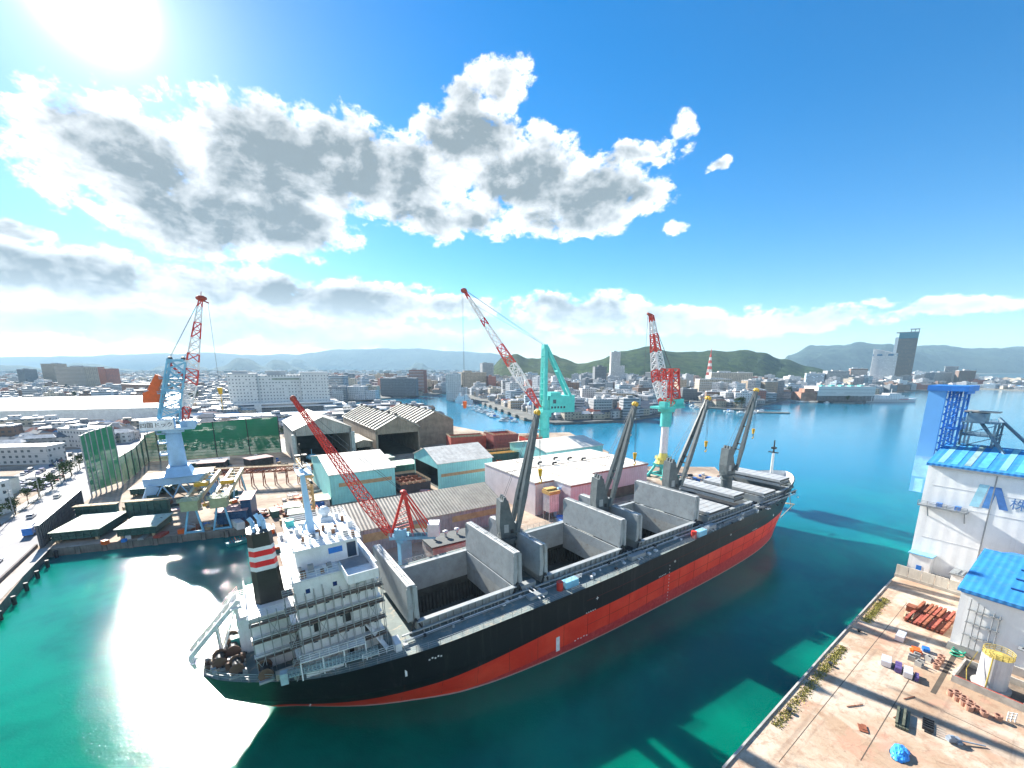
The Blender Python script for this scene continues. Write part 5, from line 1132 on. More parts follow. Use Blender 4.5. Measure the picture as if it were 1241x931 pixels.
for k, (y, w, c_) in enumerate([(73.2, 1.2, 0), (70.6, 1.3, 1), (68.2, 1.2, 2), (65.4, 1.6, 1), (62.2, 1.2, 0), (59.4, 1.4, 1), (56, 1.4, 2), (50, 2.0, 0), (43, 2.0, 1), (34, 2.0, 0)]):
    m = MB(); f0, f1 = .3, 13.6
    zz = lambda x: 29.93+(x+.7)*4.2/14.7+.03
    m.add([(f0, y, zz(f0)), (f1, y, zz(f1)), (f1, y+w, zz(f1)), (f0, y+w, zz(f0))], [(0, 1, 2, 3)])
    m.build('skylight', [mat('pale_skylight', (.22, .52, .62), .4), mat('cyan_skylight', (.10, .42, .68), .4), mat('grey_skylight', (.26, .40, .40), .5)][c_], rf)
m = MB(); m.box(-.75, -.6, -.6, 75.1, 28.9, 29.35); m.box(-.1, 0, 63.2, 63.45, 0, 29); m.box(-.12, 0, 35, 35.3, 0, 29); m.build('gutter', steelm, hall)
m = MB()
for z in (9.5, 19, 24): m.box(-.05, 0, .2, 74.4, z, z+.12)
m.build('sheet_joint', mat('joint_grey', (.55, .56, .58), .6), hall)
# painted emblem and lettering on the wall that faces -a; local y runs towards the water
mk = MB(); X_ = -.07
def para(y0, z0, y1, z1, w, mi): mk.add([(X_, y0, z0), (X_, y0+w, z0), (X_, y1+w, z1), (X_, y1, z1)], [(3, 2, 1, 0)], mi)
para(65.2, 20.3, 64.2, 26.2, 1.7, 0); para(63.3, 20.4, 62.7, 26.0, 1.4, 1); 
mk.add([(X_-.02, 60.3, 20.7), (X_-.02, 61.8, 20.7), (X_-.02, 63.5, 26.0), (X_-.02, 62.2, 26.0)], [(3, 2, 1, 0)], 2)
mk.build('wall_emblem', [mat('emblem_cyan', (.40, .74, .86), .6), mat('emblem_blue', (.10, .28, .62), .6), mat('emblem_dark_blue', (.07, .20, .50), .6)], hall)
Mt = Matrix.Translation((-.09, 58.9, 22.4)) @ Matrix.Rotation(R(-90), 4, 'Z') @ Matrix.Rotation(R(90), 4, 'X')
text('株', 2.9, 'wall_lettering', mat('lettering_blue', (.10, .24, .52), .6), hall, Mt, .02)
m = MB(); m.box(-2.4, 0, 66.6, 76, 18.4, 18.8); m.rail([(-2.4, 66.6, 18.8), (-2.4, 76, 18.8)], 1.1, .09, 1.6); m.beam((-2.2, 74, 18.4), (0, 74, 15.5), .2); m.beam((-2.2, 67, 18.4), (0, 67, 15.5), .2)
for y in (68, 71.5): m.box(-1.6, -.6, y, y+1.1, 18.8, 19.8, 1)
m.build('service_platform', [steelm, blue], hall)
m = MB(); m.box(-4.6, -.1, 61.5, 66.5, 0, 2.9); m.box(-5.0, -.1, 61.1, 66.9, 2.9, 3.3, 1)
for k in range(5): m.box(-4.6, -1, 61.8+k*.9, 62.3+k*.9, 3.3, 3.5, 1)
m.build('porch', [whwall, steelm], hall)
gs = ything('gas_store', 'small white hut with a light blue roof on the quay edge beside the hall', 'hut', 158, -47, GZ)
m = MB(); m.box(0, 11, 0, 4.4, 0, 5); m.build('wall', whwall, gs); m = MB(); m.box(-.3, 11.3, -.3, 4.7, 5, 5.3); m.build('roof', mat('light_blue_roof', (.25, .55, .80), .6), gs)
m = MB(); m.box(-.06, 0, 1.5, 2.6, .6, 2.2); m.build('door', blue, gs)
m = MB()
pp_ = ything('outside_stair', 'steel ladder tower with pipes climbing the seaward corner of the white hall', 'stair', 170, -42.8)
for k in range(7): m.beam((k*.9, 0, 0), (k*.9, -.0, 18), .16); m.beam((0, .3, k*2.6), (5.4, .3, k*2.6+1.5), .2)
m.build('frame', rust, pp_)
# tall blue gate panel and hoist tower
gt = ything('hoist_tower', 'tall blue steel hoist tower with a pale blue curtain panel above the white hall', 'tower', 170.5, -40.5, GZ)
m = MB(); m.box(-.6, .6, -.2, 3.4, 19.5, 48.5); m.build('curtain_panel', mat('pale_blue_panel', (.15, .42, .82), .5, 0, .06, .1), gt)
m = MB(); m.box(-.66, .66, -.26, 3.46, 24, 30); m.box(-.7, -.6, .8, 2.6, 19.6, 23.4); m.build('panel_patch', mat('lighter_blue_panel', (.26, .55, .86), .5), gt)
m = MB()
for y in (-1.3, -3.6):
    m.beam((1.5, y, 16), (1.5, y, 49), .45); m.beam((5.5, y, 20), (5.5, y, 49), .45); m.beam((1.5, y, 48), (8.5, y, 48), .8)
for k in range(12): z = 17+k*2.7; m.beam((1.5, -1.3, z), (1.5, -3.6, z), .22); m.beam((1.5, -1.3, z), (1.5, -3.6, z+2.7), .18); m.beam((1.5, -3.6, z+1.3), (5.5, -3.6, z+2.7), .2)
for z in (22, 30, 38): m.box(1, 7, -4, -1, z, z+.2); m.rail([(1, -4, z+.2), (7, -4, z+.2)], 1.1, .09, 1)
m.box(-1.2, 9, -4.6, 3.6, 48.4, 49.8)
for k in range(14): z = 20+k*2.0; m.beam((.8, -.2, z), (3.2, -2.4, z+2), .22); m.beam((3.2, -2.4, z), (.8, -.2, z+2), .18); m.beam((.8, -.2, z), (.8, -1.3, z+1), .2)
for y in (-.2, -2.4): m.beam((3.2, y, 17), (3.2, y, 48.4), .4)
for k in range(4): m.beam((5.5, -3.6, 25+k*6), (9, -6, 28+k*4), .3)
m.build('mast_frame', blue, gt)
m = MB(); ox, oy = 3.5, -4.0
for x in (0, 4.5, 9):
    for y in (0, -6): m.beam((ox+x, oy+y, 29.5), (ox+x, oy+y, 40), .4)
for z in (33, 36.5, 40): m.box(ox-.4, ox+9.4, oy-6.4, oy+.4, z, z+.18); m.rail([(ox-.4, oy-6.4, z+.18), (ox-.4, oy+.4, z+.18), (ox+9.4, oy+.4, z+.18)], 1.1, .09, 1.2)
for k in range(3): m.beam((ox, oy, 30+k*3.3), (ox, oy-6, 33+k*3.3), .22); m.beam((ox, oy-6, 30+k*3.3), (ox+9, oy-6, 33+k*3.3), .22)
m.beam((ox+9, oy-5, 41), (ox+1, oy-17.5, 29.8), .55); m.beam((ox+2, oy-3, 40), (ox-6.5, oy-13.5, 27.5), .55); m.box(ox-.5, ox+4, oy-4, oy-.5, 40.2, 42.6)
m.build('stair_frame', mat('grey_blue_steel', (.16, .26, .34), .5), gt)
m = MB(); m.box(ox+1, ox+4.5, oy-6, oy+1, 42.8, 43.1); m.build('canopy', mat('weathered_canopy', (.45, .42, .38), .7), gt)
m = MB(); m.box(ox+2, ox+6, oy-21, oy-15, 32.6, 34.4); m.build('roof_unit', whwall, gt)
# nearer warehouse with bright blue roof
wh = ything('warehouse', 'white warehouse with a bright blue roof beside the storage tank', 'warehouse', 121, -112)
m = MB(); m.prism([(0, 0), (30, 0), (30, 51), (4, 51), (4, 53), (0, 53)], 0, 12.6, 0); m.build('wall', whwall, wh)
m = MB(); m.add([(-.8, -.6, 12.6), (-.8, 53.5, 12.6), (16, 53.5, 16.6), (16, -.6, 16.6), (-.8, -.6, 13.2), (-.8, 53.5, 13.2), (16, 53.5, 17.2), (16, -.6, 17.2)], [(0, 1, 2, 3), (7, 6, 5, 4), (0, 4, 5, 1), (1, 5, 6, 2)])
m.add([(16, -.6, 16.6), (16, 51, 16.6), (30.6, 51, 13), (30.6, -.6, 13), (16, -.6, 17.2), (16, 51, 17.2), (30.6, 51, 13.6), (30.6, -.6, 13.6)], [(0, 1, 2, 3), (7, 6, 5, 4), (1, 5, 6, 2), (2, 6, 7, 3)])
r_ = m.build('roof', bluroof, wh)
for k in range(3): m = MB(); x = 3.5+k*3.6; m.box(x, x+.4, 0, 47.5, 13.3+(x+.8)*4/16.8, 13.5+(x+.8)*4/16.8); m.build('roof_seam', mat('seam_blue', (.01, .07, .25), .5), r_)
m = MB(); m.box(-.09, 0, 0, 53, 12.2, 12.6); m.build('roof_trim', blue, wh)
m = MB()
for y in (51.4, 50.4, 49.6, 48.2, 47.4): m.tube([(-.35, y, .5), (-.35, y, 11.5-(51.4-y)*.4)], .09, 6)
for k in range(4): m.box(-.5, -.1, 47.2, 51.6, 1.5+k*2.6, 1.62+k*2.6)
m.build('wall_pipe', steelm, wh)
for (y, z, dy, dz) in ((44, 5.4, 2.4, -2.4), (36, 5.0, 3.0, -2.6)): m = MB(); m.beam((-.9, y, z), (-.2, y-.2, z), .3); m.box(-1.6, 0, y-.5, y+.5, z, z+.15); m.build('wall_bracket', steelm, wh)
m = MB(); m.cyl((-1.6, 40.4, 8.0), (0, 40.4, 8.0), .6, .6, 10); m.build('wall_fan', mat('fan_grey', (.45, .44, .44), .6), wh)
m = MB(); m.box(-.6, 0, 33.6, 35.2, 2.2, 3.6); m.build('blue_box', blue, wh)
m = MB(); m.box(-.5, 0, 20, 53.2, 0, 1.6); m.build('plinth', concrete, wh)
# storage tank in its bund
tk = ything('storage_tank', 'grey cylindrical storage tank with yellow railings inside a concrete bund', 'tank', 112.3, -66.2)
m = MB(); m.cyl((0, 0, .5), (0, 0, 6.2), 1.9, 1.9, 28); m.build('shell', mat('tank_grey_paint', (.52, .53, .56), .45, .1, .08, .6, streak=.3), tk, False)
m = MB(); m.cyl((0, 0, 6.2), (0, 0, 6.6), 1.9, .5, 28); m.rail([(1.9*cos(k*pi/8), 1.9*sin(k*pi/8), 6.2) for k in range(17)], 1, .07, 1); m.build('top_railing', mat('dull_yellow_paint', (.60, .46, .12), .6), tk)
m = MB(); m.cyl((0, 0, 0), (0, 0, .5), 2.5, 2.5, 24)
m.build('plinth', concrete, tk); m = MB(); m.rail([(-2.9, 2.4, .2), (-2.2, 2.9, 2.6), (-1.5, 2.2, 6)], .3, .07, .6); m.tube([(-2.1, .3, 0), (-2.1, .3, 6.6)], .1, 6); m.build('ladder', mat('dull_yellow_paint', (.6, .46, .12)), tk)
bd = ything('bund_wall', 'low concrete bund wall around the grey tank', 'wall', 108.6, -70.6)
m = MB(); Wb, Lb_ = 8.2, 8.6
m.box(0, Wb, 0, .3, 0, 1.3); m.box(0, Wb, Lb_-.3, Lb_, 0, 1.3); m.box(0, .3, .3, Lb_-.3, 0, 1.3); m.box(Wb-.3, Wb, .3, Lb_-.3, 0, 1.3); m.build('wall', mat('bund_concrete', (.48, .44, .38), .9, 0, .25, .8), bd)
m = MB(); m.box(.3, Wb-.3, .3, Lb_-.3, .02, .06); m.build('floor', mat('bund_floor', (.22, .17, .13), .9, 0, .3, .6), bd)
m = MB(); m.box(.05, .25, .3, Lb_-.3, 1.3, 1.36); m.box(.1, Wb, .05, .2, 1.3, 1.37); m.build('red_coping', primer, bd)
hs = MB(); hs.tube([(1.2+.9*cos(k*.7)+.1*k, .9*sin(k*.7), .15+.03*k) for k in range(22)], .13, 6); o = hs.build('hose', mat('green_hose', (.03, .40, .25), .5)); place(o, AB(117.5, -60.6), ROT); tag(o, 'coiled green hose on the ground behind the tank bund', 'hose')
# precast panel fence in front of the white hall
fn = ything('precast_fence', 'cream precast concrete panel fence in front of the white hall', 'fence', 150.8, -54.8, GZ)
for k in range(5): m = MB(); m.box(-.12, .12, k*2.55, k*2.55+2.42, .8, 3.4); m.build('panel', mat('cream_concrete', (.60, .55, .46), .85, 0, .12, .4, streak=.3), fn); m = MB(); m.box(-.3, .3, k*2.55-.1, k*2.55+2.5, 0, .8); m.build('base', mat('fence_base', (.42, .39, .34), .9, streak=.3), fn)
# pipe manifold and steel frames at the right edge
pm_ = ything('pipe_rack', 'rusty pipe rack with white pipes standing right of the tank', 'pipe rack', 114.5, -82)
for k in range(5): m = MB(); m.beam((0, k*2.4, 0), (0, k*2.4, 2.6), .25); m.beam((3, k*2.4, 0), (3, k*2.4, 2.6), .25); m.beam((0, k*2.4, 2.6), (3, k*2.4, 2.6), .25); m.build('post', rust, pm_)
for x, rr in ((.4, .3), (1.4, .22), (2.4, .35)): m = MB(); m.cyl((x, -1, 2.9), (x, 11, 2.9), rr, rr, 8); m.build('pipe', rust if x > 1 else white, pm_)
# stored goods on the quay
for i in range(9):
    for j in range(2):
        o = ything('girder_stack', 'red oxide girder stack on the quay, %s column, %s the water' % (['first', 'second', 'third', 'fourth', 'fifth', 'sixth', 'seventh', 'eighth', 'ninth'][i], ['nearer', 'farther from'][1-j]), 'girders', 125.5+j*6.6, -57.2+i*.72, GZ)
        nm = rnd.randint(1, 2)
        for q in range(nm):
            m = MB(); z = .12+q*.42; m.box(0, 6.1, 0, .5, z, z+.05); m.box(0, 6.1, 0, .5, z+.34, z+.39); m.box(0, 6.1, .22, .28, z+.05, z+.34)
            for s_ in range(9): m.box(.2+s_*.7, .27+s_*.7, .02, .48, z+.05, z+.34)
            m.build('girder', rust if (i+q+j) % 3 else mat('dull_oxide', (.34, .08, .05), .85, 0, .4, .8), o)
def small(name, label, cat, a, b, mb, mt, rz=0, group=None): o = mb.build(name, mt); place(o, AB(a, b), ROT+rz); return tag(o, label, cat, group)
m = MB(); m.box(-.9, .9, -.7, .7, .1, 1.3); m.box(-1, 1, -.8, .8, 1.3, 1.4); m.box(-.95, -.9, -.3, .3, .3, 1.1); small('steel_bin', 'small rusty steel bin alone near the quay edge', 'bin', 132, -50.4, m, rust)
for k in range(3): m = MB(); m.beam((0, k*.6, .3), (3.6, k*.6+.2, .3), .25); m.beam((0, k*.6, .6), (3.4, k*.6, .6), .22); small('timber_beam', 'pale beams lying between the rusty bin and the red girders', 'beams', 126.5, -51.9+k*.02, m, timber, R(8), 'pale beams beside the red girders')
purple = mat('purple_tarp', (.12, .08, .24), .6); silver = mat('silver_sheet', (.70, .70, .74), .35, .3, .1, 1)
def bale(lab, a, b, w, d, h, mt, rz=0):
    m = MB(); m.box(0, w, 0, d, .1, h)
    for k in range(3): m.box(.2+k*w/3, .3+k*w/3, -.04, d+.04, .08, h+.04)
    return small('wrapped_bale', lab, 'bale', a, b, m, mt, rz)
bale('white wrapped bale nearest the quay road, in the lower group', 103.6, -55.0, 2.6, 1.4, 1.1, silver, .25); bale('purple wrapped bale between two white ones, lower group', 103.3, -56.6, 2.6, .9, 1.0, purple, .25); bale('white wrapped bale right of the purple one', 103.0, -58.2, 2.6, 1.2, 1.1, silver, .25); bale('small purple bale at the right end of the lower group', 103.2, -59.0, 1.9, .5, .8, purple, .25)
bale('white wrapped bale standing alone by the girder stacks', 115.2, -53.6, 3.0, 1.3, 1.2, silver, .1); bale('blue covered bale behind the concrete rings', 115.5, -57.6, 1.3, 1.0, .7, blue, .4)
m = MB(); m.box(-.8, .8, -.6, .6, .1, .9); m.box(-.5, .5, -.9, .9, .2, .5); small('pump_skid', 'orange pump skid beside the white bale', 'pump', 113.6, -56.0, m, orange, .4)
def ringmb(r, h, th=.15, n=14):
    m = MB(); 
    for k in range(n):
        a0, a1 = 2*pi*k/n, 2*pi*(k+1)/n; P_ = lambda a, rr, z: (rr*cos(a), rr*sin(a), z)
        m.add([P_(a0, r, 0), P_(a1, r, 0), P_(a1, r, h), P_(a0, r, h), P_(a0, r-th, 0), P_(a1, r-th, 0), P_(a1, r-th, h), P_(a0, r-th, h)], [(0, 1, 2, 3), (5, 4, 7, 6), (3, 2, 6, 7)])
    return m
ringrust = mat('clay_pipe', (.44, .24, .17), .85, 0, .25, 1.5)
for k, (a, b) in enumerate([(103.9, -63.0), (103.2, -63.9), (102.6, -64.8), (101.9, -65.6), (104.7, -63.6), (104.0, -64.6), (103.4, -65.5), (102.7, -66.4), (102.2, -67.2), (103.0, -68.6), (110.9, -59.5), (112.4, -59.4), (113.8, -59.4), (115.1, -59.3)]):
    small('pipe_ring', 'concrete pipe ring standing in the row %s' % ('in front of the bund wall' if k < 10 else 'along the channel beside the bund'), 'pipe ring', a, b, ringmb(.52, .85), ringrust, 0, 'pipe rings in front of the bund' if k < 10 else 'pipe rings beside the channel')
for k, (a, b) in enumerate([(110.2, -56.2), (111.6, -56.6), (109.2, -57.6), (112.6, -58.2)]): m = MB(); m.box(-.6, .6, -.5, .5, 0, .2); m.box(-.6, -.42, -.5, .5, .2, 1.0); m.box(.42, .6, -.5, .5, .2, 1.0); m.box(-.42, .42, .35, .5, .2, .9); small('channel_block', 'pale concrete channel block left of the bund', 'block', a, b, m, concrete, rnd.uniform(-.3, .3), 'channel blocks left of the bund')
for k in range(4): m = MB(); m.beam((0, k*.42, .25), (5.0, k*.42, .25), .34, .4); m.beam((.3, k*.42+.1, .62), (5.0, k*.42+.1, .62), .3, .3) if k % 2 else None; small('steel_beam', 'dark green steel beam in the bundle above the blue sheet', 'beam', 87.8, -61.6-k*.02, m, mat('dull_green_steel', (.12, .13, .09), .7, 0, .4, .8), R(12), 'dark beams above the blue sheet')
m = MB(); m.box(0, 3.2, 0, .9, 0, .25); [m.box(.2+k*.6, .35+k*.6, -.1, 1.2, .25, .8) for k in range(5)]; small('trestle_rack', 'dark rack with ribs lying beside the beam bundle', 'rack', 90.3, -63.9, m, darkm, R(12))
tp = bmesh.new(); bmesh.ops.create_icosphere(tp, subdivisions=4, radius=1); 
from mathutils import noise as mnoise
for v in tp.verts:
    n_ = mnoise.noise(v.co*2.2)*.16+mnoise.noise(v.co*6)*.10; v.co = Vector((v.co.x*1.9, v.co.y*1.05, max(0, v.co.z)*.85))*(1+n_)
me = bpy.data.meshes.new('tarpaulin'); tp.to_mesh(me); tp.free(); me.materials.append(mat('blue_tarp', (.04, .30, .80), .45, 0, .2, 1.5, bump=.06)); o = bpy.data.objects.new('tarpaulin', me); COL.objects.link(o); place(o, AB(82.0, -62.4), ROT+R(8)); tag(o, 'crumpled bright blue tarpaulin over a heap at the bottom of the quay', 'tarpaulin')
m = MB(); m.box(-.8, .8, -.55, .55, .05, .14); m.box(-.3, .9, -.5, .1, .14, .2); small('rusty_plate', 'single rusty steel plate lying in the middle of the quay', 'plate', 82.9, -57.7, m, rust, .5)
m = MB(); m.box(-1.2, .4, -.35, .35, .2, .8); m.cyl((-1, 0, .8), (-.4, 0, .8), .35); m.beam((.4, 0, .4), (3.6, -.4, .2), .16); m.box(-.2, .5, -.6, .6, .1, .5); small('pump_unit', 'grey pump unit with a long hose arm lying on the open quay', 'pump', 91.5, -66.2, m, mat('pump_blue_grey', (.25, .30, .36), .5), R(-40))
m = MB(); [m.beam((0, k*.5, 0), (0, k*.5, 1.6), .12) for k in (0, 1, 2)]; [m.beam((0, 0, z), (0, 1.0, z), .12) for z in (.5, 1.0, 1.5)]; small('ladder_frame', 'small white ladder frame beside the bund corner', 'ladder', 104.5, -70.2, m, white, R(40))
m = MB(); [m.box(k*.45, k*.45+.35, 0, 1.0, .05, .5) for k in range(9)]; m.box(0, 4, -.05, 0, 0, .6); small('grating_pallet', 'row of white grating panels lying at the right edge of the quay', 'grating', 103.4, -75.5, m, white, R(-62))
for k, (a, b, l) in enumerate([(86, -54.5, 3), (89.5, -59.5, 3.2), (96, -59.0, 2.4)]): m = MB(); m.beam((0, 0, .1), (l, .2, .1), .1, .1); small('loose_bar', 'thin loose steel bar on the bare quay concrete', 'bar', a, b, m, rust, rnd.uniform(-.6, -.2), 'loose bars on the quay')
for k, (a, b) in enumerate([(95.4, -48.5), (112.5, -47.2), (131, -45.0), (77, -49.8)]): m = MB(); m.cyl((0, 0, 0), (0, 0, .45), .22, .28, 10); m.cyl((0, 0, .45), (0, 0, .6), .4, .4, 10); small('bollard', 'black mooring bollard on the right quay edge', 'bollard', a, b, m, darkm, 0, 'bollards on the right quay edge')
# kerb, grass strips, drain channel
m = MB(); e = [(58.4, -49.7), (99.1, -46.2), (146.6, -42.5)]
for (a0, b0), (a1, b1) in zip(e[:-1], e[1:]): p0, p1 = AB(a0, b0-.15, 2.62), AB(a1, b1-.15, 2.62); m.beam(p0, p1, .3, .26)
structure('quay_kerb', m, concrete)
grassm = mat('dry_grass', (.36, .33, .09), .95, 0, .4, 1.5)
gv, gf = MB(), None
for (a0, a1, off, dn) in ((118, 134, -1.6, 1.0), (92.5, 104, -1.5, .9), (72, 93, -1.5, .6)):
    for k in range(int((a1-a0)*120*dn)):
        a = rnd.uniform(a0, a1); bb_ = -49.7+(a-58.4)*.081; b = bb_+off+rnd.gauss(0, .45); q = AB(a, b, 2.5); h = rnd.uniform(.08, .3); dx, dy = rnd.uniform(-.14, .14), rnd.uniform(-.14, .14); gv.add([(q.x-dx, q.y-dy, 2.5), (q.x+dx, q.y+dy, 2.5), (q.x+rnd.uniform(-.1, .1), q.y+rnd.uniform(-.1, .1), 2.5+h)], [(0, 1, 2)])
tag(gv.build('dry_grass', grassm), 'strips of dry yellow grass along the right quay edge', 'grass', None, 'stuff')
m = MB(); m.box(0, 40, 0, .7, -.02, .012); o = m.build('drain_channel', mat('drain_dark', (.10, .08, .06), .9)); place(o, AB(102, -61.6), ROT+R(3)); o['kind'] = 'structure'
m = MB(); m.box(0, 30, 0, .12, -.02, .010); o = m.build('ground_joint', mat('drain_dark', (.1, .08, .06))); place(o, AB(76, -59.8), ROT+R(4)); o['kind'] = 'structure'
m = MB(); m.box(0, .12, -30, 0, -.02, .010); o = m.build('ground_joint', mat('drain_dark', (.1, .08, .06))); place(o, AB(98, -63.5), ROT); o['kind'] = 'structure'
m = MB(); m.box(0, 70, 0, .1, -.02, .010); o = m.build('ground_joint', mat('drain_dark', (.1, .08, .06))); place(o, AB(66, -53.6), ROT+R(4)); o['kind'] = 'structure'
# ================================================================== left-hand road and town
def strip_m(name, pts, w, z, m):
    mb = MB(); L_ = []; Rr = []
    for i, p_ in enumerate(pts):
        p_ = Vector(p_).to_2d(); a = Vector(pts[max(0, i-1)]).to_2d(); b = Vector(pts[min(len(pts)-1, i+1)]).to_2d(); d_ = (b-a).normalized(); n_ = Vector((-d_.y, d_.x))*w/2; L_.append((p_.x+n_.x, p_.y+n_.y, z)); Rr.append((p_.x-n_.x, p_.y-n_.y, z))
    n = len(pts); mb.add(Rr+L_, [(i, i+1, n+i+1, n+i) for i in range(n-1)]); return structure(name, mb, m)
roadm = mat('road_asphalt', (.34, .33, .34), .9, 0, .2, .08, dirt=(.26, .25, .25, 1))
lot = mat('car_park_surface', (.40, .38, .36), .9, 0, .2, .08)
RD = [AB(-57, -60), AB(-57.5, 60), AB(-57.5, 175), AB(-60, 320), AB(-70, 560), AB(-90, 900)]
strip_m('road', RD, 17, 2.506, roadm)
strip_m('pavement', [AB(-46.6, -60), AB(-46.6, 107)], 3.2, 2.62, concrete)
strip_m('pavement', [AB(-68, -60), AB(-68, 330)], 3, 2.62, concrete)
for off in (0,):
    mb = MB()
    for k in range(60): a = -57.3; b = -20+k*9; mb.box(a-.08, a+.08, b, b+5, 0, .008)
    o = mb.build('road_markings', white); place(o, AB(0, 0, 2.508), ROT); o['kind'] = 'structure'
mb = MB(); mb.box(-.25, .25, 0, 165, 0, 1.0); o = mb.build('sea_wall', mat('wall_brown', (.18, .15, .14), .9)); place(o, AB(-48.9, -55), ROT); tag(o, 'long low brown parapet wall between the road and the left jetty', 'wall')
strip_m('car_park', [AB(-81, 212), AB(-79, 330)], 22, 2.504, lot)
strip_m('car_park', [AB(-42, 300), AB(60, 262)], 60, 2.504, lot)
# cars: one kind, copied
def car_mesh(paint, van=False):
    root = bpy.data.objects.new('parked_car', None); COL.objects.link(root)
    m = MB(); L, Wd = (4.4, 1.75) if not van else (4.9, 1.85); h = 1.45 if not van else 1.95; hb = .85
    m.add([(-L/2, -Wd/2, .3), (L/2, -Wd/2, .3), (L/2, Wd/2, .3), (-L/2, Wd/2, .3), (-L/2, -Wd/2, hb), (L/2, -Wd/2, hb-.12), (L/2, Wd/2, hb-.12), (-L/2, Wd/2, hb)], [(0, 3, 2, 1), (4, 5, 6, 7), (0, 1, 5, 4), (1, 2, 6, 5), (2, 3, 7, 6), (3, 0, 4, 7)])
    x0, x1, x2, x3 = (-L/2+.2, L/2-1.3, -L/2+.75, L/2-2.1) if not van else (-L/2+.02, L/2-.7, -L/2+.15, L/2-1.3)
    m.add([(x2, -Wd*.42, h), (x3, -Wd*.42, h), (x3, Wd*.42, h), (x2, Wd*.42, h), (x2, -Wd*.42, h-.06), (x3, -Wd*.42, h-.06), (x3, Wd*.42, h-.06), (x2, Wd*.42, h-.06)], [(0, 1, 2, 3), (4, 5, 1, 0), (5, 6, 2, 1), (6, 7, 3, 2), (7, 4, 0, 3)])
    m.build('body', paint, root)
    g = MB(); g.add([(x0, -Wd*.48, hb), (x1, -Wd*.48, hb-.06), (x1, Wd*.48, hb-.06), (x0, Wd*.48, hb), (x2, -Wd*.42, h-.06), (x3, -Wd*.42, h-.06), (x3, Wd*.42, h-.06), (x2, Wd*.42, h-.06)], [(0, 1, 5, 4), (1, 2, 6, 5), (2, 3, 7, 6), (3, 0, 4, 7)]); g.build('window', glassm, root)
    for sx in (-1, 1):
        for sy in (-1, 1): w_ = MB(); w_.cyl((sx*L*.31, sy*Wd*.5, .32), (sx*L*.31, sy*(Wd*.5-.2), .32), .32, .32, 8); w_.build('wheel', darkm, root)
    return root
CP = [('white', (.80, .80, .80)), ('silver', (.48, .49, .52)), ('black', (.03, .03, .035)), ('dark blue', (.04, .06, .22)), ('red', (.40, .04, .04)), ('pale violet', (.50, .46, .62))]
protos = {}
for nm, c_ in CP:
    pmm = mat('car_%s' % nm.replace(' ', '_'), c_, .25, .2, .05, 1); protos[nm] = [car_mesh(pmm), car_mesh(pmm, True)]
used = {}
def car(loc, rz, where, nm=None):
    nm = nm or rnd.choice(['white', 'white', 'white', 'silver', 'silver', 'pale violet', 'black', 'dark blue', 'red']); v = rnd.random() < .25; p_ = protos[nm][v]
    o = p_ if (nm, v) not in used else copy_tree2(p_); used[(nm, v)] = 1; place(o, loc, rz); lab = '%s %s %s' % (nm, 'van' if v else 'car', where); tag(o, lab, 'van' if v else 'car', lab); return o
def copy_tree2(o, parent=None):
    c = o.copy(); COL.objects.link(c); c.parent = parent
    for ch in o.children: copy_tree2(ch, c)
    return c
for i in range(6):
    for j in range(11):
        if rnd.random() < .85: car(AB(-89+i*3.6+rnd.uniform(-.2, .2), 200+j*2.7, 2.51), ROT+rnd.uniform(-.05, .05)+(pi if rnd.random() < .5 else 0)-R(20)*0, 'in the crowded lot behind the white waterfront house')
for i in range(4):
    for j in range(14):
        if rnd.random() < .6: car(AB(-88+i*5.6, 240+j*5.2, 2.51), ROT+R(90)+rnd.uniform(-.06, .06), 'in the open car park beside the road trees')
for i in range(7):
    for j in range(13):
        if rnd.random() < .8: q = AB(-34+j*5.4+rnd.uniform(-.3, .3), 292-j*2.4+i*6.2, 2.51); car(q, ROT+R(60)+rnd.uniform(-.05, .05), 'in the large car park behind the green net')
for (a, b, nm) in ((-54.5, 100, 'white'), (-60.5, 150, 'white'), (-61, 60, 'silver'), (-54.5, 205, 'silver'), (-60.5, 240, 'black'), (-60.5, 180, 'white'), (-54.6, 262, 'white')): car(AB(a, b, 2.51), ROT+R(90), 'driving on the quayside road', nm)
tr = thing('mixer_truck', 'blue and white mixer truck driving on the quayside road beside the grey screen', 'truck', AB(-54.3, 127, 2.51), ROT+R(-90))
m = MB(); m.box(1.8, 3.8, -1.2, 1.2, .5, 2.9); m.box(-3.6, 1.8, -1.1, 1.1, .6, 1.1); m.build('cab', blue, tr); m = MB(); m.cyl((-3.4, 0, 2.6), (-1, 0, 2.2), .8, 1.35, 12); m.cyl((-1, 0, 2.2), (1.4, 0, 2.0), 1.35, .9, 12); m.build('drum', white, tr)
for x in (-2.6, -1.3, 2.7):
    for y in (-1.1, 1.1): m = MB(); m.cyl((x, y-.15, .5), (x, y+.15, .5), .5, .5, 10); m.build('wheel', darkm, tr)
for p_ in protos.values():
    for q in p_:
        if 'label' not in q:
            for ch in list(q.children): bpy.data.objects.remove(ch)
            bpy.data.objects.remove(q)
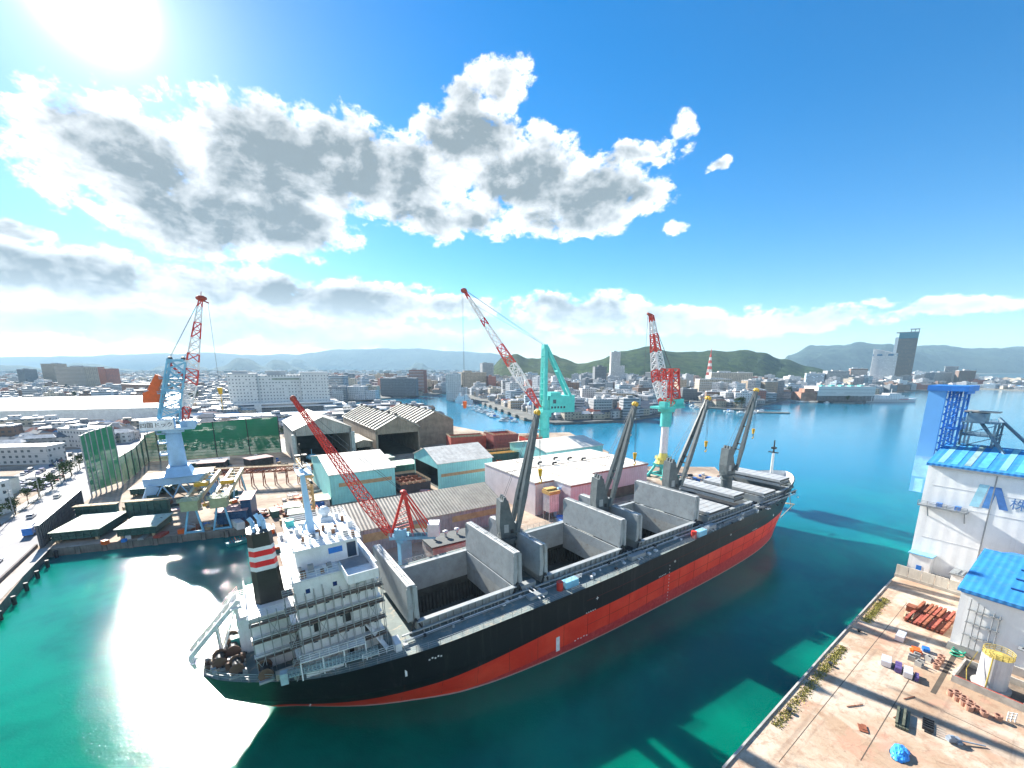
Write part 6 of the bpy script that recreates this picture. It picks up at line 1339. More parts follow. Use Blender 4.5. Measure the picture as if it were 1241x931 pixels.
# trees
leafd = mat('tree_leaves', (.055, .095, .022), .85, 0, .5, .9, spec=.2); leafp = mat('pine_leaves', (.035, .07, .025), .85, 0, .4, .9, spec=.2); bark = mat('bark', (.12, .08, .05), .9)
def tree_mesh(h, r, n, seed, leaf):
    rg = random.Random(seed); t_ = bpy.data.objects.new('street_tree', None); COL.objects.link(t_)
    m = MB(); m.cyl((0, 0, 0), (0, 0, h*.55), r*.09, r*.05, 7)
    cl = []
    for k in range(7):
        a = rg.uniform(0, 6.28); d_ = rg.uniform(.2, .75)*r; z = h*rg.uniform(.5, .95); c_ = Vector((cos(a)*d_, sin(a)*d_, z)); cl.append(c_); m.cyl((0, 0, h*rg.uniform(.3, .5)), c_, r*.04, r*.015, 5)
    m.build('trunk', bark, t_)
    f = MB()
    for k in range(n):
        c_ = rg.choice(cl); q = c_+Vector((rg.gauss(0, .30), rg.gauss(0, .30), rg.gauss(0, .22)))*r; s_ = rg.uniform(.10, .22)*max(1, r*.3)
        u_ = Vector((rg.uniform(-1, 1), rg.uniform(-1, 1), rg.uniform(-1, 1))).normalized()*s_; v_ = u_.cross(Vector((rg.uniform(-1, 1), rg.uniform(-1, 1), rg.uniform(-1, 1)))).normalized()*s_
        f.add([q-u_-v_, q+u_-v_, q+u_+v_, q-u_+v_], [(0, 1, 2, 3)])
    f.build('crown', leaf, t_); return t_
TP = [tree_mesh(7, 2.3, 520, 1, leafd), tree_mesh(8.5, 2.0, 520, 2, leafp), tree_mesh(6, 2.6, 520, 3, leafd)]; tused = set()
def tree(loc, s_, lab, grp, k=None):
    k = rnd.randrange(3) if k is None else k; o = TP[k] if k not in tused else copy_tree2(TP[k]); tused.add(k); place(o, loc, rnd.uniform(0, 6)); o.scale = (s_,)*3; tag(o, lab, 'tree', grp)
for k in range(14): tree(AB(-66.8+rnd.uniform(-.6, .6), 96+k*15+rnd.uniform(-3, 3), 2.5), rnd.uniform(.8, 1.25), 'round street tree on the far pavement of the quayside road', 'street trees along the quayside road')
for k in range(9): tree(AB(-76+rnd.uniform(-3, 3), 136+k*5.5, 2.5), rnd.uniform(.6, .9), 'small green garden tree below the white waterfront house', 'garden trees below the white house')
for k in range(26): tree(AB(-120+k*9+rnd.uniform(-3, 3), 395+rnd.uniform(-10, 10), 2.5), rnd.uniform(.8, 1.1), 'tree in the row before the long white warehouses', 'trees before the long warehouses')
for k in range(14): tree(AB(-30+k*7+rnd.uniform(-3, 3), 345+rnd.uniform(-25, 18), 2.5), rnd.uniform(.8, 1.2), 'autumn tree around the large car park', 'trees around the large car park')
for k in range(10): pole_ = None
for k in range(9):
    o = thing('utility_pole', 'grey utility pole with cross arms standing beside the quayside road', 'pole', AB(-66, 70+k*28, 2.5), ROT, 'utility poles along the quayside road'); m = MB(); m.cyl((0, 0, 0), (0, 0, 11), .18, .12, 6); m.build('pole', steelm, o); m = MB(); m.beam((-.9, 0, 10.2), (.9, 0, 10.2), .1); m.beam((-.7, 0, 9.4), (.7, 0, 9.4), .1); m.build('cross_arm', steelm, o)
# white waterfront house with a little tower
wf = ything('waterfront_house', 'white four storey house with a small roof turret beside the crowded car lot', 'house', -92, 164, GZ, R(-32))
m = MB(); m.box(0, 20, 0, 13, 0, 12.6); m.box(4, 14, 1.5, 12, 12.6, 14.4); m.build('wall', white, wf); m = MB(); m.cyl((9, 6, 14.4), (9, 6, 18), 1.9, 1.5, 10); m.ball((9, 6, 18), 1.5, (1, 1, .8), 10, 6); m.build('turret', white, wf)
for z in (1.6, 4.6, 7.6, 10.2):
    for x in (1.8, 4.6, 8.2, 12, 15.2, 18): m = MB(); m.box(x-.55, x+.55, -.06, 0, z, z+1.2); m.build('window', glassm, wf)
    for y in (2.5, 6.5, 10.5): m = MB(); m.box(20, 20.06, y-.55, y+.55, z, z+1.2); m.build('window', glassm, wf)
def simple_building(name, lab, cat, loc, rz, w, d, h, wm, rm, roof='flat', winr=0, group=None, wz=3.1):
    o = thing(name, lab, cat, loc, rz, group); m = MB()
    m.box(0, w, 0, d, 0, h); m.build('wall', wm, o); m = MB()
    if roof == 'flat': m.box(-.4, w+.4, -.4, d+.4, h, h+.5)
    else: m.add([(-.6, -.6, h), (w+.6, -.6, h), (w+.6, d+.6, h), (-.6, d+.6, h), (-.6, d/2, h+roof), (w+.6, d/2, h+roof)], [(0, 1, 5, 4), (2, 3, 4, 5), (0, 4, 3), (1, 2, 5), (0, 3, 2, 1)])
    m.build('roof', rm, o); return o
whr = mat('pale_roof', (.50, .52, .54), .6, 0, .25, .03, dirt=(.34, .38, .42, 1)); grr = mat('grey_roof', (.30, .30, .31), .7, 0, .25, .1); blr = mat('slate_blue_roof', (.22, .32, .42), .6, 0, .2, .1)
# ------------------------------------------------------------------ facades with windows
def facade(name, wall, ratio=.5, pw=3.2, ph=3.1, wz=(.30, .74), strip=False, roof=(.42, .42, .42)):
    m = bpy.data.materials.new(name); m.use_nodes = True; t = NT(m.node_tree); p = t.n['Principled BSDF']; p.inputs['Roughness'].default_value = .7
    tc_ = t.new('ShaderNodeTexCoord'); x, y, z = t.sep(tc_.outputs['Object']); nx, ny, nz = t.sep(tc_.outputs['Normal'])
    hx = t.m('GREATER_THAN', t.m('ABSOLUTE', nx), .5); q = t.m('ADD', t.m('MULTIPLY', y, hx), t.m('MULTIPLY', x, t.m('SUBTRACT', 1.0, hx)))
    fx = t.m('FRACT', t.m('DIVIDE', q, pw)); fz = t.m('FRACT', t.m('DIVIDE', z, ph))
    def band(f, a, b): return t.m('MULTIPLY', t.m('GREATER_THAN', f, a), t.m('LESS_THAN', f, b))
    wn = band(fz, *wz) if strip else t.m('MULTIPLY', band(fx, .5-ratio/2, .5+ratio/2), band(fz, *wz))
    rnd_ = t.new('ShaderNodeTexWhiteNoise', noise_dimensions='3D'); t.put(rnd_.inputs[0], t.comb(t.m('FLOOR', t.m('DIVIDE', q, pw)), t.m('FLOOR', t.m('DIVIDE', z, ph)), hx))
    wn = t.m('MULTIPLY', wn, t.m('GREATER_THAN', rnd_.outputs[0], .12))
    oi = t.new('ShaderNodeObjectInfo').outputs['Random']
    wl = t.mix(oi, tuple(c*.72 for c in wall)+(1,), tuple(min(.85, c*1.12) for c in wall)+(1,))
    wl = t.mix(t.m('MULTIPLY', t.ss(t.noise(tc_.outputs['Object'], .25, 4), .45, .7), .25), wl, tuple(c*.6 for c in wall)+(1,))
    col = t.mix(t.m('MULTIPLY', wn, .9), wl, (.05, .07, .09, 1))
    ledge = t.m('LESS_THAN', fz, .06); col = t.mix(t.m('MULTIPLY', ledge, .35), col, (.2, .2, .2, 1))
    up = t.m('GREATER_THAN', nz, .5); col = t.mix(up, col, tuple(roof)+(1,)); t.l.new(col, p.inputs['Base Color'])
    p.inputs['Roughness'].default_value = .7; return m
FC = {'white': facade('facade_white', (.60, .60, .60), .45), 'cream': facade('facade_cream', (.48, .42, .33), .5, 3.6), 'grey': facade('facade_grey', (.38, .39, .40), .6, 3.0), 'dark grey': facade('facade_dark_grey', (.17, .19, .21), .55, 2.8), 'brown': facade('facade_brown', (.24, .15, .11), .5, 3.4),
      'pale blue': facade('facade_pale_blue', (.42, .52, .60), .5, 3.2, strip=True), 'tan': facade('facade_tan', (.45, .35, .25), .5, 3.2), 'pale': facade('facade_pale', (.48, .50, .52), .6, 2.6, strip=True), 'rust red': facade('facade_red', (.36, .13, .09), .45, 3.0)}
FK = list(FC); hr = {n_: mat('house_roof_%s' % n_.replace(' ', '_'), c_, .8, 0, .3, .3) for n_, c_ in (('grey', (.20, .21, .22)), ('brown', (.19, .13, .10)), ('white', (.55, .55, .55)), ('blue', (.10, .26, .45)), ('slate', (.12, .14, .17)), ('red', (.40, .12, .08)))}
roofbits = mat('rooftop_plant', (.45, .46, .47), .6, 0, .3, .2)
def town_building(loc, rz, w, d, h, col, lab, grp, name='town_building', cat='building', box='plant'):
    o = MB(); o.box(0, w, 0, d, 0, h, 0); o.box(-.15, w+.15, -.15, d+.15, h, h+.9, 2); o.box(.2, w-.2, .2, d-.2, h+.9, h+.95, 1)
    r = random.Random(int(loc[0]*7+loc[1]*13)); x = r.uniform(.1, .5)*w; y = r.uniform(.1, .5)*d
    if h > 8: o.box(x, x+w*.3, y, y+d*.35, h+.9, h+.9+r.uniform(2, 4), 2)
    if h > 14: o.box(w*.7, w*.85, d*.6, d*.8, h+.9, h+2.3, 1); [o.beam((w*.2, d*.2, h), (w*.2, d*.2, h+6), .25, .25, 1) if r.random() < .25 else None]
    if r.random() < .35 and h > 10: hh = h*r.uniform(.45, .75); o.box(w+.0, w+w*r.uniform(.3, .6), d*.1, d*.9, 0, hh, 0)
    if r.random() < .5:  # balconies
        for k in range(int(h/3.1)): o.box(.8, w-.8, -1.0, 0, k*3.1+.1, k*3.1+1.1, 2)
    b = o.build(name, [FC[col], roofbits, FC[col] if r.random() < .5 else FC['white']]); place(b, loc, rz); return tag(b, lab, cat, grp)
def town_house(loc, rz, w, d, h, rc, lab, grp, wc=None):
    o = MB(); o.box(0, w, 0, d, 0, h, 0); rr = d*.28
    o.add([(-.6, -.6, h), (w+.6, -.6, h), (w+.6, d+.6, h), (-.6, d+.6, h), (w*.12, d/2, h+rr), (w*.88, d/2, h+rr)], [(0, 1, 5, 4), (2, 3, 4, 5), (0, 4, 3), (1, 2, 5), (0, 3, 2, 1)], 1)
    b = o.build('town_house', [FC[wc or rnd.choice(('white', 'cream', 'grey', 'pale'))], hr[rc]]); place(b, loc, rz); return tag(b, lab, 'house', grp)
def inside(x, y, poly):
    c = False; j = len(poly)-1
    for i in range(len(poly)):
        xi, yi, xj, yj = poly[i][0], poly[i][1], poly[j][0], poly[j][1]
        if (yi > y) != (yj > y) and x < (xj-xi)*(y-yi)/(yj-yi)+xi: c = not c
        j = i
    return c
def pxof(x, y, z=2.5):
    h_ = CAM_H-z; zc = y*_c+h_*_s; return 620.5+FPX*x/zc, _y0+FPX*(h_*_c-y*_s)/zc
yp = [(q[0], q[1]) for q in yard_pts]; fp = [(q[0], q[1]) for q in far_pts]
TALL = {'low': (5, 9), 'mid': (10, 22), 'high': (22, 38)}
rnd2 = random.Random(11)
# named landmarks first (keep their ground free)
KEEP = []
def keep(c, r): KEEP.append((c[0], c[1], r))
hp = thing('hospital', 'large white hospital block on a broad stepped podium behind the green net', 'hospital', (-329, 505, GZ), R(27), None); keep((-280, 560), 85)
hf = facade('hospital_facade', (.72, .72, .70), .42, 3.4, 3.9, (.35, .68))
m = MB(); m.box(0, 29, 0, 22, 0, 47); m.box(29, 76, 4, 24, 0, 46); m.box(76, 108, 0, 24, 0, 48); m.build('tower_wall', hf, hp)
m = MB(); m.box(-.4, 29.4, -.4, 22.4, 47, 48.4); m.box(75.6, 108.4, -.4, 24.4, 48, 49.4); m.box(40, 60, 8, 20, 46, 51); m.box(5, 20, 5, 15, 48.4, 51); m.build('roof', whr, hp)
m = MB(); m.box(-12, 124, -18, 26, 0, 9, 1); m.box(-6, 116, -13, 24, 9, 14, 0); m.box(-14, 126, -20, 26, 9, 10, 0); m.box(25, 32, -20.4, -18, 0, 13, 0); m.build('podium', [white, FC['dark grey']], hp)
m = MB(); m.box(0, 110, -13.2, -13, 10.6, 12.2); m.build('window_band', glassm, hp)
m = MB(); m.box(33, 75, 3.8, 4, 6, 9.5+30) if False else m.box(45, 75, 3.7, 4, 40.4, 42.2); m.build('shade_fin', mat('green_fin', (.20, .26, .20), .6), hp)
tw = thing('office_tower', 'very tall brown office tower with a white edge and open crown', 'tower', (1236, 1424, GZ), R(-42)); keep((1236, 1424), 60)
tf = facade('tower_facade', (.20, .17, .14), .8, 3.0, 4.2, (.25, .8)); m = MB(); m.box(0, 46, 0, 34, 0, 146, 0); m.build('wall', tf, tw); m = MB(); m.box(-8, 0, 0, 34, 0, 150); m.build('core', white, tw)
m = MB(); m.box(0, 46, -.5, 34, 146, 164, 0); m.build('glass_crown', mat('green_glass', (.04, .18, .24), .15), tw)
m = MB(); [m.beam((45-k*9, 0, 164), (45-k*9, 0, 174), 2) for k in range(3)]; m.box(24, 47, -.5, 2, 172, 175); m.box(-8, 47, -1, 35, 164, 166); m.build('crown_frame', greywall, tw)
tm_ = thing('tower_annex', 'white mid-rise annex standing right of the tall brown tower', 'building', (1385, 1405, GZ), R(-42)); m = MB(); m.box(0, 30, 0, 26, 0, 58); m.build('wall', FC['pale'], tm_); m = MB(); m.box(-1, 31, -1, 27, 58, 60); m.build('roof', whr, tm_)
ht = thing('hotel_tower', 'curved white glass hotel tower with a slanted top left of the tall brown tower', 'hotel', (1182, 1400, GZ), R(-38)); keep((1182, 1400), 60)
m = MB(); n = 16; prof = [(-30+60*k/n, -6*sin(pi*k/n)) for k in range(n+1)]+[(30, 20), (-30, 20)]
zt = lambda x: 100+15*((30-x)/60)**1.6
vs = [(x, y, 0) for x, y in prof]+[(x, y, zt(x)) for x, y in prof]; N = len(prof); m.add(vs, [(i, (i+1) % N, N+(i+1) % N, N+i) for i in range(N)]+[tuple(range(N, 2*N))]); m.build('glass_wall', facade('hotel_facade', (.78, .80, .80), .4, 2.6, 3.6, (.3, .8)), ht)
m = MB(); m.box(-40, 44, -20, 24, 0, 12); m.build('podium', white, ht); m = MB(); m.box(-30.4, 30.4, -.4, 20.4, 92, 97); m.box(-20, 20, -5.6, 0, 92, 97); m.build('top_band', mat('blue_band_glass', (.03, .15, .30), .2), ht)
mst = thing('radio_mast', 'red and white lattice radio mast rising above the town before the green hill', 'mast', (560, 1245, GZ)); keep((560, 1245), 15)
m = MB(); m.lattice((0, 0, 0), (0, 0, 92), 16, 2, 11, 1.0, .7, mis=[0, 1]*6); m.build('tower', [cranered, white], mst); m = MB(); m.beam((0, 0, 92), (0, 0, 108), 1.1); m.build('antenna', cranered, mst)
for (px, Yd, w, d, h, col, lab) in [(739, 1250, 26, 22, 98, 'white', 'slender white tower block standing alone before the green hill'), (720, 900, 24, 20, 56, 'dark grey', 'dark slab block behind the mint crane'), (560, 980, 60, 30, 44, 'tan', 'broad tan office block left of the mint crane mast'), (497, 940, 32, 26, 50, 'rust red', 'rust red apartment block beyond the inlet'), (462, 860, 70, 20, 34, 'dark grey', 'wide dark slab beyond the brown sheds'),
                                   (541, 760, 26, 22, 44, 'white', 'white block with dark flanks at the head of the inlet'), (860, 950, 80, 50, 44, 'cream', 'broad cream hall with blue roof panels below the hill'), (846, 790, 58, 20, 34, 'cream', 'long cream apartment slab on the inlet shore'), (905, 780, 24, 20, 32, 'tan', 'tan block on the shore right of the inlet'), (925, 770, 30, 20, 30, 'tan', 'tan stepped block near the ferry terminal'),
                                   (975, 1150, 40, 24, 40, 'pale blue', 'blue glass office block behind the park trees'), (1000, 1130, 50, 26, 46, 'grey', 'grey slab behind the ferry terminal'), (1160, 1330, 36, 30, 46, 'brown', 'brown block on the harbour pier right of the tall tower'), (1178, 1330, 24, 26, 34, 'white', 'white block right of the brown one on the pier'), (1130, 1350, 70, 26, 40, 'grey', 'long grey blue hall beside the tall tower'), (1028, 1300, 40, 30, 52, 'brown', 'brown slab left of the curved hotel'), (790, 1010, 44, 24, 44, 'dark grey', 'dark office slab left of the red and white crane'),
                                   (618, 700, 18, 16, 30, 'white', 'white pencil block near the marina'), (675, 620, 34, 16, 22, 'white', 'white shore block right of the mint crane'), (705, 640, 24, 18, 24, 'white', 'white shore block farther right of the mint crane'), (722, 612, 18, 16, 24, 'cream', 'small cream shore block beside the seawall'), (745, 600, 22, 18, 22, 'white', 'white harbour office on the peninsula'),
                                   (55, 1300, 46, 30, 66, 'tan', 'tan apartment slab on the left skyline'), (25, 1250, 50, 26, 50, 'dark grey', 'dark slab at the far left skyline'), (72, 1050, 110, 26, 56, 'cream', 'very long cream apartment block on the left skyline'), (115, 1100, 50, 30, 52, 'rust red', 'red fronted block right of the long cream one'), (150, 780, 90, 40, 26, 'brown', 'broad brown hall behind the orange counterweight'),
                                   (398, 800, 30, 24, 40, 'pale blue', 'blue hoarding block right of the hospital'), (420, 760, 34, 24, 22, 'white', 'white office behind the grey shed'), (585, 1500, 40, 30, 70, 'grey', 'tall grey block before the left end of the hill')]:
    q = GD(px, Yd); keep((q.x, q.y), max(w, d)*.8); town_building(tuple(q), R(rnd2.uniform(-30, 30)), w, d, h, col, lab, None)
# white stepped ferry terminal, warehouses of the left
te = thing('ferry_terminal', 'long white stepped ferry terminal on columns at the water', 'terminal', tuple(G(990, 486)), R(-3)); keep(G(1015, 484), 60)
m = MB(); m.box(0, 92, 0, 40, 8, 24, 0); m.build('deck_wall', facade('terminal_facade', (.80, .80, .78), .5, 6, 5.2, (.52, .62), True), te)
m = MB(); [m.box(k*6, k*6+1.2, 0, 1.2, 0, 8) for k in range(16)]; m.box(0, 92, 6, 40, 0, 8); m.build('column', mat('terminal_base', (.25, .25, .26), .8), te)
m = MB(); m.box(-26, 0, 2, 30, 0, 14); m.box(-20, -4, 4, 20, 14, 20); m.build('annex', mat('brick_annex', (.38, .20, .14), .8, 0, .4, .1), te); m = MB(); [m.box(10+k*16, 16+k*16, 10, 18, 24, 26) for k in range(5)]; m.build('roof_unit', mint, te)
for (a0, b0, w, d, h, lab, rm_) in [(-205, 500, 170, 34, 17, 'very long white roofed warehouse on the left, nearer of two', whr), (-215, 545, 180, 36, 21, 'very long white roofed warehouse on the left, farther of two', whr), (-20, 430, 120, 26, 8, 'low hall with a bright blue front edge left of the crane', mat('blue_edge_roof', (.35, .60, .85), .6))]:
    w_ = simple_building('long_warehouse', lab, 'warehouse', tuple(AB(a0, b0)), ROT-R(14), w, d, h, white, rm_, 5 if h > 10 else 'flat'); c0 = AB(a0+w/2, b0); keep(c0, w*.42)
tl = simple_building('school_building', 'two storey white row building with many windows beside the road', 'building', tuple(AB(-142, 300)), ROT-R(24), 62, 12, 10, FC['white'], whr); keep(AB(-112, 300), 38)
simple_building('roadside_store', 'low wide white store with a grey blue roof at the left edge', 'store', tuple(AB(-128, 196)), ROT-R(30), 42, 30, 7, white, blr, 4); keep(AB(-108, 205), 34)
keep(AB(-85, 180), 26); keep(AB(-83, 255), 34)
# ---- the town, bearing by bearing; nearer rows are things of their own
zone_names = [(-50, 60, 'at the far left'), (60, 160, 'behind the long warehouses'), (160, 270, 'behind the luffing crane'), (270, 400, 'around the hospital'), (400, 500, 'beyond the brown sheds'), (500, 575, 'at the inlet head'), (575, 650, 'between marina and mint crane'), (650, 720, 'behind the mint crane house'), (720, 790, 'between the two tall cranes'),
              (790, 870, 'past the white column crane'), (870, 960, 'below the green hill'), (960, 1060, 'around the ferry terminal'), (1060, 1150, 'around the tall tower'), (1150, 1320, 'on the right harbour pier')]
def zone(px): 
    for a, b, s_ in zone_names:
        if a <= px < b: return s_
    return 'at the far left' if px < 0 else 'on the right harbour pier'
cand = []
Yd = 235.0
while Yd < 3400:
    step = max(11.5, Yd*.0250); x = -1.35*Yd
    while x < 1.35*Yd:
        X, Y = x+rnd2.uniform(-.4, .4)*step, Yd+rnd2.uniform(-.4, .4)*step; px, py = pxof(X, Y)
        if -40 < px < 1290:
            a_, b_ = toAB((X, Y)); okland = False
            if inside(X, Y, fp): okland = all(inside(X+dx, Y+dy, fp) for dx, dy in ((9, 0), (-14, 0), (0, -12), (0, 12)))
            elif inside(X, Y, yp): okland = (a_ < -98 or b_ > 335 or (a_ < -66 and b_ > 345)) and not (-75 < a_ < -46) and all(inside(X+dx, Y+dy, yp) for dx, dy in ((16, 0), (-9, 0), (0, 16), (0, -9)))
            if okland and not any((X-k[0])**2+(Y-k[1])**2 < k[2]**2 for k in KEEP): cand.append((Y, X, px))
        x += step*rnd2.uniform(.85, 1.25)
    Yd += step*.95
nb = nh = 0; BMB = MB(); HMB = MB(); bmi = {k: i for i, k in enumerate(FK)}
cand.sort()
for (Y, X, px) in cand:
    dens = 1.0 if px > 560 else .9
    if rnd2.random() > dens: continue
    centre = (600 < px < 960 and 700 < Y < 1700) or (380 < px < 600 and 900 < Y < 1800) or (1000 < px < 1150)
    r_ = rnd2.random(); far_ = Y > 1500
    pb = .58 if centre else (.25 if Y < 700 else .40)
    if 960 < px and Y > 1450: pb = .25
    rz = R(rnd2.choice((8, 8, 20, -15, 33, 33)))+R(rnd2.uniform(-4, 4)); s_ = max(1, Y/900)
    z = zone(px); row = 'near' if Y < 600 else ('middle' if Y < 1100 else 'far')
    if rnd2.random() < pb:
        w, d = rnd2.uniform(14, 30)*min(s_, 1.6), rnd2.uniform(11, 18)*min(s_, 1.6); h = rnd2.choice((rnd2.uniform(10, 16), rnd2.uniform(12, 24), rnd2.uniform(16, 38) if centre else rnd2.uniform(10, 20)))
        if px < 560 and Y < 600: h *= .6
        col = rnd2.choices(FK, (16, 10, 16, 18, 8, 9, 7, 12, 5))[0]
        if nb < 290: size = 'low' if h < 13 else ('mid-rise' if h < 22 else 'tall'); lab = '%s %s block in the %s rows %s' % (size, col, row, z); town_building((X, Y, 2.2), rz, w, d, h, col, lab, lab); nb += 1
        else: M_ = Matrix.Translation((X, Y, 2.2)) @ Matrix.Rotation(rz, 4, 'Z'); BMB.box(0, w, 0, d, 0, h, bmi[col], M_); BMB.box(w*.2, w*.5, d*.2, d*.6, h, h+3, bmi[col], M_)
    else:
        for q in range(2 if s_ < 1.3 else 1):
            w, d, h = rnd2.uniform(9, 17)*min(s_, 1.5), rnd2.uniform(7, 11)*min(s_, 1.5), rnd2.uniform(5, 9); X2, Y2 = X+q*rnd2.uniform(-8, 8), Y+q*rnd2.uniform(7, 10); rc = rnd2.choices(list(hr), (30, 14, 26, 7, 22, 3))[0]
            if nh < 290: lab = 'low house with a %s roof in the %s rows %s' % (rc, row, z); town_house((X2, Y2, 2.2), rz, w, d, h, rc, lab, lab); nh += 1
            else:
                M_ = Matrix.Translation((X2, Y2, 2.2)) @ Matrix.Rotation(rz, 4, 'Z'); HMB.box(0, w, 0, d, 0, h, rnd2.randint(0, 3), M_); rr = d*.28; k_ = 4+list(hr).index(rc)
                HMB.add([(-.6, -.6, h), (w+.6, -.6, h), (w+.6, d+.6, h), (-.6, d+.6, h), (w*.12, d/2, h+rr), (w*.88, d/2, h+rr)], [(0, 1, 5, 4), (2, 3, 4, 5), (0, 4, 3), (1, 2, 5)], k_, M_)
tag(BMB.build('distant_buildings', [FC[k] for k in FK]), 'far rows of the town fading towards the hills', 'buildings', None, 'stuff')
tag(HMB.build('distant_houses', [FC['white'], FC['cream'], FC['grey'], FC['pale']]+list(hr.values())), 'far rows of low houses between the blocks', 'houses', None, 'stuff')
# far plain of the town beyond 3.4 km
FMB = MB()
for k in range(2600):
    Y = rnd2.uniform(3300, 7500); X = rnd2.uniform(-1.3, .95)*Y; 
    if not inside(X, Y, fp): continue
    w = rnd2.uniform(20, 60); h = rnd2.choice((8, 12, 12, 18, 30)); FMB.box(X, X+w, Y, Y+20, 2.2, 2.2+h, rnd2.randint(0, 3))
tag(FMB.build('distant_suburbs', [mat('suburb_white', (.6, .6, .6)), mat('suburb_grey', (.3, .31, .32)), mat('suburb_dark', (.12, .14, .14)), mat('suburb_tan', (.4, .34, .28))]), 'pale specks of the far suburbs at the foot of the mountains', 'buildings', None, 'stuff')
# trees clumped in town
for k in range(230):
    px = rnd2.choice((rnd2.uniform(520, 560), rnd2.uniform(950, 1050), rnd2.uniform(600, 960), rnd2.uniform(20, 330), rnd2.uniform(860, 900))); Yd = rnd2.uniform(560, 1250); q = GD(px, Yd)
    if (inside(q.x, q.y, fp)) or inside(q.x, q.y, yp) and toAB(q)[1] > 340: tree((q.x, q.y, 2.2), rnd2.uniform(1.3, 2.6), 'dark green town tree %s' % zone(px), 'town trees %s' % zone(px))
# ---- hills
def hillmat(name, c1, c2, sc):
    m = bpy.data.materials.new(name); m.use_nodes = True; t = NT(m.node_tree); p = t.n['Principled BSDF']; p.inputs['Roughness'].default_value = .95; p.inputs['Specular IOR Level'].default_value = .1
    g_ = t.new('ShaderNodeNewGeometry').outputs['Position']; n_ = t.noise(g_, sc, 8, .7, .3); n2 = t.noise(g_, sc*.12, 4, .6)
    c_ = t.mix(t.ss(n_, .35, .65), c1+(1,), c2+(1,)); c_ = t.mix(t.m('MULTIPLY', t.ss(n2, .5, .7), .5), c_, (.07, .085, .025, 1)); t.l.new(c_, p.inputs['Base Color'])
    b_ = t.new('ShaderNodeBump'); b_.inputs['Distance'].default_value = .55/sc; b_.inputs['Strength'].default_value = 1; t.l.new(t.noise(g_, sc*1.4, 6, .7), b_.inputs['Height']); t.l.new(b_.outputs[0], p.inputs['Normal']); return m
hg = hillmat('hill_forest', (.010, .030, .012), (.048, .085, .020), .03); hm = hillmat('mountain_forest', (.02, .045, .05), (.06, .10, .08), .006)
def hill(name, prof, Y0, depth, m, amp, seed, nx=160, ny=26, rough=1.0):
    """ridge whose crest heights were read along bearings: prof = [(azimuth deg, height)]"""
    mb = MB(); a0, a1 = prof[0][0], prof[-1][0]
    def H_(a):
        for (x0, h0), (x1, h1) in zip(prof[:-1], prof[1:]):
            if x0 <= a <= x1: f = (a-x0)/(x1-x0); f = f*f*(3-2*f); return h0+(h1-h0)*f
        return 0
    for j in range(ny+1):
        for i in range(nx+1):
            a = a0+(a1-a0)*i/nx; v = j/ny; d_ = Y0/cos(R(a))*1.0+depth*(v-.5)*1.6; x, y = sin(R(a))*d_, cos(R(a))*d_; s_ = max(0, cos((v-.5)*pi))**.9
            e = mnoise.fractal(Vector((x, y, seed*100))*amp, 1.0, 2.1, 6); h = H_(a)*s_; mb.v.append((x, y, 1.5+h*(1+.28*rough*e*(1-abs(2*v-1)**4))+s_*0))
    for j in range(ny):
        for i in range(nx): q = j*(nx+1)+i; mb.f.append((q, q+1, q+nx+2, q+nx+1)); mb.mi.append(0)
    o = mb.build(name, m, None, True); o['kind'] = 'structure'; return o
hill('hill', [(-4.6, 0), (-3, 50), (-1, 105), (.6, 122), (2.2, 100), (3.4, 96), (5.0, 118), (6.6, 100), (8.6, 78), (11, 92), (14, 128), (17, 140), (20, 120), (22.6, 122), (25.2, 142), (27.6, 158), (29.4, 142), (31.5, 95), (34, 58), (37.5, 22), (40, 0)], 2150, 700, hg, .0022, 3)
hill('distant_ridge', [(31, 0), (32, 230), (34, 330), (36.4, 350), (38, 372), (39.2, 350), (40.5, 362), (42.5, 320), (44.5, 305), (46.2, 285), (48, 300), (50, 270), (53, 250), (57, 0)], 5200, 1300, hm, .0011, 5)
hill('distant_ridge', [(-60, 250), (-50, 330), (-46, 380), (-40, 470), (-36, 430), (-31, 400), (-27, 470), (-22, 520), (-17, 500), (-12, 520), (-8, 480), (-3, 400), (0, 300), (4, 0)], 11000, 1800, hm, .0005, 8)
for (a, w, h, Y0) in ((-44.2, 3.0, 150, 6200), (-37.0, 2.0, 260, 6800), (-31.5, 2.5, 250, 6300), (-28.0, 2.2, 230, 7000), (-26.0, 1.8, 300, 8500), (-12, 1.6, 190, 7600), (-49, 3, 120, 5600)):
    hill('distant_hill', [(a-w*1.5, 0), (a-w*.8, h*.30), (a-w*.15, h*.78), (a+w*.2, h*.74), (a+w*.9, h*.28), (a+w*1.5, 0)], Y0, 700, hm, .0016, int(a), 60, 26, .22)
# ---- ferries, marina boats
def ferry(lab, loc, rz, L, bandm):
    o = thing('ferry', lab, 'ferry', loc, rz); boat_hull(L, L*.19, 5.2, .5).build('hull', shipwhite, o)
    m = MB(); m.box(-L*.44, L*.30, -L*.085, L*.085, 4.5, 8.5); m.box(-L*.38, L*.24, -L*.08, L*.08, 8.5, 11.5); m.box(L*.02, L*.2, -L*.07, L*.07, 11.5, 14.5); m.box(-L*.3, -L*.2, -2, 2, 11.5, 17); m.build('superstructure', facade('ferry_side', (.82, .82, .82), .5, 4, 3.4, (.5, .68)), o)
    m = MB(); m.box(-L*.44-.1, L*.30+.1, -L*.085-.12, L*.085+.12, 4.6, 5.3); m.build('band', bandm, o); m = MB(); m.beam((L*.1, 0, 14.5), (L*.1, 0, 22), .5); m.build('mast', white, o); return o
q = G(1070, 487, 0); ferry('white car ferry with a red funnel band moored before the ferry terminal', (q.x, q.y, 0), R(-3), 112, redw)
q = G(1196, 471, 0); ferry('white ferry with red and orange sides moored at the far right pier', (q.x, q.y, 0), R(-20), 120, orange)
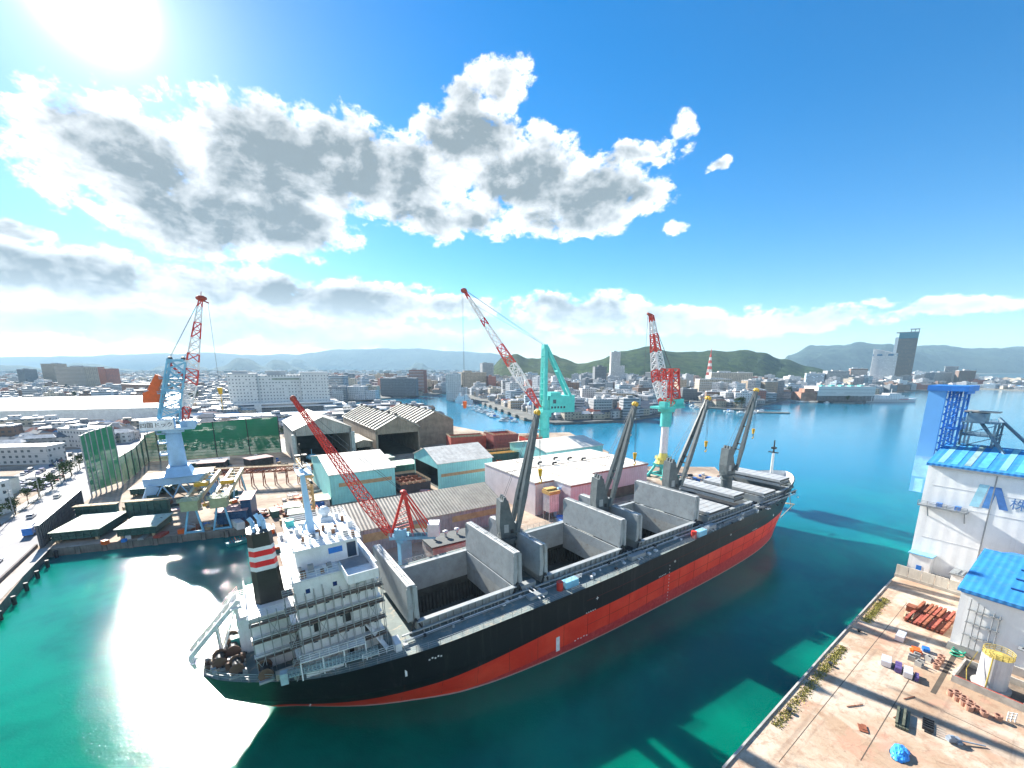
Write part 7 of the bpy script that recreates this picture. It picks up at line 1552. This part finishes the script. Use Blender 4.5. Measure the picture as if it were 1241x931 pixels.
q = G(563, 489, 0); ferry('small white ferry moored at the inlet seawall', (q.x, q.y, 0), R(-30), 34, steelm)
bp = []
for k in range(3):
    b_ = bpy.data.objects.new('small_boat', None); COL.objects.link(b_); boat_hull(9+k*2, 2.8+.3*k, 1.2).build('hull', white, b_); m = MB(); m.box(-1.8, 1.6, -1.0, 1.0, 1.2, 2.7); m.build('cabin', [whwall, steelm, blue][k], b_)
    if k == 1: m = MB(); m.beam((0, 0, 2.7), (0, 0, 11), .15); m.build('mast', steelm, b_)
    bp.append(b_)
bu = set()
def sboat(q, rz, lab, grp): k = rnd2.randrange(3); o = bp[k] if k not in bu else copy_tree2(bp[k]); bu.add(k); place(o, (q.x, q.y, 0), rz); tag(o, lab, 'boat', grp)
for k in range(26): f = k/25; px = 572+62*f; py = 489+20.5*f; sboat(G(px-8-rnd2.uniform(0, 16)*(.4+f*.6), py+rnd2.uniform(0, 3), 0), R(rnd2.uniform(-40, 10)), 'small white boat moored along the inlet seawall', 'small boats along the inlet seawall')
for k in range(12): sboat(G(rnd2.uniform(815, 850), rnd2.uniform(488, 496), 0), R(rnd2.uniform(-20, 40)), 'small white boat in the basin mouth right of the peninsula', 'small boats in the basin mouth')
for k in range(9): sboat(G(rnd2.uniform(880, 925), rnd2.uniform(497.5, 502), 0), R(rnd2.uniform(-20, 20)), 'small boat by the pontoon below the tan blocks', 'small boats by the pontoon')
sboat(G(1002, 488.5, 0), 0, 'small white launch beside the ferry terminal', None)
m = MB(); m.box(0, 62, 0, 8, -1, 1.2); o = m.build('pontoon', seawall); place(o, G(895, 500.5, 0), R(-8)); tag(o, 'low grey pontoon jutting out below the tan blocks', 'pontoon')
q0, q1 = G(640, 507.6), G(563, 479.8); 
for k in range(12): q = q0+(q1-q0)*(k+.3)/12; m = MB(); m.box(-9, 9, -3, 0, -2, 1.4); o = m.build('seawall_step', seawall); place(o, (q.x-4, q.y-2, 2.2), atan2(q1.y-q0.y, q1.x-q0.x)); o['kind'] = 'structure'
# low quay sheds on the peninsula
for (px, py, w, d, h, rc, lab) in ((690, 503, 60, 22, 9, 'grey', 'long grey roofed quay shed on the peninsula'), (775, 501, 46, 24, 8, 'slate', 'dark roofed quay shed at the peninsula tip'), (655, 500, 30, 18, 10, 'blue', 'blue grey quay shed behind the mint crane column'), (735, 499, 30, 16, 9, 'brown', 'brown roofed quay shed between the cranes')):
    q = G(px, py); town_house((q.x-w/2, q.y, 2.2), R(2), w, d, h, rc, lab, None, 'grey')
# ---- haze over the whole place
hz = bpy.data.materials.new('haze'); hz.use_nodes = True; t = NT(hz.node_tree); t.n.clear(); ou = t.new('ShaderNodeOutputMaterial'); pv = t.new('ShaderNodeVolumePrincipled')
pv.inputs['Color'].default_value = (.50, .78, 1.0, 1); pv.inputs['Density'].default_value = HAZE; pv.inputs['Anisotropy'].default_value = .0; t.l.new(pv.outputs[0], ou.inputs['Volume'])
mb = MB(); mb.box(-13500, 13500, -300, 13500, -4.5, 640); o = mb.build('haze', hz); tag(o, None, None, None, 'stuff')
